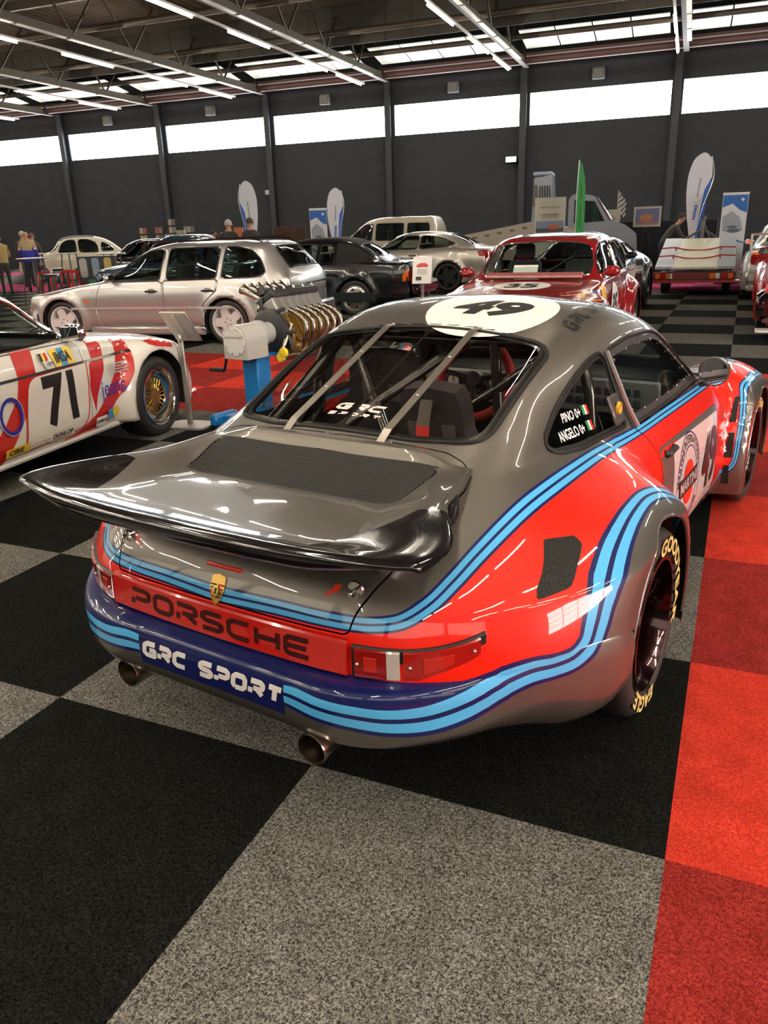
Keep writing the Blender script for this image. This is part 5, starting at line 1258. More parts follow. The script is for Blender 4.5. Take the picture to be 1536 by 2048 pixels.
# ---- dark red race saloon
def red_saloon():
    sp = dict(wb=2.56, r=.31, xs=[3.10, 2.95, 2.7, 2.4, 2.1, 1.88, 1.66, 1.46, 1.26, 1.0, .6, .2, -.05, -.3, -.5, -.8, -.95], sill=.20, low=.22, gmax=.44, wr=.56,
        top=[(3.10, .72), (2.95, .78), (2.7, .82), (2.4, .86), (2.1, .89), (1.88, .915), (1.66, 1.07), (1.46, 1.21), (1.26, 1.32), (1.0, 1.36), (.6, 1.375), (.2, 1.36), (-.05, 1.27), (-.3, 1.10), (-.5, .97), (-.8, .94), (-.95, .92)],
        belt=[(3.1, .68), (2.1, .84), (1.8, .86), (-.95, .87)], w=[(3.1, .79), (2.7, .82), (0, .83), (-.95, .80)], nose=.05, nosek=.08, track_f=.90, track_r=.92, tw=.25, style='eight', arch=.36, trim=CHROME,
        flares=[(0, .31, .37, .95, .55, .55), (2.56, .31, .37, .94, .55, .6)], side_glass=[[(1.72, .90), (.75, .90), (.72, 1.26), (1.2, 1.26), (1.45, 1.13)], [(.68, .90), (-.08, .92), (.05, 1.15), (.25, 1.25), (.66, 1.26)]],
        screen=[(1.86, -.2), (1.84, .5), (1.74, .66), (1.36, .54), (1.31, -.2)], backlight=[(.05, -.2), (.02, .47), (-.42, .57), (-.46, -.2)], doors=[('front_door', [(.70, .28), (1.80, .28), (1.82, .6), (1.76, .88), (.70, .88)])],
        cabin=(1.8, -.1), dash=.86, shelf=.88, seats=[.9], floor=.34, mirror=(1.66, .97), glass=GLASS_CLEAR)
    pm = paint('dark_red_paint', (.26, .010, .012), .2); car, full, w = build_car('red_race_saloon', sp, 'dark red race saloon facing the silver race coupe, with yellow stickers and number 35', 'car', (-1.14, 9.25), 270, pm)
    yel = mat('sticker_amber', (.75, .42, .03), .4); blue = mat('sticker_navy', (.05, .05, .25), .4)
    lay = [(WHITE, [[(2.2, .84), (2.95, .80), (2.95, .55), (2.2, .5)]]), (yel, [[(2.55, .86), (2.75, .84), (2.85, .40), (2.6, .40)], [(1.9, .84), (2.15, .84), (2.1, .3), (1.85, .3)]]), (blue, [[(2.3, .82), (2.5, .8), (2.45, .62), (2.3, .62)]]),
           (WHITE, [ellp(.5, .5, 1.3, .58)]), (INK, side_text('35', 1.3, .58, .34, .26, 1, .04))]
    side_decal('side_livery', lay, full, car, 1, off=.003); 
    decal('bonnet_number', [(WHITE, [ellp(.62, .46)]), (INK, text_fit('35', .36, .24, .04))], (2.35, 0, 2), (0, 1, 0), (-1, 0, 0), full, car, off=.003, back=0)
    mb = MB(); mb.box((1.92, .02, .945), (.10, 1.1, .035), rotm('Y', 25), bev=.012); mb.build('cowl_deflector', mat('perspex_edge', (.35, .12, .12), .2, coat=1), car)
    mb = MB(); mb.box((1.72, -.12, 1.0), (.005, .28, .11), rotm('Y', -35)); mb.build('windscreen_card', WHITE, car)
    mb = MB(); mb.tube(spline([(1.2, .55, .35), (1.3, .58, .9), (1.05, .50, 1.24), (.9, .3, 1.28), (.9, -.3, 1.28), (1.05, -.50, 1.24), (1.3, -.58, .9), (1.2, -.55, .35)], 4), .02, 8); mb.tube([(.3, .5, 1.26), (.3, -.5, .7)], .02, 8); mb.build('roll_cage', BLACK, car)
    end_decal('grille', [(BLACK, [rectp(1.3, .16, 0, .60)]), (LENS_CLEAR, [ellp(.16, .16, .5, .6), ellp(.16, .16, -.5, .6)])], full, car, True)
red_saloon()

# ---- dark sports car behind it
def dark_sports():
    sp = dict(wb=2.45, r=.33, xs=[3.2, 3.0, 2.75, 2.45, 2.1, 1.75, 1.5, 1.25, 1.0, .75, .45, .1, -.2, -.5, -.75, -.95], sill=.15, low=.18, gmax=.38, wr=.50,
        top=[(3.2, .50), (3.0, .60), (2.75, .70), (2.45, .78), (2.1, .83), (1.75, .88), (1.5, 1.0), (1.25, 1.12), (1.0, 1.20), (.75, 1.23), (.45, 1.21), (.1, 1.13), (-.2, 1.03), (-.5, .95), (-.75, .90), (-.95, .84)],
        belt=[(3.2, .46), (2.45, .76), (1.75, .82), (0, .86), (-.95, .78)], w=[(3.1, .78), (2.5, .93), (1.6, .88), (.9, .88), (0, .96), (-.95, .86)], nose=.08, track_f=.94, track_r=.97, tw=.28, style='eight', rim=mat('dark_alloy', (.05, .05, .05), .3, .8), rimk=.76,
        side_glass=[[(1.55, .88), (.55, .90), (.50, 1.12), (.95, 1.13), (1.25, 1.04)]], screen=[(1.72, -.2), (1.68, .5), (1.5, .6), (1.12, .5), (1.05, -.2)], backlight=[(.4, -.2), (.38, .38), (-.1, .45), (-.15, -.2)],
        flares=[(0, .33, .37, 1.0, .6, .6), (2.45, .33, .37, .97, .6, .6)], cabin=(1.6, .2), dash=.82, shelf=.80, seats=[.8], floor=.25, seath=.5, mirror=(1.45, .95), vlim=5.6)
    pm = paint('blue_black_paint', (.012, .014, .022), .16); car, full, w = build_car('dark_sports_car', sp, 'dark glossy sports car standing right behind the dark red saloon', 'car', (-1.50, 13.75), 268.5, pm)
    end_decal('head_light', [(LENS_CLEAR, [ellp(.24, .14, .66, .52), ellp(.24, .14, -.66, .52)])], full, car, True)
dark_sports()

# ---- cars at the edge of the carpet lane
def lane_saloon():
    sp = dict(wb=2.67, r=.31, xs=[3.35, 3.1, 2.7, 2.3, 2.05, 1.8, 1.55, 1.3, 1.0, .6, .2, -.1, -.3, -.55, -.8, -1.0, -1.08], sill=.18, low=.22, gmax=.42, wr=.55,
        top=[(3.35, .68), (3.1, .74), (2.7, .80), (2.3, .86), (2.05, .90), (1.8, 1.04), (1.55, 1.19), (1.3, 1.31), (1.0, 1.37), (.6, 1.385), (.2, 1.37), (-.1, 1.27), (-.3, 1.13), (-.55, 1.01), (-.8, .99), (-1.0, .98), (-1.08, .96)],
        belt=[(3.35, .64), (2.3, .83), (0, .90), (-1.08, .93)], w=[(3.35, .78), (2.6, .84), (0, .85), (-1.08, .82)], nose=.06, tail=.05, tailk=.06, tailz=.66, track_f=.87, track_r=.88, style='disc', rim=ALU, flares=[(0, .31, .35, .92, .6, .6), (2.67, .31, .35, .91, .5, .6)],
        side_glass=[[(1.75, .93), (.80, .93), (.78, 1.28), (1.2, 1.27), (1.5, 1.13)], [(.72, .93), (.0, .95), (.05, 1.1), (.25, 1.28), (.7, 1.28)]], screen=[(2.0, -.2), (1.95, .6), (1.45, .54), (1.4, -.2)], backlight=[(.05, -.2), (.02, .48), (-.42, .58), (-.48, -.2)],
        cabin=(1.8, -.1), dash=.88, shelf=.9, seats=[.85, .1], floor=.36, mirror=(1.66, .98))
    pm = mat('smoke_silver', (.50, .50, .46), .3, .5, coat=1); car, full, w = build_car('winged_saloon', sp, 'pale silver saloon with a high boot spoiler at the far end of the grey lane', 'car', (1.93, 15.40), 90, pm)
    end_decal('tail_light', [(mat('dark_red_lens', (.22, .006, .006)), [[(.50, .66), (.80, .66), (.80, .88), (.52, .88)], [(-.80, .66), (-.50, .66), (-.52, .88), (-.80, .88)]]), (LENS_ORANGE, [rectp(.26, .04, .66, .86), rectp(.26, .04, -.66, .86)])], full, car, False)
    mb = MB(); mb.prism([(-1.12, 1.16), (-.86, 1.17), (-.84, 1.19), (-1.13, 1.20)], -.80, .80, 'xz')
    for sg in (-1, 1): mb.prism([(-1.14, .93), (-.80, .95), (-.86, 1.18), (-1.13, 1.19)], sg*.80, sg*.84, 'xz')
    mb.build('boot_spoiler', pm, car)
    mb = MB(); mb.box((-1.16, 0, .46), (.18, 1.72, .24), bev=.06); mb.box((-1.15, 0, .27), (.14, 1.66, .10), bev=.03); mb.build('rear_bumper', pm, car)
    sp2 = dict(sp); sp2.update(flares=[(0, .31, .35, .93, .6, .6), (2.67, .31, .35, .93, .6, .6)], rim=ALU, style='eight')
    pm2 = paint('bright_red_paint', (.50, .012, .010), .2); car, full, w = build_car('red_black_saloon', sp2, 'red saloon with black bumper and white sill strip, at the near end of the lane', 'car', (2.14, 10.50), 90, pm2)
    mb = MB(); mb.box((-1.14, 0, .42), (.22, 1.82, .34), bev=.07); mb.box((-.60, .86, .42), (.75, .12, .34), bev=.05); mb.box((-.60, -.86, .42), (.75, .12, .34), bev=.05); mb.build('rear_bumper', GLOSSBLACK, car)
    mb = MB(); mb.box((-1.12, 0, .13), (.26, 1.80, .035), bev=.01); mb.build('diffuser_strip', WHITE, car)
    end_decal('tail_light', [(LENS_RED, [rectp(.32, .16, .66, .76), rectp(.32, .16, -.66, .76)])], full, car, False)
lane_saloon()

# ---- small rounded economy car
def round_car():
    sp = dict(wb=2.40, r=.30, xs=[3.0, 2.8, 2.5, 2.2, 1.95, 1.75, 1.6, 1.4, 1.15, .8, .4, 0, -.3, -.55, -.75, -.88], sill=.30, low=.32, gmax=.5, wr=.50,
        top=[(3.0, .72), (2.8, .86), (2.5, .98), (2.2, 1.03), (1.95, 1.05), (1.75, 1.20), (1.6, 1.38), (1.4, 1.52), (1.15, 1.58), (.8, 1.60), (.4, 1.585), (0, 1.50), (-.3, 1.36), (-.55, 1.17), (-.75, .98), (-.88, .82)],
        belt=[(3.0, .68), (1.95, .96), (0, .98), (-.88, .78)], w=[(3.0, .30), (2.5, .42), (2.0, .60), (1.7, .70), (0, .72), (-.88, .62)], nose=.05, tail=.04, track_f=.70, track_r=.70, tw=.14, style='disc', rim=mat('cream_rim', (.6, .56, .46), .4), rimk=.62, glass_round=.12,
        side_glass=[[(1.66, 1.0), (.98, 1.0), (.98, 1.46), (1.30, 1.45), (1.5, 1.32)], [(.90, 1.0), (.20, 1.0), (.25, 1.32), (.50, 1.46), (.90, 1.47)], [(.12, 1.02), (-.40, 1.04), (-.15, 1.26), (.08, 1.38)]],
        screen=[(1.93, -.2), (1.91, .55), (1.60, .55), (1.58, -.2)], cabin=(1.8, -.3), dash=1.0, shelf=.95, floor=.42, seats=[.9], seatcol=(.10, .08, .06), vlim=5.2)
    pm = paint('ivory_paint', (.60, .56, .44), .35); car, full, w = build_car('economy_car', sp, 'ivory rounded economy car with grey canvas roof near the dark wall', 'car', (-21.6, 22.9), 228, pm)
    S = car_surface(sp); sd = np.where(S.v[:, 4] > 6.2, np.maximum(np.maximum(S.v[:, 0]-1.52, .30-S.v[:, 0]), (6.3-S.v[:, 4])*.2), 1); S.split(sd)[0].offset(.01).obj('canvas_roof', mat('grey_canvas', (.10, .12, .14), .8), car, thick=.01)
    for sg in (-1, 1):
        for xc in (2.40,):
            mb = MB(); mb.lathe([(.36, -.10), (.39, .0), (.36, .09)], (xc, sg*.62, .30), 'y', 20, a0=0, a1=math.pi); mb.xf(lambda p: (p[0], p[1], p[2])); mb.build('fender', pm, car)
        mb = MB(); mb.lathe([(0, .05), (.06, .045), (.08, 0), (.05, -.08), (0, -.1)], (2.75, sg*.42, .78), 'x', 20); mb.build('head_light', LENS_CLEAR, car)
round_car()
def classic(name, label, loc, deg, pm, top, extra=None, glass_m=GLASS_DARK):
    sp = dict(wb=2.4, r=.30, xs=[2.95, 2.8, 2.5, 2.2, 1.9, 1.7, 1.5, 1.3, 1.0, .6, .2, -.1, -.3, -.5, -.75, -.9], sill=.22, low=.25, gmax=.42, wr=.50,
        top=[(2.95, .70), (2.8, .78), (2.5, .84), (2.2, .87), (1.9, .90), (1.7, .98+(.06 if top > 1.2 else -.05)), (1.5, min(top, 1.18)), (1.3, min(top, 1.30)), (1.0, top-.02), (.6, top), (.2, top-.02), (-.1, min(top, 1.24)), (-.3, min(top, 1.08)), (-.5, min(top, .96)), (-.75, .90), (-.9, .87)],
        belt=[(2.95, .66), (1.9, .83), (0, .86), (-.9, .84)], w=[(2.95, .70), (2.5, .78), (0, .79), (-.9, .74)], nose=.05, tail=.04, track_f=.77, track_r=.77, tw=.17, style='disc', rim=CHROME, trim=CHROME,
        side_glass=[[(1.60, .89), (.70, .89), (.68, top-.11), (1.12, top-.11), (1.35, 1.10)], [(.62, .89), (-.10, .91), (.10, 1.12), (.30, top-.12), (.60, top-.11)]] if top > 1.2 else [], screen=[(1.84, -.2), (1.80, .5), (1.40, .5), (1.36, -.2)], backlight=[(.0, -.2), (-.02, .42), (-.36, .5), (-.40, -.2)],
        cabin=(1.7, -.1), dash=.85, shelf=.86, seats=[.8] if top > 1.2 else None, floor=.34, glass=glass_m)
    if top <= 1.2: sp.pop('backlight'); sp.pop('screen')
    c, full, w = build_car(name, sp, label, 'car', loc, deg, pm)
    end_decal('head_light', [(LENS_CLEAR, [ellp(.17, .17, .55, .62), ellp(.17, .17, -.55, .62)]), (BLACK, [rectp(.7, .14, 0, .6)])], full, c, True)
    return c
classic('black_saloon', 'black classic saloon with chrome window frames beyond the recycling bins', (-15.9, 19.9), 200, paint('deep_black_paint', (.008, .009, .012)), 1.42)
classic('blue_saloon', 'dark blue saloon whose roof shows just above the silver estate bonnet', (-10.7, 14.75), 190, paint('midnight_blue_paint', (.02, .05, .10), .2), 1.50)
classic('red_convertible', 'red open-top car standing beyond the man in the blue jacket', (-21.9, 16.6), 215, paint('bright_red_paint', (.50, .012, .010)), .92)
classic('navy_car', 'dark navy car whose nose shows left of the bar tables', (-20.3, 13.2), 240, paint('navy_paint_car', (.01, .015, .05), .2), 1.10)
# ---------------------------------------------------------------- exhibition hall (walls turned 3.4 degrees against the carpet grid)
HA = math.atan(.05879)
U0, U1, V0, V1, ZR = -48, 18, -9.5, 34.49, 9.6
def hallobj(mb, name, mats, kind='structure', **kw):
    o = mb.build(name, mats, **kw); o.rotation_euler = (0, 0, HA)
    if kind: o['kind'] = kind
    return o
def h2g(u, v): return (u*math.cos(HA)-v*math.sin(HA), u*math.sin(HA)+v*math.cos(HA))
def carpet(name, dark, light, sc=1.0):
    m = mat(name, dark, 1, spec=.05); nt = m.node_tree; L = nt.links; tc = nd(nt, 'ShaderNodeTexCoord')
    vo = nd(nt, 'ShaderNodeTexNoise'); vo.inputs['Scale'].default_value = 150*sc; vo.inputs['Detail'].default_value = 3; vo.inputs['Roughness'].default_value = .7; vo.inputs['Distortion'].default_value = 1.2
    n2 = nd(nt, 'ShaderNodeTexNoise'); n2.inputs['Scale'].default_value = 9; n2.inputs['Detail'].default_value = 4
    L.new(tc.outputs['Object'], vo.inputs['Vector']); L.new(tc.outputs['Object'], n2.inputs['Vector'])
    cr = nd(nt, 'ShaderNodeValToRGB'); e = cr.color_ramp.elements; e[0].position = .42; e[0].color = (*dark, 1); e[1].position = .62; e[1].color = (*light, 1)
    L.new(vo.outputs[0], cr.inputs[0]); mr = nd(nt, 'ShaderNodeMapRange'); mr.inputs[1].default_value = .3; mr.inputs[2].default_value = .7; mr.inputs[3].default_value = .82; mr.inputs[4].default_value = 1.12
    L.new(n2.outputs[0], mr.inputs[0]); mx = nd(nt, 'ShaderNodeMixRGB', blend_type='MULTIPLY'); mx.inputs[0].default_value = 1; L.new(cr.outputs[0], mx.inputs[1]); L.new(mr.outputs[0], mx.inputs[2])
    L.new(mx.outputs[0], nt.nodes['Principled BSDF'].inputs['Base Color'])
    bp = nd(nt, 'ShaderNodeBump'); bp.inputs['Strength'].default_value = .8; bp.inputs['Distance'].default_value = .006; L.new(vo.outputs[0], bp.inputs['Height']); L.new(bp.outputs[0], nt.nodes['Principled BSDF'].inputs['Normal'])
    return m
CP = [carpet('carpet_black', (.002, .002, .0018), (.020, .0195, .018)), carpet('carpet_grey', (.032, .030, .028), (.31, .295, .26)),
      carpet('carpet_dark_red', (.17, .012, .011), (.42, .045, .034)), carpet('carpet_red', (.48, .024, .014), (.78, .075, .042)),
      carpet('carpet_dark_pink', (.20, .020, .065), (.36, .06, .14)), carpet('carpet_pink', (.40, .035, .13), (.60, .10, .25))]
# one carpet tile per square metre
V = []; F = []; MI = []
nx0, nx1, ny0, ny1 = -52, 20, -14, 40
idx = {}
for j in range(ny0, ny1+1):
    for i in range(nx0, nx1+1): idx[(i, j)] = len(V); V.append((i, j, 0))
for j in range(ny0, ny1):
    for i in range(nx0, nx1):
        odd = (i+j) % 2; F.append((idx[(i, j)], idx[(i+1, j)], idx[(i+1, j+1)], idx[(i, j+1)]))
        if (4 <= j < 7 and i < 1) or (i >= 1 and j < 7): base = 2
        elif 17 <= j < 20 or 26 <= j < 28: base = 4
        else: base = 0
        MI.append(base+odd)
fo = meshobj('floor', V, F, CP, midx=MI); fo['kind'] = 'structure'
WALL = noise_mat('wall_dark', (.040, .045, .051), (.044, .049, .055), 1.5, .8)
COLM = mat('column_paint', (.022, .028, .036), .5)
mb = MB(); ww = V1+.15
zb, zt = 5.345, 6.557
mb.box(((U0+U1)/2, ww, zb/2), (U1-U0, .3, zb)); mb.box(((U0+U1)/2, ww, (zt+ZR)/2), (U1-U0, .3, ZR-zt))
cols = [-.06-6*k for k in range(-2, 8)]
for u in cols: mb.box((u, ww, (zb+zt)/2), (.44, .3, zt-zb))
hallobj(mb, 'wall_back', WALL)
for n, u in enumerate(cols):
    mb = MB(); mb.box((u, V1-.16, 3.75), (.05, .30, 7.5)); mb.box((u, V1-.31, 3.75), (.28, .02, 7.5)); mb.box((u, V1-.01, 3.75), (.28, .02, 7.5)); hallobj(mb, 'trim_%d' % (n+1), COLM)
    if u+6 < U1:
        pass
PANE = mat('frosted_daylight', (.93, .97, 1.0), .5, emit=WINDOW_LIGHT)
for n, u in enumerate(cols[:-1]):
    mb = MB(); mb.box((u-3, V1+.10, (zb+zt)/2), (5.56, .02, zt-zb)); hallobj(mb, 'window_%d' % (n+1), PANE)
mb = MB(); mb.box((U0-.1, (V0+V1)/2, ZR/2), (.2, V1-V0, ZR)); hallobj(mb, 'wall_left', WALL)
mb = MB(); mb.box((U1+.1, (V0-6)/2, ZR/2), (.2, -6-V0, ZR)); mb.box((U1+.1, (5+V1)/2, ZR/2), (.2, V1-5, ZR)); mb.box((U1+.1, -.5, (5+ZR)/2), (.2, 11, ZR-5)); hallobj(mb, 'wall_right', WALL)
mb = MB(); mb.box((U1+.15, -.5, 2.5), (.04, 11, 5)); hallobj(mb, 'door_added', mat('added_door_glow', (1.0, .97, .90), .5, emit=DOOR_FILL))  # unseen glowing door, added to light the car's flank and red carpet
mb = MB()
for k in range(6): mb.box((U1+.08, -6+k*2.2, 2.5), (.08, .08, 5))
for k in range(5): mb.box((U1+.08, -.5, k*1.25+.03), (.08, 11, .06))
hallobj(mb, 'trim_70', COLM)  # bars across the added door
mb = MB(); mb.box(((U0+U1)/2, V0-.1, 1.75), (U1-U0, .2, 3.5)); mb.box(((U0+U1)/2, V0-.1, (7+ZR)/2), (U1-U0, .2, ZR-7))
for u in cols: mb.box((u, V0-.1, 5.25), (.5, .2, 3.5))
mb.box(((cols[-1]+U0)/2, V0-.1, 5.25), (cols[-1]-U0, .2, 3.5)); mb.box(((cols[0]+U1)/2, V0-.1, 5.25), (U1-cols[0], .2, 3.5)); hallobj(mb, 'wall_front', WALL)
FILL_PANE = mat('added_front_panes', (1.0, .95, .86), .5, emit=REAR_FILL)  # unseen glowing windows, added for more light on the car's tail
for n, u in enumerate(cols[:-1]):
    mb = MB(); mb.box((u-3, V0-.12, 5.25), (5.5, .02, 3.5)); hallobj(mb, 'window_%d' % (40+n), FILL_PANE)
# roof deck of profiled sheet on purlins and trusses
DECK = mat('roof_deck', (.060, .043, .026), .6)
mb = MB(); P = []; u = U0
while u < U1:
    P += [(u, 0), (u+.12, 0), (u+.16, .07), (u+.28, .07)]; u += .32
for seg in range(0, 1):
    vv = [(p[0], V0, ZR-.25+p[1]) for p in P]+[(p[0], V1-2.2, ZR-.25+p[1]) for p in P]; n = len(P)
    mb.add(vv, [(i, i+1, n+i+1, n+i) for i in range(n-1)])
mb.box(((U0+U1)/2, (V0+V1)/2, ZR+.1), (U1-U0, V1-V0, .1))
hallobj(mb, 'ceiling', DECK)
STEEL = mat('truss_steel', (.055, .043, .028), .55, .3); PUR = mat('purlin_steel', (.075, .062, .045), .5, .3)
k_ = 0
for u in cols:
    for zz, nm in ((7.25, 'b'), (9.15, 't')):
        pass
    mb = MB(); mb.box((u+.22, (V0+V1)/2-.3, 7.36), (.20, V1-V0-1.2, .035)); mb.box((u+.22, (V0+V1)/2-.3, 7.50), (.03, V1-V0-1.2, .26)); mb.box((u+.22, (V0+V1)/2-.3, 9.2), (.20, V1-V0-1.2, .16))
    v = V0+.8; k = 0
    while v < V1-3.4:
        mb.tube([(u+.22, v, 7.5), (u+.22, v+1.5, 9.15)], .045, 5); mb.tube([(u+.22, v+1.5, 9.15), (u+.22, v+3.0, 7.5)], .045, 5); v += 3.0
    hallobj(mb, 'trim_%d' % (30+k_), STEEL); k_ += 1
for v in (-6, -1, 4, 9, 13.6, 18.2, 22.8, 27.4, 31.0):
    mb = MB(); mb.tube([(U0, v, 8.0 if v < 30 else 7.95), (U1, v, 8.0 if v < 30 else 7.95)], .10, 10); mb.box(((U0+U1)/2, v+.25, 9.05), (U1-U0, .12, .28))
    hallobj(mb, 'trim_%d' % (30+k_), PUR); k_ += 1
# smoke board, pipe and translucent strip under the eaves
mb = MB(); mb.box(((U0+U1)/2, 28.4, 8.55), (U1-U0, .06, 1.5)); 
for i in range(64): mb.box((U0+1+i, 28.36, 8.55), (.05, .03, 1.5))
hallobj(mb, 'trim_60', mat('smoke_board', (.045, .040, .033), .8))
mb = MB(); mb.tube([(U0, 33.2, 7.52), (U1, 33.2, 7.52)], .13, 12); mb.box(((U0+U1)/2, 33.9, 7.78), (U1-U0, 1.1, .10)); hallobj(mb, 'trim_61', mat('eaves_brown', (.10, .05, .045), .5))
TRS = mat('translucent_sheet', (.62, .64, .54), .5, emit=.17)
for n, u in enumerate(cols[:-1]):
    mb = MB()
    for k in range(4): mb.box((u-5.0+k*1.33, 31.9, 8.02+.0), (1.28, 1.7, .03), rotm('X', -10))
    hallobj(mb, 'window_%d' % (20+n), TRS)
# fluorescent light lines: one rail per truss line, tubes in pairs with gaps
TUBE = mat('fluorescent_tube', (1.0, .89, .72), .5, emit=TUBE_LIGHT); RAIL = mat('light_rail', (.42, .40, .36), .5); GUT = mat('sheet_segment', (.36, .34, .30), .5)
tube0 = None
for r_, u in enumerate(cols):
    x, y = h2g(u, 0)
    rail = thing('lighting_rail', 'long ceiling rail carrying fluorescent tubes, one of the parallel light lines', 'lamp rail', (x, y, 0), HA, 'fluorescent rails under the roof')
    rail['label'] = 'long ceiling light rail over the %s wall column counted from the trailer deck' % ['third hidden', 'second hidden', 'first', 'second', 'third', 'fourth', 'fifth', 'sixth', 'seventh', 'eighth'][r_]
    mb = MB(); mb.box((0, 12.2, 7.03), (.07, 38.6, .06)); mb.build('rail', RAIL, rail)
    mb = MB(); v = -7
    while v < 31.5: mb.box((.34, v+1.0, 7.33), (.15, 1.95, .03)); v += 2.15
    mb.build('reflector_strip', GUT, rail)
    for vi, v in enumerate((28.75, 25.41, 20.97, 16.65, 3.7, -.6, -4.9)):
        if u > 6.1 and v < 10: pass
        if tube0 is None:
            mb = MB(); mb.tube([(0, -.0, 0), (0, 2.45, 0)], .030, 8); tube0 = mb.build('fluorescent_tube', TUBE); t = tube0
        else: t = tube0.copy(); COL.objects.link(t)
        px, py = h2g(u-.02, v); t.location = (px, py, 6.95); t.rotation_euler = (0, 0, HA)
        tag(t, 'lit fluorescent tube, number %s from the window wall on the %s rail' % (['one', 'two', 'three', 'four', 'five', 'six', 'seven', 'eight', 'nine'][vi], ['third hidden', 'second hidden', 'first', 'second', 'third', 'fourth', 'fifth', 'sixth', 'seventh', 'eighth'][r_]), 'fluorescent lamp', 'fluorescent tubes in the light lines')
# closer light lines added behind the viewer, unseen, to brighten the near hall
for r_, u in enumerate((8.9, 2.9, -3.1, -9.1, -15.1)):
    x, y = h2g(u, 0); rail = thing('lighting_rail', 'added unseen short light rail over the %s' % ['far side aisle', 'red carpet lane', 'entrance carpet', 'car 71 side', 'outer aisle'][r_], 'lamp rail', (x, y, 0), HA, 'fluorescent rails under the roof')
    mb = MB(); mb.box((0, -2.4, 7.03), (.07, 12.6, .06)); mb.build('rail', RAIL, rail)
    for vi, v in enumerate((-8.4, -5.3, -2.2, .9)):
        t = tube0.copy(); COL.objects.link(t); px, py = h2g(u, v); t.location = (px, py, 6.95); t.rotation_euler = (0, 0, HA)
        tag(t, 'added unseen fluorescent tube, number %s on the short rail over the %s' % (['one', 'two', 'three', 'four'][vi], ['far side aisle', 'red carpet lane', 'entrance carpet', 'car 71 side', 'outer aisle'][r_]), 'fluorescent lamp', 'fluorescent tubes in the light lines')
# small boxes on the wall
for ui, u in enumerate((-3.1, -9.1, -15.1, -21.1, -27.1)):
    x, y = h2g(u, V1-.14); mb = MB(); mb.box((0, 0, 0), (.48, .26, .42), bev=.03); mb.box((0, -.14, 0), (.36, .02, .30), m=1)
    o = mb.build('wall_heater', [mat('fixture_grey', (.10, .11, .11), .5), mat('fixture_face', (.16, .17, .16), .5)], loc=(x, y, 7.02)); o.rotation_euler = (0, 0, HA)
    tag(o, 'small grey box fixture above the %s window strip, counted from the trailer deck' % ['first full', 'second', 'third', 'fourth', 'fifth'][ui], 'wall fixture', 'fixtures above the window strips')
x, y = h2g(-18.35, V1-.12); mb = MB(); mb.box((0, 0, 0), (.30, .14, .22), bev=.03); o = mb.build('junction_box', mat('fixture_light', (.5, .5, .46), .5), loc=(x, y, 3.28)); tag(o, 'small white electrical box on the wall beside a dark column', 'electrical box')
mb = MB(); mb.tube([(0, 0, 0), (0, 0, 3.0)], .03, 6); o = mb.build('cable_conduit', mat('conduit_grey', (.25, .28, .30), .5), loc=(x+.18, y, 3.4)); tag(o, 'thin grey conduit running up from the white electrical box', 'conduit')
x, y = h2g(-6.5, V1-.25); mb = MB(); mb.box((0, 0, 0), (.52, .3, .26), bev=.04); mb.box((-.0, -.16, 0), (.44, .02, .20), m=1); o = mb.build('flood_lamp', [BLACK, mat('lamp_glow', (1, .95, .75), .5, emit=2)], loc=(x, y, 4.05)); tag(o, 'lit white floodlight on the dark wall left of the tall machine tower', 'floodlight')
mb = MB(); mb.tube([(0, 0, 0), (0, 0, 3.4)], .025, 6); o = mb.build('cable_conduit', mat('conduit_grey', (.25, .28, .30), .5), loc=(x+.35, y+.1, 4.1)); tag(o, 'thin pale conduit on the wall rising above the floodlight', 'conduit')
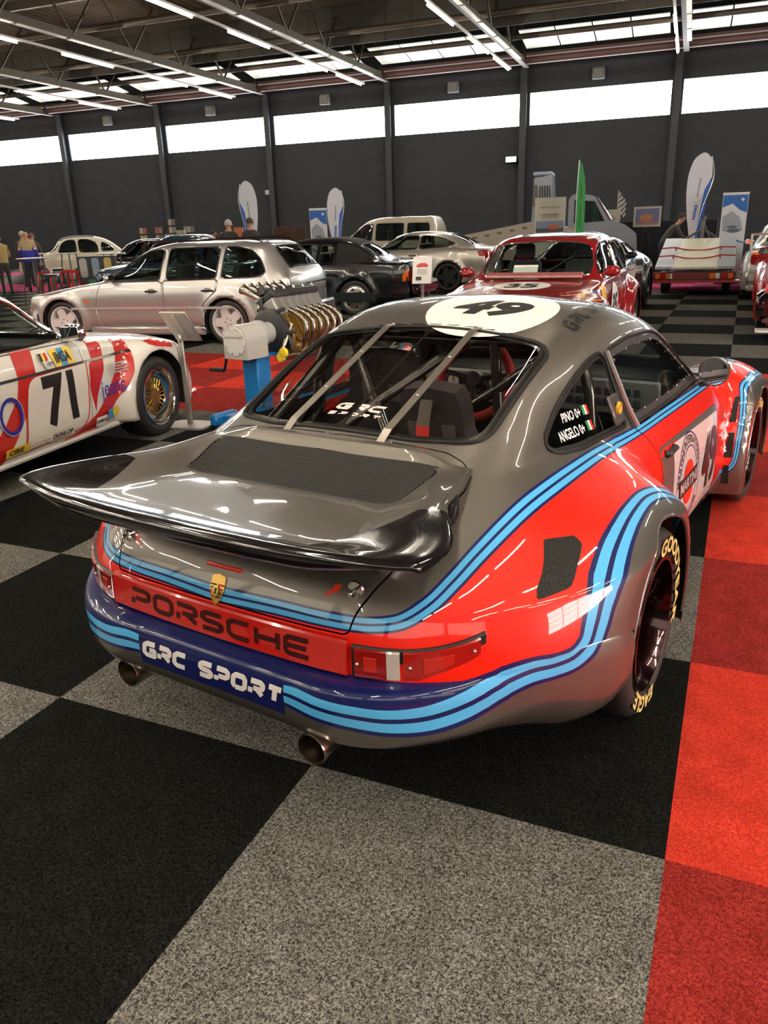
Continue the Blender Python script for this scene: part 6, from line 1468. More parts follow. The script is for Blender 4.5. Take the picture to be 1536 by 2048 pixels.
# the added front panes and side door stand in for daylight behind the viewer
# ---------------------------------------------------------------- engine on a workshop stand
def engine_stand():
    st = thing('engine_stand', 'blue engine stand column with grey gearbox and hand crank beside the red carpet', 'engine stand', (-2.47, 3.72, 0), math.radians(80))
    blue = mat('stand_blue', (.010, .19, .52), .4); grey = mat('gearbox_grey', (.50, .49, .46), .35, .2)
    mb = MB(); mb.box((-.05, 0, .30), (.16, .17, .56), bev=.012); mb.box((-.03, 0, .575), (.26, .22, .02)); mb.build('column', blue, st)
    mb = MB(); mb.box((-.16, 0, .05), (.12, .68, .09), bev=.01); mb.box((.45, .0, .05), (1.1, .12, .09), bev=.01); mb.box((.95, 0, .05), (.1, .8, .09), bev=.01); mb.box((-.16, .31, .055), (.28, .09, .10), bev=.02); mb.build('floor_frame', blue, st)
    mb = MB(); out = [(-.122, .575), (.122, .575), (.122, .70)]+[(.122*math.cos(a), .715+.12*math.sin(a)) for a in np.linspace(.1, math.pi-.1, 16)]+[(-.122, .70)]
    mb.prism(out, -.27, -.03, 'yz'); mb.lathe([(.0, -.03), (.11, -.03), (.11, .02), (.085, .05), (.085, .12), (0, .12)], (0, 0, .735), 'x', 28); gb = mb.build('gearbox', grey, st)
    mb = MB(); mb.lathe([(0, -.276), (.108, -.276), (.111, -.27)], (0, 0, .712), 'x', 40); cv = mb.build('gearbox_cover', mat('cover_light', (.62, .61, .58), .4), gb)
    for k in range(8):
        a = k*math.pi/4+.3; mb = MB(); mb.lathe([(0, -.281), (.006, -.281), (.007, -.276)], (0, .097*math.cos(a), .712+.097*math.sin(a)), 'x', 8); mb.build('cover_bolt', ALU, cv)
    decal('gearbox_lettering', [(mat('letter_grey', (.08, .08, .08), .5), text_fit('Werner Weitner GmbH', .16, .018))], (-.279, 0, .745), (0, -1, 0), (0, 0, 1), None, cv, off=.001)
    mb = MB(); mb.tube([(-.15, .155, .60), (-.15, .21, .60), (-.15, .215, .59), (-.15, .26, .46), (-.15, .27, .455)], .012, 8); mb.tube([(-.15, .27, .455), (-.15, .42, .452)], .017, 10); mb.build('hand_crank', BLACK, st)
    en = thing('engine', 'bare six-cylinder race engine with six intake trumpets and steel exhaust headers on the blue stand', 'engine', (-2.47, 3.72, 0), math.radians(80))
    gold = mat('magnesium_gold', (.30, .17, .04), .35, .7); cast = mat('cast_alloy', (.42, .41, .39), .35, .8); pipe = mat('header_steel', (.36, .31, .26), .2, 1); blk = mat('cover_black', (.035, .034, .036), .4, .3)
    T = rotm('X', -28)          # the block leans away from the trumpets
    def tilt(p): q = T @ Vector((p[0], p[1], p[2]-.74)); return (q.x, q.y, q.z+.74)
    mb = MB(); mb.lathe([(0, .12), (.15, .12), (.175, .13), (.18, .17), (.16, .19), (0, .19)], (0, 0, .74), 'x', 32)
    for k in range(6):
        a = k*math.pi/3; mb.tube([(.14, 0, .74), (.15, .19*math.cos(a), .74+.19*math.sin(a)), (.22, .20*math.cos(a), .74+.20*math.sin(a))], .018, 6)
    mb.build('mounting_flange', blk, en)
    mb = MB(); mb.box((.50, 0, .70), (.60, .26, .26), bev=.03)
    for i in range(6): mb.box((.27+i*.092, -.135, .70), (.03, .02, .24), bev=.004); mb.box((.27+i*.092, .135, .70), (.03, .02, .24), bev=.004)
    mb.lathe([(0, .20), (.17, .20), (.175, .22), (.175, .235), (.15, .245)], (0, 0, .70), 'x', 28); mb.xf(tilt); mb.build('engine_block', gold, en)
    mb = MB(); mb.box((.50, 0, .545), (.58, .30, .08), bev=.03); mb.box((.36, -.05, .50), (.2, .2, .08), bev=.03); mb.xf(tilt); mb.build('oil_pan', mat('pan_gold', (.26, .15, .04), .4, .6), en)
    mb = MB(); mb.box((.50, 0, .90), (.60, .24, .15), bev=.012)
    for i in range(7): mb.box((.22+i*.092, .125, .90), (.012, .02, .13)); mb.box((.22+i*.092, -.125, .90), (.012, .02, .13))
    mb.xf(tilt); mb.build('cylinder_head', cast, en)
    mb = MB(); mb.box((.52, 0, 1.005), (.60, .27, .07), bev=.02); mb.box((.52, -.03, 1.055), (.52, .12, .05), bev=.02); mb.lathe([(0, .07), (.035, .065), (.036, 0)], (.26, 0, 1.05), 'z', 16); mb.xf(tilt); cc = mb.build('cam_cover', blk, en)
    for i in range(5):
        for y in (-.115, .115): mb = MB(); mb.lathe([(0, .025), (.008, .022), (.009, 0)], (.28+i*.12, y, 1.035), 'z', 8); mb.xf(tilt); mb.build('cover_bolt', CHROME, cc)
    for i in range(6):
        x = .27+i*.092; mb = MB(); pr = [(.028, 0), (.026, .05), (.028, .10), (.034, .15), (.043, .19), (.046, .195), (.040, .19), (.024, .10), (.022, .02), (0, .02)]
        V0_ = len(mb.v); mb.lathe(pr, (0, 0, 0), 'y', 20); R_ = rotm('X', 22); mb.v = [(p[0]+x, (R_ @ Vector(p)).y+.20, (R_ @ Vector(p)).z+.985) for p in mb.v]
        mb.tube([(x, .10, .90), (x, .15, .945), (x, .21, .985)], .028, 10); mb.box((x, .19, .97), (.07, .02, .07), rotm('X', 22), bev=.006); mb.build('intake_trumpet', mat('trumpet_steel', (.50, .44, .38), .2, 1), en)
    for i in range(6):
        x = .27+i*.092; mb = MB(); e = .04*(i-2.5)
        mb.tube(spline([(x, -.02-.10, .90), (x, -.20, .87), (x+.01, -.27, .80), (x+.0, -.27, .72), (x-.04-e*.5, -.22, .62), (x-.10-e, -.17, .55)], 5), .022, 10); mb.build('exhaust_header', pipe, en)
    mb = MB(); mb.tube([(.10, -.17, .55), (.52, -.17, .53)], .035, 10); mb.tube([(.05, -.16, .57), (.12, -.16, .64), (.22, -.17, .80)], .02, 8); mb.build('collector_pipe', pipe, en)
    for y, z in ((-.12, .60), (-.09, .565)):
        mb = MB(); mb.lathe([(0, -.02), (.034, -.02), (.038, -.012), (.038, .01), (0, .01)], (.02, y-.12, z), 'x', 20); mb.build('yellow_cap', mat('cap_yellow', (.85, .62, .03), .5), en)
    mb = MB(); mb.tube([(.18, .06, .86), (.19, .12, .90), (.22, .13, 1.0)], .014, 8); mb.tube([(.17, .10, .80), (.18, .18, .74), (.2, .1, .62)], .012, 8); mb.tube([(.16, -.1, .86), (.17, -.16, .74), (.16, -.22, .60)], .018, 8); mb.build('hose', BLACK, en)
    mb = MB(); mb.lathe([(0, .15), (.03, .15), (.034, .17), (.0, .19)], (0, .15, .92), 'x', 16); mb.build('pulley', cast, en); mb = MB(); mb.lathe([(0, .15), (.026, .15), (.03, .17), (.0, .19)], (0, .02, .86), 'x', 16); mb.build('pulley', cast, en)
engine_stand()
def info_stand(loc, deg, label, face, scale=1.0, tall=.70):
    t = thing('information_stand', label, 'information stand', (*loc, 0), math.radians(deg)); al = mat('anodised', (.50, .48, .44), .35, .7)
    mb = MB(); P = roundpoly([(-.19, -.14), (.19, -.14), (.19, .14), (-.19, .14)], .10); mb.prism(P, 0, .016, 'xy'); mb.build('base_plate', al, t)
    mb = MB(); mb.box((0, 0, tall/2), (.045, .022, tall), bev=.004); mb.box((0, -.01, tall+.02), (.03, .03, .07), bev=.01); mb.build('post', al, t)
    R_ = rotm('X', -49 if face > 0 else 49); mb = MB(); mb.box((0, 0, 0), (.235, .33, .016), R_, bev=.004); mb.build('board_frame', al, t, loc=(0, .03*face, tall+.11))
    mb = MB(); mb.box((0, 0, -.0095 if face > 0 else .0095), (.205, .30, .002), None); mb.v = [tuple(R_ @ Vector(p)) for p in mb.v]; b = mb.build('board_back', mat('board_grey', (.42, .43, .41), .5), t, loc=(0, .03*face, tall+.11))
    mb = MB(); mb.box((0, 0, -.014 if face > 0 else -.014), (.035, .30, .006), None); mb.v = [tuple(R_ @ Vector(p)) for p in mb.v]; mb.build('back_rib', al, t, loc=(0, .03*face, tall+.11))
    return t
info_stand((-3.06, 3.49), 6, 'grey information stand seen from behind, between race car 71 and the engine', 1)
def card_stand():
    t = thing('card_stand', 'white framed description card on a thin post in front of the black coupe', 'information stand', (-2.62, 7.78, 0), math.radians(12))
    mb = MB(); mb.box((0, 0, .44), (.03, .02, .84)); mb.prism(roundpoly([(-.18, -.14), (.18, -.14), (.18, .14), (-.18, .14)], .08), 0, .015, 'xy'); mb.build('post', ALU, t)
    mb = MB(); mb.box((0, -.03, .99), (.24, .012, .33), rotm('X', -20), bev=.003); b = mb.build('card_board', mat('card_white', (.66, .66, .64), .4), t)
    lay = [(mat('card_red', (.5, .05, .04), .5), [[(-.07, .04), (.07, .04), (.075, .065), (.04, .09), (-.03, .09), (-.075, .06)]]), (mat('card_text', (.25, .25, .25), .6), [rectp(.12, .004, 0, z) for z in (.015, .0, -.015, -.03, -.045)]), (BLACK, [rectp(.07, .045, -.04, -.10)])]
    decal('card_print', lay, (0, -.038, .99), (1, 0, 0), (0, .34, .94), None, t, off=.003)
card_stand()
# ---------------------------------------------------------------- flags and banners
def teardrop_flag(loc, deg, h, w, lean, label, blue_side, tilt=0):
    t = thing('teardrop_flag', label, 'flag', (*loc, 0), math.radians(deg)); k = blue_side
    out = [(0, .62), (-.10*k, .9), (-.26*k, h*.55), (-.34*k, h*.75), (-.33*k, h*.88), (-.24*k, h*.97), (-.10*k, h), (.04*k, h*.96), (.10*k, h*.88), (.12*k, h*.82)]
    out = [(0, .55)]+[tuple(p) for p in spline([(x, z, 0) for x, z in out[1:]], 4)[:, :2]]+[(.03*k, .60)]
    out = [(x*w+lean*(z/h), z) for x, z in out]
    mb = MB(); mb.prism(out, -.006, .006, 'xz'); mb.build('sail', mat('flag_white', (.62, .64, .70), .8), t)
    bl = [(x, z) for x, z in [(lean*.2, .55), (lean*.22+.03*k, .60), (lean*.82+.12*k*w, h*.82), (lean*.80+.0*k*w, h*.72), (lean*.5-.03*k*w, h*.45)]]
    for s in (-1, 1):
        b_ = mat('flag_blue', (.03, .12, .48), .7)
        off = .007*s
        mb = MB(); mb.prism(bl, off-.0005, off+.0005, 'xz'); mb.build('sail_stripe', b_, t)
    for word, z0, m in ((9, h*.74, mat('flag_text_grey', (.15, .2, .3), .7)), (6, h*.55, b_)):
        ang = math.atan2(h*.5, (lean*.5+.05*k)); L_ = .42 if word > 6 else .34; P = [rectp(L_/word*.7, .035 if word > 6 else .065, (q-(word-1)/2)*L_/word, 0) for q in range(word)]; c, s_ = math.cos(ang), math.sin(ang)
        decal('flag_lettering', [(m, [[(x*c-y*s_, x*s_+y*c) for x, y in p] for p in P])], (lean*(z0/h)-.10*k*w, -.0075, z0), (1, 0, 0), (0, 0, 1), None, t, off=.001)
    mb = MB(); P = spline([(0, 0, 0), (0, 0, .6), (lean*.6+.05*k, 0, h*.6), (lean+.12*k*w, 0, h*.84), (lean+.05*k, 0, h*.97)], 5); mb.tube(P, .012, 6); mb.box((0, 0, .01), (.5, .06, .02)); mb.box((0, 0, .012), (.06, .5, .02)); mb.build('flag_pole', ALU, t)
teardrop_flag((-11.20, 17.20), 22, 2.78, 1.0, -.10, 'white teardrop flag with blue edge behind the two standing men', -1)
teardrop_flag((-9.90, 19.80), 22, 2.62, 1.0, .12, 'white teardrop flag with blue edge beside the roll-up banner, above the black coupe', 1)
teardrop_flag((-.20, 19.80), 8, 2.92, 1.15, .22, 'tall white teardrop flag with blue edge standing behind the sloping trailer deck', 1)
def feather_flag():
    t = thing('feather_flag', 'plain green feather flag standing in front of the transporter', 'flag', (-2.02, 14.85, 0), math.radians(12))
    out = [(-.075, .35), (-.085, 2.0), (-.07, 2.55), (-.055, 2.60), (.0, 2.52), (.05, 2.32), (.08, 2.05), (.085, 1.5), (.075, .35)]
    mb = MB(); mb.prism(out, -.006, .006, 'xz'); s = mb.build('sail', mat('flag_green', (.17, .33, .08), .8), t)
    P = [rectp(.028, w_, 0, z_) for w_, z_ in ((.30, .55), (.42, .08), (.34, -.42))]
    decal('flag_lettering', [(mat('flag_dark_green', (.04, .12, .02), .8), P)], (.0, -.008, 1.5), (1, 0, 0), (0, 0, 1), None, t)
    mb = MB(); mb.tube([(-.07, 0, 0), (-.08, 0, 2.0), (-.06, 0, 2.6)], .01, 6); mb.prism(roundpoly(rectp(.4, .4, -.07, 0), .05), 0, .02, 'xy'); mb.build('flag_pole', ALU, t)
feather_flag()
def rollup(loc, deg, label, w=.50, h=2.05):
    t = thing('roll_up_banner', label, 'banner', (*loc, 0), math.radians(deg)); mb = MB(); mb.box((0, 0, h/2+.04), (w, .008, h-.06)); mb.build('banner_sheet', mat('banner_white', (.60, .62, .66), .6), t)
    mb = MB(); mb.box((0, 0, .05), (w+.04, .12, .09), bev=.02); mb.box((0, 0, h), (w+.02, .03, .03)); mb.tube([(0, .03, .05), (0, .03, h)], .01, 6); mb.build('banner_base', ALU, t)
    q = w/.5; bl = mat('banner_blue', (.02, .12, .42), .6); gr = mat('banner_cloud', (.30, .33, .38), .7)
    lay = [(bl, [[(-.24*q, h-.04), (.24*q, h-.04), (.24*q, h-.42), (.10*q, h-.36), (-.05*q, h-.22), (-.24*q, h-.30)]]), (gr, [[(-.22*q, h-.50), (-.05*q, h-.38), (.12*q, h-.52), (.2*q, h-.80), (.0, h-.86), (-.2*q, h-.80)]]),
           (mat('banner_dark', (.10, .12, .15), .7), [ellp(.26*q, .09, .02*q, h-.80), ellp(.20*q, .06, -.02*q, h-.72)]), (bl, [[(-.24*q, h-1.02), (-.1*q, h-1.10), (.1*q, h-1.0), (.24*q, h-1.06), (.24*q, h-1.08), (.1*q, h-1.04), (-.1*q, h-1.14), (-.24*q, h-1.06)]]), (gr, [rectp(.3*q, .01, 0, h-1.2-.05*k) for k in range(6)]), (WHITE, []),]
    lay[-1] = (WHITE, [[(x+.14*q, y+h-.14) for x, y in p] for p in [ellp(.08, .04), rectp(.03, .07)]])
    decal('banner_print', lay, (0, -.005, 0), (1, 0, 0), (0, 0, 1), None, t, off=.002)
rollup((-9.87, 18.65), 25, 'narrow roll-up banner with blue top, second item left of the beige van'.replace('left of', 'beyond'), .47, 2.05)
rollup((.70, 19.05), 4, 'wide roll-up banner with blue top next to the sloping trailer deck', .54, 1.98)
def info_board():
    t = thing('display_board', 'large pale display board with car picture standing before the transporter', 'display board', (-2.71, 15.30, 0), math.radians(14))
    mb = MB(); mb.box((0, 0, 1.42), (.62, .03, 1.10), bev=.004); mb.build('board', mat('board_cream', (.40, .38, .32), .6), t)
    mb = MB(); mb.box((-.25, 0, .45), (.04, .03, .9)); mb.box((.25, 0, .45), (.04, .03, .9)); mb.box((0, 0, .015), (.7, .4, .03)); mb.build('board_leg', ALU, t)
    decal('board_print', [(mat('print_olive', (.22, .25, .14), .7), [rectp(.16, .03, -.11, 0), rectp(.18, .03, .09, 0)]), (mat('print_beige', (.30, .27, .22), .7), [rectp(.34, .10, 0, -.16), rectp(.5, .012, 0, -.14)]), (mat('print_sky', (.16, .20, .28), .7), [rectp(.56, .22, 0, -.37)]), (mat('print_dark', (.06, .06, .06), .7), [rectp(.56, .08, 0, -.44)]), (mat('print_orange', (.42, .10, .03), .7), [ellp(.22, .09, .08, -.38)])], (0, -.017, 1.78), (1, 0, 0), (0, 0, 1), None, t, off=.002)
info_board()
def poster(name, label, loc, deg, w, h, z, cols, leg=True):
    t = thing(name, label, 'poster', (*loc, 0), math.radians(deg)); mb = MB(); mb.box((0, 0, z), (w, .03, h), bev=.004); mb.build('frame', mat('poster_frame', (.36, .34, .30), .5), t)
    k = [rectp(w*.84, h*.80)]; decal('print', [(mat('poster_sky_%s' % name, cols[0], .6), k), (mat('poster_fig_%s' % name, cols[1], .6), [ellp(w*.5, h*.36, -w*.04, -h*.05)]), (mat('poster_ground_%s' % name, cols[2], .6), [rectp(w*.84, h*.16, 0, -h*.32)])], (0, -.017, z), (1, 0, 0), (0, 0, 1), None, t, off=.002)
    if leg:
        mb = MB(); mb.tube([(-w*.3, 0, 0), (0, .02, z)], .015, 6); mb.tube([(w*.3, 0, 0), (0, .02, z)], .015, 6); mb.tube([(0, .5, 0), (0, .02, z)], .015, 6); mb.build('easel_leg', BLACK, t)
poster('picture_poster', 'framed poster with an orange car picture beside the bending man', (-1.53, 22.1), 5, .72, .52, 1.55, ((.10, .12, .22), (.38, .14, .06), (.25, .13, .10)))
poster('drawing_poster', 'small pale poster below the chequered flag', (-2.72, 24.1), 5, .40, .52, 1.53, ((.38, .35, .28), (.28, .25, .20), (.36, .33, .27)))
def chequered():
    t = thing('chequered_flag', 'black and white chequered flag on a thin pole above the small pale poster', 'flag', (-2.72, 24.8, 0), .1)
    mb = MB(); mb.tube([(0, 0, 0), (0, 0, 2.35)], .012, 6); mb.build('flag_pole', ALU, t); mb = MB(); n = 7
    for i in range(n):
        for j in range(n):
            x0, x1 = i*.035, (i+1)*.035; z = lambda x, q: 2.33-q*.075-x*1.2+.02*math.sin(x*30); mb.add([(x0, .03*math.sin(x0*20), z(x0, j+1)), (x1, .03*math.sin(x1*20), z(x1, j+1)), (x1, .03*math.sin(x1*20), z(x1, j)), (x0, .03*math.sin(x0*20), z(x0, j))], [(0, 1, 2, 3)], (i+j) % 2)
    mb.build('flag_cloth', [INK, mat('flag_cloth_white', (.5, .48, .45), .8)], t)
chequered()
def brown_panel():
    t = thing('wooden_panel', 'low brown wooden panel standing behind the roof of the silver estate', 'panel', (-12.12, 20.9, 0), math.radians(24))
    mb = MB(); mb.box((0, 0, .92), (1.0, .04, 1.45), bev=.01); mb.build('board', noise_mat('brown_board', (.05, .028, .020), (.075, .042, .03), 12, .5), t); mb = MB(); mb.box((-.4, 0, .1), (.06, .4, .2)); mb.box((.4, 0, .1), (.06, .4, .2)); mb.build('panel_foot', BLACK, t)
brown_panel()
# ---------------------------------------------------------------- sloping trailer deck
def trailer():
    t = thing('car_trailer', 'sloping trailer deck with cream centre strip, red bars and red tail light bar', 'trailer', (.16, 15.1, 0), math.radians(1.5))
    def deck(x0, x1, name, m, dz=0, th=.05): mb = MB(); mb.prism([(0.15, .60+dz), (3.0, 1.06+dz), (3.0, 1.06+dz-th), (.15, .60+dz-th)], x0, x1, 'yz'); return mb.build(name, m, t)
    lb = mat('deck_blue_grey', (.34, .37, .43), .5); cr = mat('deck_cream', (.60, .57, .44), .5); d = deck(-.73, -.40, 'side_deck', lb); deck(.40, .73, 'side_deck', lb); deck(-.40, .40, 'centre_deck', cr, -.01)
    mb = MB(); mb.box((0, .12, .575), (.86, .06, .04)); mb.build('deck_lip', cr, t)
    mb = MB(); mb.box((0, .06, .43), (1.50, .10, .15), bev=.01); lbx = mb.build('light_bar', mat('bar_dark_red', (.12, .012, .010), .4), t)
    for x, m in ((-.66, LENS_ORANGE), (-.56, LENS_RED), (-.46, LENS_ORANGE), (-.43, LENS_CLEAR), (.33, LENS_ORANGE), (.43, LENS_CLEAR), (.55, LENS_RED), (.66, LENS_ORANGE)):
        mb = MB(); mb.box((x, .005, .43), (.085, .02, .10), bev=.005); mb.build('lamp_lens', m, lbx)
    mb = MB(); mb.box((0, .006, .33), (1.5, .02, .05)); mb.build('under_rail', mat('rail_red', (.30, .02, .015), .5), t)
    for y, z in ((.9, .76), (1.7, .89)):
        mb = MB(); mb.tube(spline([(-.72, y, z), (-.45, y, z+.01), (-.25, y, z-.03), (.25, y, z-.03), (.45, y, z+.01), (.72, y, z)], 4), .015, 6); mb.box((-.44, y-.02, z-.03), (.03, .03, .12)); mb.box((.44, y-.02, z-.03), (.03, .03, .12)); mb.build('cross_bar', mat('bar_red', (.38, .03, .02), .45), t)
    mb = MB(); mb.box((0, 1.7, .42), (1.3, 2.9, .10)); mb.box((0, 3.1, .55), (1.3, .1, .9)); mb.build('chassis', BLACK, t)
    for sg in (-1, 1):
        for y in (1.5, 2.2): mb = MB(); mb.lathe([(0, .10), (.13, .11), (.15, .09), (.27, .09), (.30, .06), (.30, -.06), (0, -.08)], (sg*.60, y, .30), 'x', 24); mb.build('wheel', TYRE, t)
    mb = MB(); mb.tube([(.02, 3.1, 1.0), (.02, 3.1, 1.45)], .05, 8); mb.tube([(-.30, 3.1, 1.05), (.02, 3.1, 1.25), (.32, 3.1, 1.05)], .03, 8); mb.tube([(.02, 3.1, 1.42), (.18, 3.0, 1.05)], .012, 6); mb.box((.05, 3.08, 1.47), (.06, .06, .10), bev=.01); mb.build('winch_post', mat('winch_metal', (.12, .12, .11), .5, .5), t)
trailer()
# ---------------------------------------------------------------- old transporter
def transporter():
    t = thing('transporter', 'pale old car transporter with sloping deck, slatted tower and curved cab before the dark wall', 'truck', (-4.45, 21.3, 0), math.radians(8))
    bg = mat('transporter_beige', (.34, .31, .25), .45, coat=.3); sv = mat('transporter_silver', (.20, .225, .26), .35, .5, coat=.6)
    mb = MB(); mb.prism([(-2.85, 1.075), (-.05, 1.52), (1.2, 1.30), (1.2, .55), (-2.85, .55)], -.9, .9, 'xz')
    b = mb.build('deck_body', bg, t); mb = MB()
    for i in range(1, 9): mb.box((-2.9+i*.34, -.905, 1.02+i*.054-.08), (.13, .012, .05))
    mb.build('deck_slot', mat('slot_dark', (.10, .09, .08), .6), b)
    mb = MB(); mb.prism([(-.05, 1.3), (.58, 1.3), (.46, 2.68), (.0, 2.62)], -.55, .55, 'xz'); mb.build('tower', sv, t)
    mb = MB()
    for i in range(5): mb.prism([(.16+i*.075, 1.6), (.20+i*.075, 1.6), (.185+i*.06, 2.42), (.15+i*.06, 2.42)], -.56, -.55, 'xz')
    mb.build('tower_slat', BLACK, t); mb = MB(); mb.prism([(-.02, 1.9), (.12, 1.9), (.09, 2.45), (.01, 2.45)], -.565, -.55, 'xz'); mb.build('tower_panel', mat('slot_dark', (.10, .09, .08), .6), t)
    mb = MB(); mb.box((.22, 0, 2.72), (.50, 1.1, .10), bev=.03); mb.build('tower_cap', mat('cap_blue_grey', (.30, .38, .50), .4), t)
    prof = [(.95, .6), (.95, 2.05), (1.05, 2.17), (1.50, 2.14), (1.68, 2.06), (2.05, 1.50), (2.45, 1.36), (2.72, 1.15), (2.78, .6)]
    mb = MB(); P = roundpoly(prof, .06, 3); mb.prism(P, -.85, .85, 'xz'); mb.build('cab', sv, t)
    mb = MB(); mb.prism([(1.72, 1.99), (2.02, 1.53), (2.05, 1.535), (1.76, 2.01)], -.70, .70, 'xz'); mb.prism([(1.10, 1.45), (1.90, 1.48), (1.62, 1.98), (1.10, 2.02)], -.86, -.85, 'xz'); mb.prism([(1.10, 1.45), (1.90, 1.48), (1.62, 1.98), (1.10, 2.02)], .85, .86, 'xz'); mb.build('cab_window', mat('cab_glass', (.01, .015, .016), .08, coat=1), t)
    mb = MB(); mb.tube([(1.68, -.86, 2.06), (2.06, -.86, 1.50)], .035, 8); mb.build('cab_pillar', mat('bright_trim', (.55, .60, .66), .15, 1), t)
    for x in (-2.0, -1.2, 2.1):
        for sg in (-1, 1): mb = MB(); mb.lathe([(0, .12), (.20, .13), (.24, .10), (.42, .10), (.46, .06), (.46, -.10), (0, -.12)], (x, sg*.85, .46), 'y', 28); mb.build('wheel', TYRE, t)
transporter()
# ---------------------------------------------------------------- people
def person(loc, deg, h, jacket, trousers, hair, label, pose='stand', band=None, bald=False):
    p_ = thing('person', label, 'person', (*loc, 0), math.radians(deg)); k = h/1.78
    # joints: y forward, z up
    if pose == 'bend': sh, nk, hd = (.0, .30, 1.28), (0, .36, 1.36), (0, .46, 1.47); arm = [((.19, .30, 1.27), (.23, .42, 1.05), (.17, .58, .98), (.16, .63, .97))]
    elif pose == 'lean': sh, nk, hd = (.0, .10, 1.40), (0, .13, 1.49), (0, .18, 1.60); arm = [((.19, .10, 1.40), (.25, .20, 1.12), (.18, .44, 1.06), (.17, .50, 1.04))]
    else: sh, nk, hd = (.0, 0, 1.43), (0, .01, 1.53), (0, .03, 1.63); arm = [((.19, 0, 1.41), (.24, .00, 1.13), (.24, .10, .90), (.24, .13, .82))]
    V = []; E = []; R = []
    def add(p, r, par=None):
        V.append(tuple(c*k for c in p)); R.append(r*k); 
        if par is not None: E.append((par, len(V)-1))
        return len(V)-1
    pel = add((0, 0, .94), .155); sp = add((sh[0], sh[1]*.45, (.94+sh[2])/2), .150, pel); ch = add((0, sh[1]*.85, sh[2]-.10), .165, sp); n0 = add(nk, .060, ch); n1 = add((nk[0], (nk[1]+hd[1])/2, (nk[2]+hd[2])/2-.01), .058, n0); he = add(hd, .088, n1); add((hd[0], hd[1]+.01, hd[2]+.10), .072, he)
    hands = []
    for s in (-1, 1):
        a, b, c, d = arm[0]; i = add((s*a[0], a[1], a[2]-.01), .062, ch); i = add((s*b[0], b[1], b[2]), .050, i); i = add((s*c[0], c[1], c[2]), .034, i); w = add((s*d[0], d[1], d[2]), .036, i)
        dirv = Vector(d)-Vector(c); dirv.normalize(); hands.append((s, d, dirv))
        for f in range(4): 
            o = (f-1.5)*.018; q = add((s*d[0]+s*o*.3, d[1]+dirv.y*.05+o*.6, d[2]+dirv.z*.05), .010, w); add((s*d[0]+s*o*.2, d[1]+dirv.y*(.10-.01*abs(f-1.5))+o*.6, d[2]+dirv.z*.10-.008), .008, q)
        q = add((s*d[0]-s*.03, d[1]+.02, d[2]-.005), .010, w); add((s*d[0]-s*.04, d[1]+.04, d[2]-.03), .009, q)
        l = add((s*.095, 0, .86), .095, pel); l2 = add((s*.105, .02, .50), .062, l); l3 = add((s*.11, -.01, .10), .042, l2); l4 = add((s*.12, .04, .04), .042, l3); add((s*.13, .17, .03), .032, l4)
    me = bpy.data.meshes.new('person_body'); me.from_pydata(V, E, []); o = bpy.data.objects.new('t', me); COL.objects.link(o)
    o.modifiers.new('s', 'SKIN'); lay = me.skin_vertices[0].data
    for i, r in enumerate(R):
        f = (1.15, .80) if i in (0, 1, 2) else (1, 1); lay[i].radius = (r*f[0], r*f[1]); lay[i].use_root = i == 0
    o.modifiers.new('u', 'SUBSURF').levels = 1; o.modifiers['u'].render_levels = 1
    dg = bpy.context.evaluated_depsgraph_get(); m2 = bpy.data.meshes.new_from_object(o.evaluated_get(dg)); bpy.data.objects.remove(o); m2.name = 'body'
    skin = mat('skin_tone', (.42, .22, .14), .55); jm = mat('cloth_%02d_%02d_%02d' % tuple(int(c*99) for c in jacket), jacket, .85); tm = mat('cloth_%02d_%02d_%02d' % tuple(int(c*99) for c in trousers), trousers, .9); shoe = mat('shoe_dark', (.02, .018, .016), .5)
    ms = [skin, jm, tm, shoe]+([mat('cloth_band', band, .85), mat('cloth_line', (.75, .72, .65), .8)] if band else [])
    for m in ms: m2.materials.append(m)
    for pl in m2.polygons:
        c = pl.center/k; z = c.z; nearhand = any((Vector((s*d[0], d[1], d[2]))-c).length < .13 and (c-Vector((s*d[0], d[1], d[2]))).dot(dv) > -.02 for s, d, dv in hands)
        pl.use_smooth = True; pl.material_index = 0 if (nearhand or (z > nk[2]-.015 and c.y > nk[1]-.12)) else 3 if z < .09 else 2 if z < .90 and abs(c.x) < .20 else 1
        if band and pl.material_index == 1: pl.material_index = 4 if z > 1.24 else 5 if z > 1.21 else 1
    b = bpy.data.objects.new('body', m2); COL.objects.link(b); b.parent = p_
    hm = mat('hair_%02d' % int(hair[0]*99), hair, .8); mb = MB(); r0 = .103*k; hc = Vector(hd)*k+Vector((0, 0, .035*k)); N = 12; VV = []; FF = []
    if not bald:
        for i in range(7):
            ph = i/6*1.75
            for j in range(N): a = 2*math.pi*j/N; fr = max(0, math.sin(a)); ph2 = ph*(1-.38*fr); VV.append((hc.x+r0*.93*math.sin(ph2)*math.cos(a), hc.y-.008+r0*1.08*math.sin(ph2)*math.sin(a), hc.z+r0*1.12*math.cos(ph2)))
        for i in range(6):
            for j in range(N): FF.append((i*N+j, (i+1)*N+j, (i+1)*N+(j+1) % N, i*N+(j+1) % N))
        meshobj('hair', VV, FF, hm, b, smooth=True)
    for s in (-1, 1): mb = MB(); mb.box((hc.x+s*.092*k, hc.y-.005, hc.z-.03*k), (.016*k, .035*k, .055*k), bev=.007); mb.build('ear', skin, b)
    mb = MB(); mb.prism([(hc.y+.085*k, hc.z-.0), (hc.y+.115*k, hc.z-.045*k), (hc.y+.085*k, hc.z-.05*k)], hc.x-.013*k, hc.x+.013*k, 'yz'); mb.build('nose', skin, b)
    mb = MB()
    for s in (-1, 1): mb.lathe([(0, .006), (.010, .004), (.013, 0)], (hc.x+s*.032*k, hc.y+.088*k, hc.z-.015*k), 'y', 8)
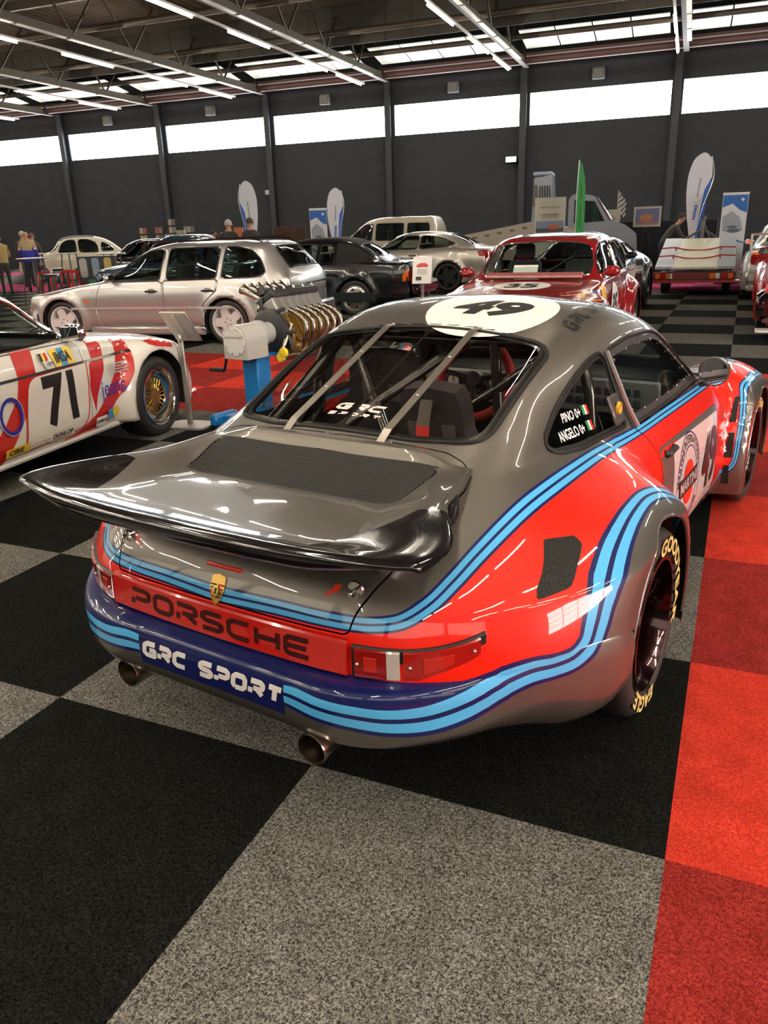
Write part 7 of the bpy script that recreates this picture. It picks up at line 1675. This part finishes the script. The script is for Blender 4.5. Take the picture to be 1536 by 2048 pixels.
    mb.box((hc.x, hc.y+.090*k, hc.z-.075*k), (.045*k, .006, .008)); mb.build('eyes_and_mouth', mat('face_dark', (.08, .03, .025), .5), b)
    return p_
person((-18.95, 16.83), 35, 1.80, (.04, .04, .38), (.03, .035, .05), (.3, .25, .2), 'bald man in a jacket with tan shoulders and blue body, behind the bar tables', band=(.46, .34, .20), bald=True)
person((-20.9, 18.5), 40, 1.80, (.06, .04, .035), (.03, .03, .03), (.42, .40, .38), 'grey-haired person in a brown coat next to the man in the blue jacket')
person((-21.45, 19.4), 30, 1.74, (.09, .05, .045), (.03, .03, .03), (.10, .06, .05), 'person in dull brown clothes partly hidden behind the grey-haired person')
person((-18.85, 15.75), 60, 1.72, (.34, .24, .10), (.04, .035, .03), (.18, .15, .12), 'person in a mustard jacket at the very edge of the hall view', pose='lean')
person((-11.15, 16.15), 20, 1.84, (.04, .04, .04), (.02, .02, .02), (.45, .42, .36), 'fair-haired man in a dark coat seen above the silver estate roof')
person((-10.42, 16.05), 60, 1.86, (.035, .03, .03), (.02, .02, .02), (.05, .04, .03), 'dark-haired man in a dark jacket next to the teardrop flag')
person((-12.4, 16.5), 290, 1.78, (.025, .025, .028), (.02, .02, .02), (.03, .028, .025), 'stooping person in dark clothes beside the magazine racks', pose='bend')
person((-.95, 20.5), 285, 1.78, (.05, .05, .045), (.02, .02, .025), (.03, .025, .02), 'man in a dark jacket bending forward behind the trailer deck', pose='bend')
# ---------------------------------------------------------------- bar tables and stools
def bar_table(loc, label, first=[None]):
    if first[0] is None:
        t = thing('bar_table', label, 'table', (*loc, 0), 0, 'high bar tables'); first[0] = t
        mb = MB(); mb.lathe([(0, 1.10), (.36, 1.10), (.37, 1.09), (.36, 1.075), (0, 1.075)], (0, 0, 0), 'z', 32); mb.build('table_top', mat('table_top_wood', (.34, .28, .22), .35), t)
        for k in range(4):
            a = math.pi/4+k*math.pi/2; mb = MB(); mb.tube([(.20*math.cos(a), .20*math.sin(a), 1.07), (.34*math.cos(a), .34*math.sin(a), 0)], .018, 6); mb.build('leg', mat('leg_grey', (.06, .06, .065), .4), t)
        return t
    t = copy_tree(first[0]); t.location = (*loc, 0); t['label'] = label; return t
for loc, lb in (((-14.6, 12.9), 'high round bar table in front of the red convertible'), ((-19.3, 17.4), 'high round bar table just before the man in the blue jacket'), ((-17.4, 16.9), 'high round bar table between the ivory car and the two red stools'), ((-14.6, 15.6), 'high round bar table before the black classic saloon and the recycling bins')): bar_table(loc, lb)
def stool(loc, rz, red, label, first={}):
    g = 'red metal bar stools' if red else 'grey metal bar stools'
    if red not in first:
        t = thing('bar_stool', label, 'stool', (*loc, 0), rz, g); m = mat('stool_red', (.52, .035, .018), .25, coat=1) if red else mat('stool_grey', (.07, .075, .085), .3, .5)
        mb = MB(); mb.box((0, 0, .745), (.30, .30, .035), bev=.03); mb.box((0, 0, .715), (.31, .31, .04), bev=.02); mb.build('seat', m, t)
        for sx in (-1, 1):
            for sy in (-1, 1): mb = MB(); mb.tube([(sx*.13, sy*.13, .72), (sx*.20, sy*.20, 0)], [.028, .02], 5); mb.build('leg', m, t)
        mb = MB(); q = .165; mb.tube([(q, q, .26), (-q, q, .26), (-q, -q, .26), (q, -q, .26)], .012, 5, closed=True); mb.build('foot_rail', m, t); first[red] = t; return t
    t = copy_tree(first[red]); t.location = (*loc, 0); t.rotation_euler = (0, 0, rz); t['label'] = label; return t
stool((-13.3, 12.1), .3, False, 'grey metal bar stool in front of the red stool by the first table')
stool((-14.95, 13.55), .5, True, 'red metal bar stool half hidden behind the grey stool')
stool((-14.6, 14.0), .2, True, 'glossy red metal bar stool standing free beside the pink carpet')
stool((-17.3, 18.2), .7, True, 'red metal bar stool pushed against the ivory economy car')
stool((-15.2, 15.1), .4, False, 'grey metal bar stool next to the recycling bins')
stool((-15.9, 14.9), .9, False, 'grey metal bar stool behind the glossy red stool')
def bins():
    t = thing('recycling_station', 'row of recycling bins with white, blue and yellow fronts beyond the estate bonnet', 'recycling bins', (-14.3, 14.7, 0), math.radians(38))
    mb = MB(); mb.box((0, 0, .53), (.95, .40, 1.06), bev=.01); mb.build('cabinet', mat('bin_dark', (.025, .028, .03), .5), t)
    for x, c in ((-.33, (.45, .43, .38)), (-.03, (.22, .30, .42)), (.27, (.60, .46, .12))):
        mb = MB(); mb.prism(roundpoly([(x-.09, .55), (x+.09, .55), (x+.09, 1.02), (x-.09, 1.02)], .08), -.208, -.20, 'xz'); f = mb.build('bin_front', mat('bin_front_%d' % int(c[0]*100), c, .5), t)
        mb = MB(); mb.lathe([(.035, -.212), (.060, -.212), (.062, -.208)], (x, 0, .68), 'y', 20); mb.build('bin_symbol', mat('symbol_pale', (.5, .5, .48), .5), f)
    mb = MB(); mb.box((0, -.205, .42), (.5, .012, .14)); mb.build('green_panel', mat('panel_green', (.06, .24, .09), .5), t)
bins()
# ---------------------------------------------------------------- magazine racks and small goods
def magazines():
    x0, y0 = -18.34, 22.6; k = 0
    for r, (dx, w, zt) in enumerate(((-.48, .30, 1.85), (-.12, .22, 1.80), (.20, .28, 2.05), (.58, .34, 2.02))):
        t = thing('magazine_rack', ['magazine rack with reddish covers at the outer end of the row', 'narrow magazine rack between the reddish rack and the tallest rack', 'tallest magazine rack, third of the row before the dark wall', 'wide magazine rack closest to the white electrical box'][r], 'magazine rack', (x0+dx*1.35, y0+dx*.75, 0), math.radians(28), 'magazine racks')
        mb = MB(); mb.box((0, .06, zt/2), (w*1.2, .03, zt)); mb.box((0, 0, .02), (w*1.2, .4, .04)); mb.build('rack_frame', BLACK, t)
        for z in np.arange(.9, zt-.1, .26):
            for c in range(max(1, int(w/.11))):
                col = random.choice([(.28, .08, .06), (.30, .26, .20), (.12, .10, .10), (.36, .30, .14), (.16, .18, .24), (.22, .14, .10)]); mb = MB(); cx = (c-(max(1, int(w/.11))-1)/2)*.13
                mb.box((cx, -.005, z), (.115, .01, .20), rotm('X', -8)); m = tag(mb.build('magazine', mat('cover_%d' % (k % 12), col, .5)), ('upright magazine on the ' + ['outer reddish', 'narrow', 'tallest', 'wide inner'][r] + ' rack, row %s' % ['one from below', 'two from below', 'three from below', 'four from below', 'five from below'][int(round((z-.9)/.26))] + (', column %s' % 'abc'[c])), 'magazine', 'magazines on the racks'); m.matrix_world = t.matrix_basis.copy(); k += 1
    for n, (dx, h, c, nm) in enumerate(((2.25, .16, (.30, .28, .22), 'pale'), (2.7, .22, (.35, .31, .22), 'cream'), (4.05, .14, (.30, .27, .2), 'beige'), (4.6, .24, (.45, .14, .05), 'orange'), (4.95, .15, (.2, .19, .16), 'grey'))):
        pass
    t = thing('sales_table', 'long dark sales table behind the stooping person', 'table', (-13.6, 18.6, 0), math.radians(24)); mb = MB(); mb.box((0, 0, 1.35), (3.2, .6, .04)); mb.build('table_top', BLACK, t)
    for sx in (-1.5, 1.5): mb = MB(); mb.box((sx, 0, .67), (.06, .5, 1.33)); mb.build('leg', BLACK, t)
    for n, (dx, h, c, nm) in enumerate(((-1.1, .16, (.30, .28, .22), 'small pale box at the outer end of the sales table'), (-.75, .26, (.35, .31, .22), 'upright cream box on the sales table'), (.55, .16, (.30, .27, .2), 'low beige box on the sales table beside the orange box'), (.95, .28, (.45, .14, .05), 'orange box standing on the sales table'), (1.3, .17, (.2, .19, .16), 'grey box on the sales table next to the fair-haired man'))):
        a = math.radians(24); mb = MB(); mb.box((0, 0, h/2), (.26, .16, h), bev=.008); o = mb.build('display_box', mat('box_%d' % n, c, .6), loc=(-13.6+dx*math.cos(a), 18.6+dx*math.sin(a), 1.37)); o.rotation_euler = (0, 0, a); tag(o, nm, 'box', 'boxes on the sales table')
magazines()
def boxes_right():
    for n, (x, y, w, h, c, lb) in enumerate(((1.55, 20.6, .8, .9, (.12, .075, .04), 'brown cardboard heap beside the wide roll-up banner'), (2.35, 21.1, .45, 1.25, (.20, .13, .08), 'tall light brown carton beyond the silver saloon spoiler'))):
        mb = MB(); mb.box((0, 0, h/2), (w, .5, h), bev=.03); mb.box((0, 0, h-.02), (w*.6, .52, .03), bev=.01); tag(mb.build('cardboard_carton', mat('carton_%d' % n, c, .8), loc=(x, y, 0)), lb, 'carton')
    mb = MB(); mb.box((0, 0, .72), (3.4, .7, 1.44), bev=.02); tag(mb.build('cloth_covered_table', mat('cloth_black', (.008, .008, .011), .9), loc=(-1.45, 23.2, 0)), 'black cloth covered counter behind the posters and the bending man', 'counter')
boxes_right()
